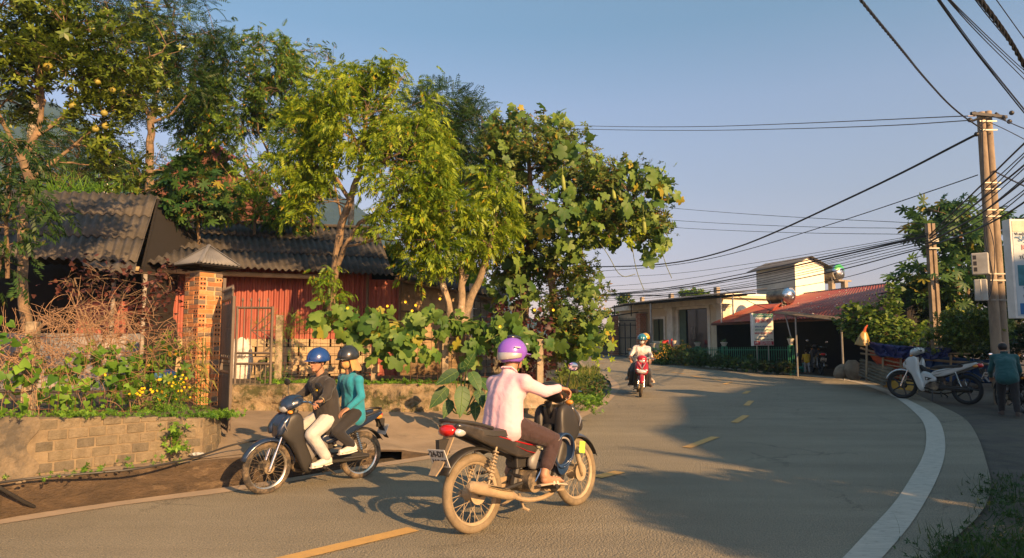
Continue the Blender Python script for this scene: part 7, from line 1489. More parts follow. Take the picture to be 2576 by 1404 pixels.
        for sg in (-1, 1):
            m_ = MB(); shell(m_, sp_, .05, .19, side=sg, inset=.05); m_.build('leg_shield', shieldm, t, smooth=True, sub=2, auto=False, **W)
            m_ = MB(); shell(m_, [(.38, .93), (.48, .88), (.60, .72), (.58, .58), (.48, .62), (.40, .80)], .02, .17, side=sg, inset=.07); m_.build('front_panel', body, t, smooth=True, bevel=.01, **W)
            m_ = MB(); shell(m_, [(.05, .60), (-.30, .70), (-.75, .84), (-.80, .78), (-.62, .62), (-.30, .40), (-.10, .30), (.05, .35)], .05, .17, side=sg, inset=.05); m_.build('tail_panel', body, t, smooth=True, bevel=.01, **W)
        m_ = MB(); m_.prism([(.30, .92), (.32, .30), (.42, .30), (.52, .55), (.46, .88)], -.10, .10); m_.build('front_cowl', body, t, smooth=True, bevel=.03, seg=3, **W)
        for sg in (-1, 1):
            m_ = MB(); m_.tube([(.615, sg * .006, .74), (.59, sg * .05, .82), (.52, sg * .10, .90)], [.012, .016, .006], 8, flat=.6); m_.build('chin_trim', accent, t, smooth=True, **W)
        m_ = MB(); m_.prism([(.36, .34), (.30, .20), (-.5, .24), (-.55, .40), (-.2, .5), (.1, .3)], -.10, .10); m_.build('floor_board', plastic, t, smooth=True, bevel=.02, **W)
    # handlebar cowl + headlight
    hm_ = headm or body
    m_ = MB()
    def hc(s, tt):
        a = 2 * math.pi * s; prof = [(.21, .03, .03, 1.0), (.26, .115, .05, 1.0), (.33, .14, .07, .985), (.40, .125, .075, .965), (.455, .09, .055, .945), (.48, .01, .01, .94)]
        i = min(4, int(tt * 5)); f = tt * 5 - i; x, w_, h_, z = [prof[i][q] * (1 - f) + prof[i + 1][q] * f for q in range(4)]
        return Vector(st((x, w_ * math.cos(a), z + h_ * math.sin(a) + (.0 if math.sin(a) < 0 else .02 * math.sin(a)))))
    m_.grid(hc, 28, 20); m_.build('handlebar_cowl', hm_, t, smooth=True, **W)
    m_ = MB(); m_.ell((0, 0, 0), (.035, .085, .05), n=20, m=12); m_.v = [st((v[0] + .445, v[1], v[2] + .925)) for v in m_.v]; m_.build('headlight', lens_c, t, smooth=True, **W)
    for sg in (-1, 1):
        m_ = MB(); m_.ell((0, 0, 0), (.03, .04, .022), n=12, m=8); m_.v = [st((v[0] + (.425 if kind == 'underbone' else .59), v[1] + sg * .115, v[2] + (.89 if kind == 'underbone' else .70))) for v in m_.v]; m_.build('indicator', amber if kind == 'underbone' else lens_c, t, smooth=True, **W)
    if kind != 'underbone':
        m_ = MB(); m_.ell((.60, 0, .655), (.05, .13, .055), n=20, m=12); m_.build('headlight', lens_c, t, smooth=True, **W)
    GX, GY, GZ_ = .20, .325, .995
    for sg in (-1, 1):
        m_ = MB(); m_.tube([st((.29, sg * .05, .99)), st((.27, sg * .16, 1.0)), st((GX + .02, sg * .24, GZ_))], .012, 8); m_.build('handlebar', chrome, t, smooth=True, **W)
        m_ = MB(); m_.tube([st((GX + .02, sg * .235, GZ_)), st((GX, sg * (GY + .04), GZ_ - .005))], [.017, .017], 10); m_.build('grip', plastic, t, smooth=True, **W)
        m_ = MB(); m_.tube([st((GX + .05, sg * .225, GZ_)), st((GX + .075, sg * .30, GZ_ - .005)), st((GX + .065, sg * .37, GZ_ - .012))], .005, 6); m_.build('brake_lever', chrome, t, smooth=True, **W)
        if sg in mirrors:
            m_ = MB(); m_.tube([st((GX + .03, sg * .22, 1.0)), st((GX + .05, sg * .25, 1.08)), st((GX + .02, sg * .30, 1.16))], .005, 6); mr = m_.build('mirror_arm', plastic, t, smooth=True, **W)
            m_ = MB(); m_.ell((0, 0, 0), (.014, .062, .04), n=18, m=10); m_.v = [st((v[0] + GX + .02, v[1] + sg * .335, v[2] + 1.19)) for v in m_.v]; m_.build('mirror', plastic, t, smooth=True, **W)
            m_ = MB(); m_.ell((0, 0, 0), (.003, .055, .034), n=18, m=6); m_.v = [st((v[0] + GX + .006, v[1] + sg * .335, v[2] + 1.19)) for v in m_.v]; m_.build('mirror_glass', mirror_g, t, smooth=True, **W)
    m_ = MB(); m_.tube([st((.28, 0, .90)), st((.38, 0, .62)), st((.42, 0, .56))], .03, 8); m_.build('steering_stem', plastic, t, smooth=True, **W)
    m_ = MB()
    for sg in (-1, 1):
        m_.tube(smooth_line([Vector(st(q)) for q in [(GX + .06, sg * .22, 1.0), (.36, sg * .17, 1.08), (.42, sg * .08, .98), (.40, sg * .06, .80), (.47, sg * .085, .52)]], 2), .0045, 5)
    m_.build('control_cables', plastic, t, smooth=True, **W)
    # seat
    m_ = MB()
    def seatf(s, tt):
        x = .06 - .80 * s; z = .655 + .105 * s + (.015 * math.sin(s * 7)); w_ = .055 + .085 * min(1, s * 2.6) - .03 * max(0, s - .75) / .25; h_ = .045 * min(1, .3 + s * 4) * min(1, (1 - s) * 10 + .35); a = math.pi * 2 * tt
        return Vector((x, w_ * max(-1, min(1, 1.25 * math.cos(a))), z + h_ * (math.sin(a) if math.sin(a) > 0 else .8 * math.sin(a))))
    m_.grid(seatf, 26, 24); m_.add([seatf(0, i / 24) for i in range(24)], [tuple(range(24))]); m_.add([seatf(1, i / 24) for i in range(24)], [tuple(range(24))]); m_.build('seat', seat_m, t, smooth=True, **W)
    if rack:
        m_ = MB(); m_.tube(smooth_line([Vector(p) for p in [(-.50, .13, .755), (-.70, .14, .81), (-.84, .09, .835), (-.87, 0, .84), (-.84, -.09, .835), (-.70, -.14, .81), (-.50, -.13, .755)]], 2), .014, 8); m_.build('grab_rail', plastic if not rack == 'chrome' else chrome, t, smooth=True, **W)
    # tail light
    m_ = MB(); m_.ell((-.835, 0, .765), (.055, .085, .045), n=18, m=12); m_.build('tail_light', tail_red, t, smooth=True, **W)
    for sg in (-1, 1):
        m_ = MB(); m_.ell((-.79, sg * .095, .75), (.055, .03, .032), n=12, m=8); m_.build('indicator', amber if sg > 0 and not dirty else lens_c, t, smooth=True, **W)
    # plate
    if plate:
        M = Matrix.Rotation(R(-22), 3, 'Y'); c = Vector((-.925, 0, .575)); m_ = MB(); m_.box(c, (.006, .19, .14), M=M); pl_ = m_.build('licence_plate', plate_w, t, bevel=.004, **W)
        Mt = M @ Matrix(((0, 0, -1), (-1, 0, 0), (0, 1, 0))); n_ = M @ Vector((-1, 0, 0))
        for k, s_ in enumerate(plate): text_obj('plate_text', s_, .062, ink, c + n_ * .005 + (M @ Vector((0, 0, .033 - .066 * k))), Mt, pl_, world=False, bold=.002)
        m_ = MB(); m_.box(c + Vector((.04, 0, .08)), (.10, .04, .10)); m_.build('plate_bracket', plastic, t, **W)
    # engine block, crank cases, cylinder, fins
    m_ = MB(); m_.ell((-.02, 0, .30), (.16, .10, .095), n=18, m=12); m_.cyl((-.06, -.13, .30), (-.06, .12, .30), .085, n=20); m_.cyl((.06, -.115, .29), (.06, .115, .29), .06, n=18)
    for k in range(6): m_.cyl((.12 + k * .022, 0, .345), (.128 + k * .022, 0, .348), .062 - .002 * k, n=14)
    m_.cyl((.24, 0, .365), (.30, 0, .375), .048, n=12); m_.build('engine', engine_m, t, smooth=True, bevel=0, **W)
    m_ = MB(); m_.tube([(.10, 0, .40), (.02, .0, .46), (-.04, 0, .5)], .03, 8); m_.box((-.12, 0, .47), (.14, .12, .12)); m_.build('air_box', plastic, t, bevel=.015, **W)
    # frame, swing arm, chain case, shocks
    m_ = MB(); m_.tube([(.42, 0, .62), (.15, 0, .50), (-.15, 0, .46), (-.3, 0, .56), (-.7, 0, .75)], .022, 8); m_.tube([(-.12, .0, .46), (-.18, 0, .28)], .03, 8); m_.build('frame', plastic, t, smooth=True, **W)
    for sg in (-1, 1):
        m_ = MB(); m_.tube([(-.17, sg * .085, .30), (-.40, sg * .10, .285), (XR - .03, sg * .10, WR)], .016, 8); m_.build('swing_arm', plastic, t, smooth=True, **W)
        m_ = MB(); m_.tube([(XR + .05, sg * .115, WR + .05), (XR + .16, sg * .115, .62)], .008, 6)
        a, b = Vector((XR + .07, sg * .115, WR + .09)), Vector((XR + .15, sg * .115, .585)); n_ = 9
        for k in range(n_): m_.torus(a.lerp(b, (k + .5) / n_), (b - a), .021, .0055, n=14, m=5)
        m_.build('shock_absorber', rim_dusty if dirty else chrome, t, smooth=True, **W)
    m_ = MB(); m_.prism([(-.12, .345), (-.55, .335), (-.68, .30), (-.68, .26), (-.55, .235), (-.12, .25)], .075, .10); m_.build('chain_case', mud if dirty else plastic, t, smooth=True, bevel=.012, **W)
    # exhaust on the right
    m_ = MB(); m_.tube(smooth_line([Vector(p) for p in [(.27, 0, .33), (.30, -.03, .24), (.20, -.08, .17), (-.02, -.11, .155), (-.20, -.125, .18), (-.34, -.135, .235)]], 2), .018, 8); m_.tube([(-.30, -.135, .225), (-.38, -.14, .25), (-.66, -.145, .335), (-.76, -.145, .365), (-.78, -.145, .37)], [.022, .042, .046, .040, .018], 14); m_.build('exhaust', mud if dirty else engine_m, t, smooth=True, **W)
    m_ = MB(); m_.tube([(-.36, -.182, .275), (-.50, -.185, .315), (-.62, -.186, .35)], [.012, .03, .022], 8, flat=.35); m_.build('heat_shield', chrome, t, smooth=True, **W)
    # foot pegs, kick starter, stands
    for sg in (-1, 1):
        m_ = MB(); m_.tube([(.04, sg * .06, .235), (.04, sg * .24, .255)], .011, 8); m_.cyl((.04, sg * .17, .25), (.04, sg * .27, .258), .019, n=10); m_.build('foot_peg', plastic, t, smooth=True, **W)
        m_ = MB(); m_.tube([(-.30, sg * .08, .40), (-.33, sg * .20, .385)], .010, 6); m_.cyl((-.33, sg * .17, .387), (-.335, sg * .25, .38), .015, n=8); m_.build('pillion_peg', plastic, t, smooth=True, **W)
    m_ = MB(); m_.tube([(-.06, -.13, .30), (-.02, -.16, .38), (.0, -.17, .46), (.0, -.22, .465)], .009, 6); m_.build('kick_starter', chrome, t, smooth=True, **W)
    m_ = MB(); m_.tube([(.05, .10, .20), (.20, .11, .19), (.235, .13, .185)], .009, 6); m_.build('gear_lever', mud if dirty else plastic, t, smooth=True, **W); m_ = MB(); m_.tube([(.04, -.08, .22), (.17, -.13, .20), (.23, -.17, .20)], .010, 6); m_.build('brake_pedal', mud if dirty else plastic, t, smooth=True, **W); m_ = MB(); m_.tube([(-.12, .0, .2), (-.20, -.12, .12), (-.17, -.15, .10)], .012, 6); m_.tube([(-.12, .0, .2), (-.20, .12, .12)], .012, 6); m_.build('centre_stand', mud if dirty else plastic, t, smooth=True, **W)
    return t
WHT = paint('paint_white', (.52, .56, .55), (.47, .51, .50))
BLK = paint('paint_black', (.03, .028, .028), (.045, .04, .036), dust_=(.16, .13, .10))
BLU = paint('paint_navy', (.015, .03, .065), (.012, .022, .05)); RED = paint('paint_red', (.36, .012, .02), (.28, .01, .016)); GRYP = paint('paint_grey', (.16, .15, .14), dust_=(.25, .2, .14))
accr = pm('stripe_red', (.55, .01, .02), .4); accs = pm('stripe_silver', (.55, .54, .52), .3, .5)
# pink-shirted rider's motorbike
r1, f1 = Pz(1194, 1340, 0), Pz(1456, 1270, 0)
bikeA = make_bike('motorbike', 'black underbone motorbike with red stripes, muddy spoked wheels and white plate', r1, f1, BLK, accs, tm=tyre_dusty, rm=rim_dusty, dirty=True, plate=('24-D7', '115.07'), scale=(f1 - r1).length / 1.22, lean=R(-4), steer=R(4), redline=accr, headm=plastic)
r2, f2 = Pz(905, 1202, 0), Pz(667, 1241, 0)
bikeB = make_bike('motorbike', 'dark blue underbone motorbike with spoked wheels carrying two people', r2, f2, BLU, accs, tm=tyre_m, rm=rim_chrome, plate=('24-B1', '218.83'), scale=(f2 - r2).length / 1.22, lean=R(-2), steer=R(3))
f3 = Pg(1611, 999); r3 = f3 + Vector((.16, 1.22, 0)); r3.z = gh(r3.y)
bikeC = make_bike('motorbike', 'red scooter-like motorbike coming towards the viewer on the bend', r3, f3, RED, accs, kind='scooter', spoke=False, tm=tyre_m, rm=rim_dusty, lean=R(-4), scale=1.0)
f4, r4 = Pg(2262, 1001), Pg(2446, 1019)
bikeD = make_bike('motorbike', 'white underbone motorbike parked on its stand at the road edge', r4, f4, WHT, pm('decal_bronze', (.10, .085, .07), .5), spoke=False, tm=tyre_clean, rm=alloy_black, scale=min(1.22, (f4 - r4).length / 1.22), lean=R(4), steer=R(16), shieldm=WHT, headm=WHT, plate=('24-B1', '308.12'))
m_ = MB(); m_.tube([(-.02, .10, .26), (-.08, .22, .06), (-.09, .24, .0)], .012, 6); m_.build('side_stand', plastic, bikeD, world=False)
f5, r5 = Pg(2062, 936), Pg(2066, 943); r5 = f5 + Vector((.05, -1.0, 0)); r5 = Pg(2064, 944); f5 = r5 + Vector((.25, 1.2, 0)); f5.z = gh(f5.y)
bikeE = make_bike('motorbike', 'dark motorbike parked facing into the stall, mirrors up', r5, f5, BLK, accs, spoke=False, tm=tyre_clean, rm=alloy_black, plate=('24-B1', '218.83'), scale=1.0, lean=R(5))
r6 = Pg(2575, 1040); f6 = r6 + Vector((.35, 1.15, 0)); f6.z = gh(f6.y)
bikeF = make_bike('motorbike', 'dark motorbike in deep shade next to the standing man at the right edge', r6, f6, BLK, accs, spoke=False, tm=tyre_clean, rm=alloy_black, plate=('24-B1', '074.72'), scale=1.0, lean=R(3))
# things carried on the first motorbike
# ================= PEOPLE =================
skin = pm('skin', (.42, .22, .13), .55, col2=(.36, .18, .105), scale=9, bump=.001, bscale=120); hair_m = pm('hair_black', (.012, .010, .009), .6); lipm = pm('lip', (.30, .10, .08), .5); eyew = pm('eye_white', (.6, .58, .55), .3)
def capsule(mb, a, b, ra, rb, n=12, flat=(1, 1)):
    a, b = Vector(a), Vector(b); d = b - a; L = d.length; k = 5
    pts = [a - d.normalized() * ra * math.cos(t) for t in [i * math.pi / 2 / k for i in range(1)]]
    ps, rs = [], []
    dn = d.normalized() if L > 1e-6 else Vector((0, 0, 1))
    for i in range(k + 1): q = math.pi / 2 * (1 - i / k); ps.append(a - dn * ra * math.sin(q)); rs.append(max(.0008, ra * math.cos(q)))
    for i in range(k + 1): q = math.pi / 2 * i / k; ps.append(b + dn * rb * math.sin(q)); rs.append(max(.0008, rb * math.cos(q)))
    mb.tube(ps, rs, n)
def remesh(o, vox, smooth=4, fac=.6):
    m = o.modifiers.new('remesh', 'REMESH'); m.mode = 'VOXEL'; m.voxel_size = vox; m.use_smooth_shade = True
    if smooth: s = o.modifiers.new('smooth', 'SMOOTH'); s.iterations = smooth; s.factor = fac
    return o
def cloth_mat(name, c, c2=None, fold=.02, wscale=5, rough=.85, st=(1, 1, 1)):
    if name in MATS: return MATS[name]
    m, n, l, b = new_mat(name); tc = n.new('ShaderNodeTexCoord'); mp = n.new('ShaderNodeMapping'); mp.inputs['Scale'].default_value = st; l.new(tc.outputs['Object'], mp.inputs[0])
    t = noise_node(n, l, wscale, 3, .45, mp.outputs[0]); t.inputs['Distortion'].default_value = 1.2
    r = ramp(n, l, noise_node(n, l, 7, 3, .5).outputs[0], [(.3, c2 or tuple(x * .86 for x in c)), (.7, c)]); l.new(r.outputs[0], b.inputs['Base Color']); b.inputs['Roughness'].default_value = rough
    bp = add_bump(n, l, b, t.outputs[0], fold); t2 = noise_node(n, l, 260, 2, .5); b2 = n.new('ShaderNodeBump'); b2.inputs['Distance'].default_value = .0002; l.new(t2.outputs[0], b2.inputs['Height']); l.new(bp.outputs[0], b2.inputs['Normal']); l.new(b2.outputs[0], b.inputs['Normal'])
    b.inputs['Sheen Weight'].default_value = .15
    MATS[name] = m; return m
def hand(mb, wrist, fwd, up, side, curl=1.0, s=1.0):
    """palm + four fingers + thumb; fwd: direction of the fingers, up: back of the hand, side: thumb side"""
    f, u, d = Vector(fwd).normalized(), Vector(up).normalized(), Vector(side).normalized(); w_ = Vector(wrist)
    for k in range(4):
        o = d * (.033 - .022 * k) * s; b0 = w_ + f * .01 * s + o * .6; kn = w_ + f * (.078 - .006 * abs(k - 1)) * s + o; capsule(mb, b0, kn, .017 * s, .0125 * s, 8)
        L = (.040, .045, .042, .033)[k] * s; c1, c2, c3 = .55 * curl, 1.5 * curl, 2.3 * curl; p = kn; 
        for c, ll, r in ((c1, L, .0098), (c2, L * .7, .0088), (c3, L * .55, .0078)): q = p + (f * math.cos(c) - u * math.sin(c)) * ll; capsule(mb, p, q, r * s, r * .92 * s, 7); p = q
    p0 = w_ + f * .02 * s + d * .024 * s - u * .006 * s; p1 = p0 + (f * .55 + d * .75 - u * .3).normalized() * .038 * s; p2 = p1 + (f * .75 + d * .15 - u * .75 * curl).normalized() * .032 * s; p3 = p2 + (f * .5 - d * .2 - u * 1.0 * curl).normalized() * .024 * s
    capsule(mb, p0, p1, .014 * s, .0115 * s, 8); capsule(mb, p1, p2, .0112 * s, .010 * s, 8); capsule(mb, p2, p3, .0098 * s, .008 * s, 8)
def head_geo(mb, c, M, s=1.0):
    T = lambda x, y, z: c + M @ (Vector((x, y, z)) * s)
    def E(x, y, z, rx, ry, rz): mb.ell(T(x, y, z), (rx * s, ry * s, rz * s), M, 18, 12)
    E(-.015, 0, .035, .098, .076, .090); E(.012, 0, -.01, .075, .066, .095); E(.03, 0, -.062, .050, .046, .045); E(.062, 0, -.088, .024, .028, .020); E(.045, .034, -.015, .030, .025, .024); E(.045, -.034, -.015, .030, .025, .024); E(.060, 0, .032, .028, .055, .016)
    capsule(mb, T(.082, 0, .018), T(.104, 0, -.022), .009 * s, .013 * s, 8); E(.093, .012, -.026, .010, .008, .007); E(.093, -.012, -.026, .010, .008, .007); E(.078, 0, -.052, .015, .024, .008); E(.076, 0, -.064, .015, .021, .008)
    for sg in (-1, 1): E(-.005, sg * .078, -.005, .020, .009, .032)
def face_bits(t, c, M, s=1.0, mouth=True, W=dict(world=False)):
    T = lambda x, y, z: c + M @ (Vector((x, y, z)) * s)
    for sg in (-1, 1):
        m_ = MB(); m_.ell(T(.0765, sg * .031, .006), (.010 * s, .014 * s, .0065 * s), M, 12, 8); m_.build('eye', eyew, t, smooth=True, **W)
        m_ = MB(); m_.ell(T(.0845, sg * .031, .006), (.0045 * s, .006 * s, .006 * s), M, 10, 6); m_.tube([T(.084, sg * .012, .027), T(.087, sg * .032, .033), T(.072, sg * .052, .027)], [.003 * s, .0045 * s, .002 * s], 6); m_.build('eyebrow', hair_m, t, smooth=True, **W)
    if mouth: m_ = MB(); m_.tube([T(.083, -.022, -.058), T(.0925, 0, -.057), T(.083, .022, -.058)], [.002 * s, .0052 * s, .002 * s], 6); m_.build('lips', lipm, t, smooth=True, **W)
def helmet(t, c, M, mat_, s=1.0, peak=True, trim=None, kind='half', name='helmet', strap=True):
    T = lambda x, y, z: c + M @ (Vector((x, y, z)) * s); W = dict(world=False); m_ = MB(); lowf = .0
    def fn(a, b):
        q = 2 * math.pi * a; e = math.pi / 2 * (1 - b); base = .015 if kind == 'half' else (-.055 if math.cos(q) < .35 else -.055 + .07 * min(1, (math.cos(q) - .35) / .3))
        zlow = (base - .035) / .128; z0 = math.asin(max(-.9, min(.9, zlow))); el = z0 + (math.pi / 2 - z0) * (1 - e / (math.pi / 2)); return T(-.012 + .136 * math.cos(el) * math.cos(q), .115 * math.cos(el) * math.sin(q), .035 + .128 * math.sin(el))
    m_.grid(fn, 40, 16); h = m_.build(name, mat_, t, smooth=True, solid=.014, **W)
    if peak:
        m_ = MB(); m_.grid(lambda a, b: T((.105 + .085 * b) * math.cos((a - .5) * 2.0) * 1.0 - .002, (.108) * math.sin((a - .5) * 2.0) * (1 - .12 * b), .028 + .012 * b * 0 - .012 * b + .012 * math.cos((a - .5) * 2.4)), 20, 5); m_.build('peak', mat_, h, smooth=True, solid=.007, **W)
    if trim: 
        m_ = MB(); m_.grid(lambda a, b: T(-.012 + .1395 * math.cos(.12 - .42 * b + (0)) * math.cos(math.pi + (a - .5) * 3.5), .1185 * math.cos(.12 - .42 * b) * math.sin(math.pi + (a - .5) * 3.5), .035 + .131 * math.sin(-.12 - (.25 + .30 * math.cos((a - .5) * 3.0)) * b)), 20, 6); m_.build('helmet_trim', trim, h, smooth=True, solid=.012, **W)
    if strap:
        for sg in (-1, 1): m_ = MB(); m_.tube([T(.02, sg * .094, .02), T(.02, sg * .082, -.05), T(.035, sg * .02, -.112)], .006 * s, 5, flat=.4); m_.build('strap', plastic, h, **W)
    return h
def shoe(t, heel, toe, mat_, up=Vector((0, 0, 1)), s=1.0, name='shoe', solem=None):
    h, q = Vector(heel), Vector(toe); f = (q - h).normalized(); side = f.cross(up).normalized(); L = (q - h).length; m_ = MB()
    def fn(a, b):
        an = 2 * math.pi * a; x = b; w_ = .034 + .016 * math.sin(math.pi * min(1, x * 1.1)) - .018 * max(0, x - .85) / .15; ht = (.085 - .055 * min(1, x * 1.25)) * (1 if x > .03 else .6); 
        return h + f * L * x + side * w_ * s * math.cos(an) + up * ((ht if math.sin(an) > 0 else .028) * math.sin(an) * s)
    m_.grid(fn, 20, 14); m_.add([fn(i / 20, 0) for i in range(20)], [tuple(range(20))]); m_.add([fn(i / 20, 1) for i in range(20)], [tuple(range(20))]); o = m_.build(name, mat_, t, world=False, smooth=True)
    m_ = MB(); m_.tube([h - up * .026 * s + f * -.01, h + f * L * .5 - up * .028 * s, q - up * .022 * s + f * .008], [.034 * s, .048 * s, .032 * s], 14, flat=.30); m_.build('sole', solem or mat_, o, world=False, smooth=True)
def person(lab, bike, J, top, bottom, vox=.007, sleeves='long', head_yaw=0, head_pitch=0, hs=1.0, shoes=None, loose=1.0, topname='shirt', bare_ankle=True, scale=1.0, collar=True, root=None, build=1.0, grip=True, handm=None, lean_fwd=0, mask=None, ankle_cut=.0, hem=.0):
    """J: joints in bike-local coordinates: hip, neck, head, sh/el/wr/hand (L,R), hipL/R, knee, ankle, toe"""
    t = root or thing('person', lab, 'person', bike.location, tuple(bike.rotation_euler), scale=bike.scale[0])
    V = {k: Vector(v) for k, v in J.items()}; B = build; b_ = MB()
    hipc, neck, head = V['hip'], V['neck'], V['head']; MH = Matrix.Rotation(head_yaw, 3, 'Z') @ Matrix.Rotation(-head_pitch, 3, 'Y')
    capsule(b_, neck - Vector((0, 0, .05)), head + MH @ Vector((-.012, 0, -.06)), .055, .052); head_geo(b_, head, MH, hs)
    spine = hipc.lerp(neck, .5) + Vector((-.015, 0, 0))
    for sg, s in ((1, 'L'), (-1, 'R')):
        off = Vector((0, sg * .06 * B, 0)); capsule(b_, hipc + off, spine + off * .8, .095, .085); capsule(b_, spine + off, neck + off * 1.1 - Vector((0, 0, .14)), .080, .078); capsule(b_, neck - Vector((0, 0, .075)), V['sh' + s] - Vector((0, 0, .01)), .036, .036)
        capsule(b_, V['sh' + s], V['el' + s], .045, .036); capsule(b_, V['el' + s], V['wr' + s], .035, .025)
        capsule(b_, V['hip' + s], V['kn' + s], .075, .052); capsule(b_, V['kn' + s], V['an' + s], .050, .034)
        hd = V['hd' + s]; w_ = V['wr' + s]; fwd = (hd - w_).normalized(); upv = V.get('up' + s, Vector((0, 0, 1))); upv = (upv - fwd * upv.dot(fwd)).normalized(); side = fwd.cross(upv) * (1 if sg < 0 else -1)
        if s == 'L': side = -fwd.cross(upv) * -1 if False else upv.cross(fwd) * -1
        side = Vector((0, -sg, 0)) if abs(fwd.y) < .8 else Vector((1, 0, 0)); side = (side - fwd * side.dot(fwd)).normalized(); hand(b_, w_, fwd, upv, side, curl=1.0 if grip else .45)
        an, toe = V['an' + s], V['toe' + s]; capsule(b_, an - Vector((0, 0, .01)), an + (toe - an) * .25 - Vector((0, 0, .03)), .036, .034); capsule(b_, an - Vector((0, 0, .045)), toe, .032, .026)
        for k in range(5): o = (toe - an).normalized().cross(Vector((0, 0, 1))).normalized() * (.028 - .014 * k) * -sg; capsule(b_, toe + o * .7 - (toe - an).normalized() * .03, toe + o + (toe - an).normalized() * (.030 - .005 * k), .012, .009, 7)
    body = remesh(b_.build('body', skin, t, world=False, smooth=True, fixn=False), vox, 2, .5)
    # top
    c_ = MB(); q = 1.0 * loose; low = hipc + Vector((-.012, 0, -.02 - hem))
    for sg, s in ((1, 'L'), (-1, 'R')):
        off = Vector((0, sg * .062 * B, 0)); capsule(c_, low + off * 1.15, spine + off, .122 * q, .106 * q); capsule(c_, spine + off * 1.1, neck + off * 1.35 - Vector((0, 0, .115)), .103 * q, .104 * q); capsule(c_, neck - Vector((.01, 0, .055)), V['sh' + s], .050, .064 * q); capsule(c_, neck + off * .9 - Vector((0, 0, .10)), V['sh' + s] - Vector((0, 0, .02)), .09, .062 * q)
        e = V['el' + s]; w_ = V['wr' + s]; capsule(c_, V['sh' + s] - Vector((0, sg * .012, .008)), e, .059 * q, .050 * q)
        if sleeves == 'long': capsule(c_, e, w_.lerp(e, .07), .050 * q, .037 * q)
        elif sleeves == 'rolled': capsule(c_, e, w_.lerp(e, .25), .048 * q, .042 * q)
    capsule(c_, low, spine, .128 * q, .119 * q); capsule(c_, spine, neck - Vector((.008, 0, .125)), .119 * q, .118 * q); capsule(c_, neck - Vector((.012, 0, .10)), neck - Vector((.010, 0, .012)), .098 * q, .060); capsule(c_, neck - Vector((.01, 0, .05)), V['shL'].lerp(V['shR'], .12) , .07, .05); capsule(c_, neck - Vector((.01, 0, .05)), V['shR'].lerp(V['shL'], .12), .07, .05)
    o = remesh(c_.build(topname, top, t, world=False, smooth=True, fixn=False), vox * 1.15, 14, .8)
    dt = bpy.data.textures.new('fold_noise', 'CLOUDS'); dt.noise_scale = .09; dt.noise_depth = 1; dm = o.modifiers.new('folds', 'DISPLACE'); dm.texture = dt; dm.strength = .007; dm.mid_level = .5; dm.texture_coords = 'LOCAL'
    if collar:
        m_ = MB(); nd = (head - neck).normalized()
        for sg in (-1, 1): m_.tube([neck + Vector((-.056, sg * .003, .038)), neck + Vector((-.025, sg * .052, .036)), neck + Vector((.035, sg * .045, .005)), neck + Vector((.072, sg * .018, -.04))], [.019, .021, .019, .012], 8, flat=.5)
        m_.build('collar', top, t, world=False, smooth=True)
    # trousers
    l_ = MB()
    for sg, s in ((1, 'L'), (-1, 'R')):
        off = Vector((0, sg * .06 * B, 0)); capsule(l_, hipc + off * .8, V['hip' + s], .090, .098); capsule(l_, V['hip' + s], V['kn' + s], .098 * (.5 + .5 * q), .070 * q); capsule(l_, V['kn' + s], V['an' + s].lerp(V['kn' + s], .06 + ankle_cut), .068 * q, .054 * q)
    o = remesh(l_.build('trousers', bottom, t, world=False, smooth=True, fixn=False), vox * 1.15, 4, .6)
    dm = o.modifiers.new('folds', 'DISPLACE'); dm.texture = dt; dm.strength = .008; dm.texture_coords = 'LOCAL'
    if shoes:
        for s in 'LR': an, toe = V['an' + s], V['toe' + s]; f = (toe - an); f.z = 0; f.normalize(); shoe(t, an - f * .055 + Vector((0, 0, -.045)), toe + f * .05 + Vector((0, 0, .0)), shoes, solem=shoes)
    h_ = MB(); 
    h_.ell(head + MH @ Vector((-.022, 0, .030)) * hs, (.102 * hs, .083 * hs, .088 * hs), MH, 20, 12); h_.build('hair', hair_m, t, world=False, smooth=True)
    face_bits(t, head, MH, hs, mouth=mask is None)
    if mask:
        m_ = MB(); m_.ell(head + MH @ Vector((.052, 0, -.042)) * hs, (.058 * hs, .062 * hs, .056 * hs), MH, 20, 14); m_.build('face_mask', mask, t, world=False, smooth=True)
        m_ = MB()
        for sg in (-1, 1): m_.tube([head + MH @ Vector((.05, sg * .06, -.03)), head + MH @ Vector((0, sg * .082, .0))], .0025, 4)
        m_.build('mask_loop', mask, t, world=False)
    return t, head, MH
def sit(hip=(-.20, .80), lean=.10, torso=.50, headf=.05, hand_x=.20, hand_z=1.01, foot=(.06, .285), kneex=.20, kneez=.66, knw=.17, elb=.30, reach=True, side_asym=0, headup=.155):
    hx, hz = hip; nx, nz_ = hx + lean * torso * 1.6, hz + torso * math.cos(lean * 1.2) + .06
    J = dict(hip=(hx, 0, hz), neck=(nx, 0, nz_), head=(nx + headf, 0, nz_ + headup))
    for sg, s in ((1, 'L'), (-1, 'R')):
        sh = Vector((nx - .005, sg * .185, nz_ - .085)); wr = Vector((hand_x - .075, sg * .275, hand_z + .035)); d = wr - sh; mid = sh.lerp(wr, .5); L = d.length; up = min(.52, L * 1.07); hgt = math.sqrt(max(0.0004, (up / 2) ** 2 - (L / 2) ** 2)); el = mid + Vector((-.15, sg * .45, -1)).normalized() * hgt
        J['sh' + s], J['el' + s], J['wr' + s], J['hd' + s] = sh, el, wr, Vector((hand_x + .0, sg * .30, hand_z + .015))
        J['hip' + s] = (hx + .03, sg * .095, hz - .02); J['kn' + s] = (kneex, sg * knw, kneez); J['an' + s] = (foot[0] - .05, sg * .20, foot[1] + .085); J['toe' + s] = (foot[0] + .10, sg * .215, foot[1] + .02)
    return J
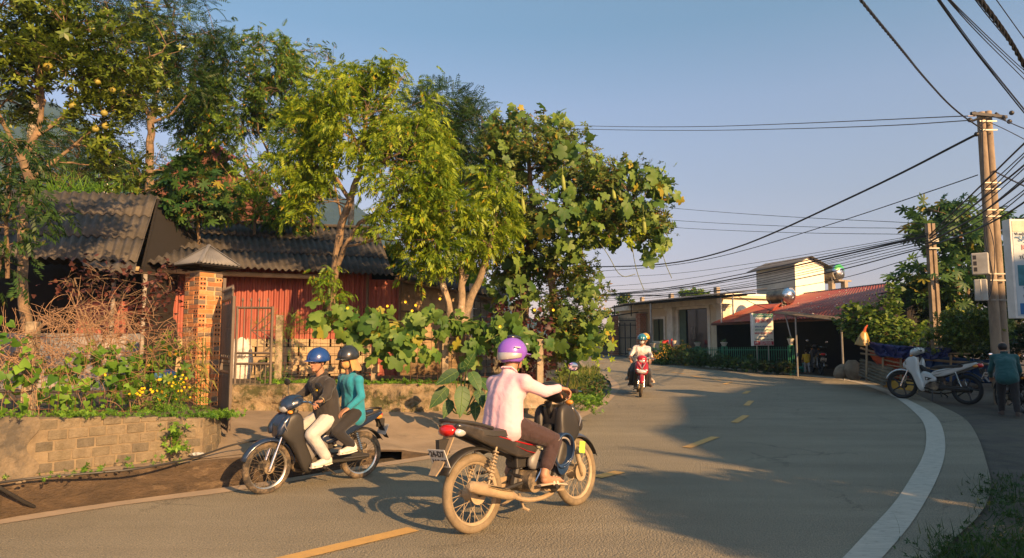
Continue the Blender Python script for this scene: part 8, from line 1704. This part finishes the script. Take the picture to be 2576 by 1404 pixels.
pink = cloth_mat('pink_shirt', (.72, .46, .52), (.69, .44, .50), fold=.014, wscale=5, st=(1, 1, 1.6)); maroon_tr = cloth_mat('maroon_trousers', (.045, .022, .022), fold=.03, wscale=7)
jacket = cloth_mat('black_jacket', (.030, .026, .024), (.022, .019, .018), fold=.022, wscale=6); jeans = cloth_mat('pale_jeans', (.50, .47, .42), (.36, .36, .36), fold=.012, wscale=8); teal = cloth_mat('teal_top', (.015, .25, .34), (.012, .20, .28), fold=.02, wscale=5); blackl = cloth_mat('black_leggings', (.016, .014, .014), fold=.01)
whites = cloth_mat('white_shirt', (.72, .68, .66), fold=.03); darkj = cloth_mat('dark_jeans', (.035, .035, .042), fold=.02); whiteshoe = pm('white_shoe', (.68, .64, .56), .6, col2=(.5, .46, .38), scale=30); sandal = pm('sandal', (.60, .48, .34), .8); brown_s = pm('brown_shoe', (.10, .07, .055), .7)
purp = pm('helmet_purple', (.24, .10, .55), .3, col2=(.22, .09, .50), coat=.8); h_silver = pm('helmet_silver', (.55, .52, .50), .3, .3, coat=.5); h_blue = pm('helmet_blue', (.012, .055, .24), .3, coat=.8); h_blk = pm('helmet_black', (.025, .028, .032), .3, coat=.6); h_teal = pm('helmet_teal', (.03, .22, .32), .25, coat=.8); h_navy = pm('helmet_navy', (.018, .045, .11), .35, coat=.6)
# rider in pink shirt
J = sit(hip=(-.26, .765), lean=.16, torso=.355, hand_x=.20, hand_z=.985, kneex=.12, kneez=.60, knw=.19, foot=(.02, .275), headf=.06, headup=.125)
pA_, hd_, MH_ = person('rider in a pink shirt and purple helmet on the muddy motorbike, seen from behind', bikeA, J, pink, maroon_tr, hem=.01, loose=1.0, hs=.92, head_yaw=R(-12), head_pitch=R(-6), ankle_cut=.20)
hh = helmet(pA_, hd_, MH_, purp, .90, trim=h_silver, kind='open'); m_ = MB()
for (a, b) in ((-.9, .5), (-1.9, .2)):
    for k in range(4): q = a + k * .09; m_.ell(hd_ + MH_ @ Vector((-.012 + .147 * math.cos(b) * math.cos(q), .126 * math.cos(b) * math.sin(q), .035 + .138 * math.sin(b))), (.008, .008, .006), n=8, m=5)
m_.build('helmet_decal', white_p, hh, world=False, smooth=True)
m_ = MB(); m_.ell(hd_ + MH_ @ Vector((.0, 0, .155)), (.07, .035, .02), MH_, 16, 8); m_.build('top_vent', h_blk, hh, world=False, smooth=True)
for sg, s in ((1, 'L'), (-1, 'R')):
    an, toe = Vector(J['an' + s]), Vector(J['toe' + s]); f = (toe - an); f.z = 0; f.normalize(); m_ = MB(); m_.tube([an - f * .06 - Vector((0, 0, .082)), an + f * .08 - Vector((0, 0, .082)), toe + f * .065 - Vector((0, 0, .045))], [.030, .040, .036], 12, flat=.28); sd = m_.build('sandal', sandal, pA_, world=False, smooth=True)
    m_ = MB(); m_.tube([toe - f * .05 + Vector((0, .045, -.03)), toe - f * .02 + Vector((0, 0, .028)), toe - f * .05 + Vector((0, -.045, -.03))], .012, 6, flat=.4); m_.tube([toe - f * .09 + Vector((0, .045, -.03)), toe - f * .05 + Vector((0, 0, .034)), toe - f * .09 + Vector((0, -.045, -.03))], .012, 6, flat=.4); m_.build('sandal_strap', sandal, sd, world=False)
# spare helmet + green sticker hanging at the front of the first bike
hb5 = thing('spare_helmet', 'glossy navy helmet hung beside the knee of the pink-shirted rider', 'helmet', bikeA.location, tuple(bikeA.rotation_euler), scale=bikeA.scale[0])
Mx = Matrix.Rotation(R(-80), 3, 'X') @ Matrix.Rotation(R(90), 3, 'Z'); helmet(hb5, Vector((.20, -.25, .50)), Mx, h_navy, 1.0, peak=True, name='helmet_shell', strap=False)
m_ = MB(); m_.torus((.205, -.20, .50), (0, 1, .1), .118, .009, n=30, m=6); m_.build('rim_trim', h_silver, hb5, world=False, smooth=True)
m_ = MB(); m_.box((.565, -.115, .50), (.075, .006, .10), M=Matrix.Rotation(R(12), 3, 'Y')); m_.build('inspection_sticker', pm('lime_sticker', (.22, .62, .05), .5, col2=(.5, .65, .1), scale=20), bikeA, world=False, bevel=.004)
m_ = MB(); m_.ell((.0, -.13, .60), (.035, .03, .05), n=12, m=8); m_.box((.03, -.135, .575), (.03, .03, .07)); tag(m_.build('drink_carton', pm('carton', (.42, .42, .14), .6, col2=(.6, .6, .55), scale=30), bikeA, world=False, smooth=True), None)
# man driving the blue bike, woman behind
J = sit(hip=(-.12, .80), lean=.14, torso=.43, hand_x=.20, hand_z=.985, kneex=.17, kneez=.62, knw=.17, foot=(.03, .26), headf=.06)
pB_, hd_, MH_ = person('man in a black jacket, pale jeans and blue helmet driving the dark blue motorbike', bikeB, J, jacket, jeans, loose=1.12, hem=.09, head_yaw=R(14), head_pitch=R(-4), topname='jacket', shoes=whiteshoe)
helmet(pB_, hd_, MH_, h_blue, 1.04)
m_ = MB(); wr, el = Vector(J['wrL']), Vector(J['elL']); m_.torus(wr.lerp(el, .10), wr - el, .034, .010, n=20, m=6, flat=.8); m_.build('wrist_watch', pm('gold', (.65, .48, .22), .3, .8), pB_, world=False, smooth=True)
m_ = MB(); p = Vector(J['neck']); m_.box((p.x + .12, .10, p.z - .16), (.01, .045, .025)); m_.build('jacket_badge', pm('badge_yellow', (.75, .50, .02), .6), pB_, world=False)
m_ = MB(); m_.tube([(p.x + .055, .02, p.z - .03), (p.x + .10, 0, p.z - .12)], .012, 6); m_.build('collar_lining', pm('red_knit', (.45, .03, .03), .8), pB_, world=False)
J = sit(hip=(-.47, .83), lean=.08, torso=.42, hand_x=.20, hand_z=.985, kneex=-.13, kneez=.64, knw=.21, foot=(-.33, .40), headf=.045)
for sg, s in ((1, 'L'), (-1, 'R')):
    J['el' + s] = (-.42, sg * .26, 1.03); J['wr' + s] = (-.27, sg * .22, .90); J['hd' + s] = (-.19, sg * .20, .855); J['an' + s] = (-.33, sg * .235, .46); J['toe' + s] = (-.20, sg * .25, .40)
pC_, hd_, MH_ = person('woman in a teal top and black helmet riding pillion on the dark blue motorbike', bikeB, J, teal, blackl, loose=.98, hem=.05, head_yaw=R(18), head_pitch=R(-8), grip=False, shoes=whiteshoe, collar=False, build=.92, topname='top')
h2_ = helmet(pC_, hd_, MH_, h_blk, 1.03); tan_m = cloth_mat('tan_cloth', (.52, .29, .10), (.40, .22, .08), fold=.03)
m_ = MB(); m_.grid(lambda a, b: hd_ + MH_ @ Vector(((.10 + .045 * b) * math.cos(math.pi + (a - .5) * 4.4) - .02 * b, (.094 + .05 * b) * math.sin(math.pi + (a - .5) * 4.4), .015 - .15 * b + .012 * math.sin(a * 23) * b + .006 * math.sin(a * 41))), 44, 8); m_.build('neck_flap', tan_m, pC_, world=False, smooth=True, solid=.006)
m_ = MB(); m_.ell(hd_ + MH_ @ Vector((.045, 0, -.045)), (.06, .066, .062), MH_, 20, 14); m_.build('face_cover', tan_m, pC_, world=False, smooth=True)
# driver and pillion of the red bike
J = sit(hip=(-.12, .80), lean=.12, torso=.44, hand_x=.20, hand_z=.985, kneex=.20, kneez=.60, knw=.21, foot=(.12, .24), headf=.05)
for s, sg in (('L', 1), ('R', -1)): J['an' + s] = (.08, sg * .24, .33); J['toe' + s] = (.22, sg * .29, .27)
pD_, hd_, MH_ = person('man in a white shirt, face mask and teal helmet driving the red motorbike', bikeC, J, whites, darkj, vox=.010, loose=1.05, head_yaw=R(-8), shoes=brown_s, mask=pm('mask_white', (.75, .74, .70), .8)); helmet(pD_, hd_, MH_, h_teal, 1.06)
J = sit(hip=(-.45, .84), lean=.06, torso=.42, kneex=-.10, kneez=.62, knw=.26, foot=(-.28, .40), headf=.04)
for sg, s in ((1, 'L'), (-1, 'R')):
    J['el' + s] = (-.38, sg * .27, 1.05); J['wr' + s] = (-.2, sg * .25, .93); J['hd' + s] = (-.12, sg * .25, .88); J['an' + s] = (-.26, sg * .30, .44); J['toe' + s] = (-.10, sg * .36, .37)
for k in ('hip', 'neck', 'head', 'shL', 'shR'): v = Vector(J[k]); v.y += .035 if k != 'hip' else .0; J[k] = v
v = Vector(J['head']); v.y += .07; J['head'] = v
pE_, hd_, MH_ = person('pillion in a yellow helmet half hidden behind the driver of the red motorbike', bikeC, J, whites, cloth_mat('grey_jeans', (.11, .12, .13), fold=.02), vox=.010, head_yaw=R(-6), grip=False, shoes=sandal, ankle_cut=.3, build=.95); helmet(pE_, hd_, MH_, pm('helmet_yellow', (.65, .36, .02), .3, coat=.6), 1.03)
# standing man bending over the dark bike at the right edge
def stand(H=1.66, bend=.25, arms='down', legs=.12, headdrop=.0):
    hz = H * .52; nz_ = hz + .50 * math.cos(bend); nx = .50 * math.sin(bend); J = dict(hip=(0, 0, hz), neck=(nx, 0, nz_), head=(nx + .09 + headdrop, 0, nz_ + .17 - headdrop * .6))
    for sg, s in ((1, 'L'), (-1, 'R')):
        sh = Vector((nx, sg * .19, nz_ - .08)); J['sh' + s] = sh; J['el' + s] = sh + Vector((.05, sg * .06, -.28)); J['wr' + s] = sh + Vector((.24, sg * .04, -.42)); J['hd' + s] = sh + Vector((.31, sg * .03, -.46)); J['hip' + s] = (0, sg * .095, hz - .03); J['kn' + s] = (.03 + sg * legs * .5, sg * .11, hz * .53); J['an' + s] = (-.02 + sg * legs, sg * .12, .09); J['toe' + s] = (.13 + sg * legs, sg * .14, .03)
    return J
mp_ = Pg(2528, 1046); rootm = thing('person', 'man in a teal shirt, clothes coloured dark for shade, beside the dark motorbike', 'person', mp_ + Vector((.1, 0, 0)), (0, 0, R(60)))
person('', None, stand(1.62, .55, headdrop=.10), cloth_mat('teal_shirt_shaded', (.015, .09, .095), fold=.03), cloth_mat('dark_trousers', (.02, .018, .018), fold=.02), root=rootm, shoes=brown_s, loose=1.12, hem=.06, vox=.009)  # clothes coloured darker to stand in for the shade over him
# toddler bending by the stall
kp = Pg(2031, 939); rootk = thing('person', 'toddler in a yellow T-shirt and white trousers stooping beside the stall', 'person', kp, (0, 0, R(75)), scale=.56)
Jk = stand(1.55, .30, headdrop=.05); person('', None, Jk, cloth_mat('yellow_tee', (.62, .40, .02), fold=.02), cloth_mat('toddler_trousers', (.45, .46, .46), fold=.02), root=rootk, sleeves='short', loose=1.05, vox=.012, collar=False, grip=False)
# teal ride-on toy on the ground by the toddler
ty = thing('toy_car', 'small teal plastic ride-on toy on the ground beside the toddler', 'toy', Pg(2010, 937)); c = Pg(2010, 937); tlm = pm('teal_plastic', (.03, .32, .27), .4); m_ = MB(); m_.ell(c + Vector((0, 0, .16)), (.26, .14, .07), n=16, m=10); m_.tube([c + Vector((.14, 0, .2)), c + Vector((.18, 0, .34))], .02, 6); m_.tube([c + Vector((.18, -.1, .34)), c + Vector((.18, .1, .34))], .018, 6); m_.build('toy_body', tlm, ty, smooth=True)
for sx in (-.17, .17):
    for sy in (-.12, .12): m_ = MB(); m_.cyl(c + Vector((sx, sy - .02, .07)), c + Vector((sx, sy + .02, .07)), .07, n=14); m_.build('wheel', tlm, ty, smooth=True)
# ================= evening haze =================
hz = MB(); hz.box((0, 490, 130), (3000, 1200, 264)); ho = hz.build('haze', None, fixn=True); ho.data.materials.clear()
hm = bpy.data.materials.new('haze'); hm.use_nodes = True; hn = hm.node_tree.nodes; hn.clear(); ho_ = hn.new('ShaderNodeOutputMaterial'); pv = hn.new('ShaderNodeVolumePrincipled')
pv.inputs['Color'].default_value = (.36, .66, 1.0, 1); pv.inputs['Density'].default_value = .0006; pv.inputs['Anisotropy'].default_value = .2
hm.node_tree.links.new(pv.outputs[0], ho_.inputs['Volume']); ho.data.materials.append(hm); tag(ho, 'thin evening haze', 'haze', kind='stuff')
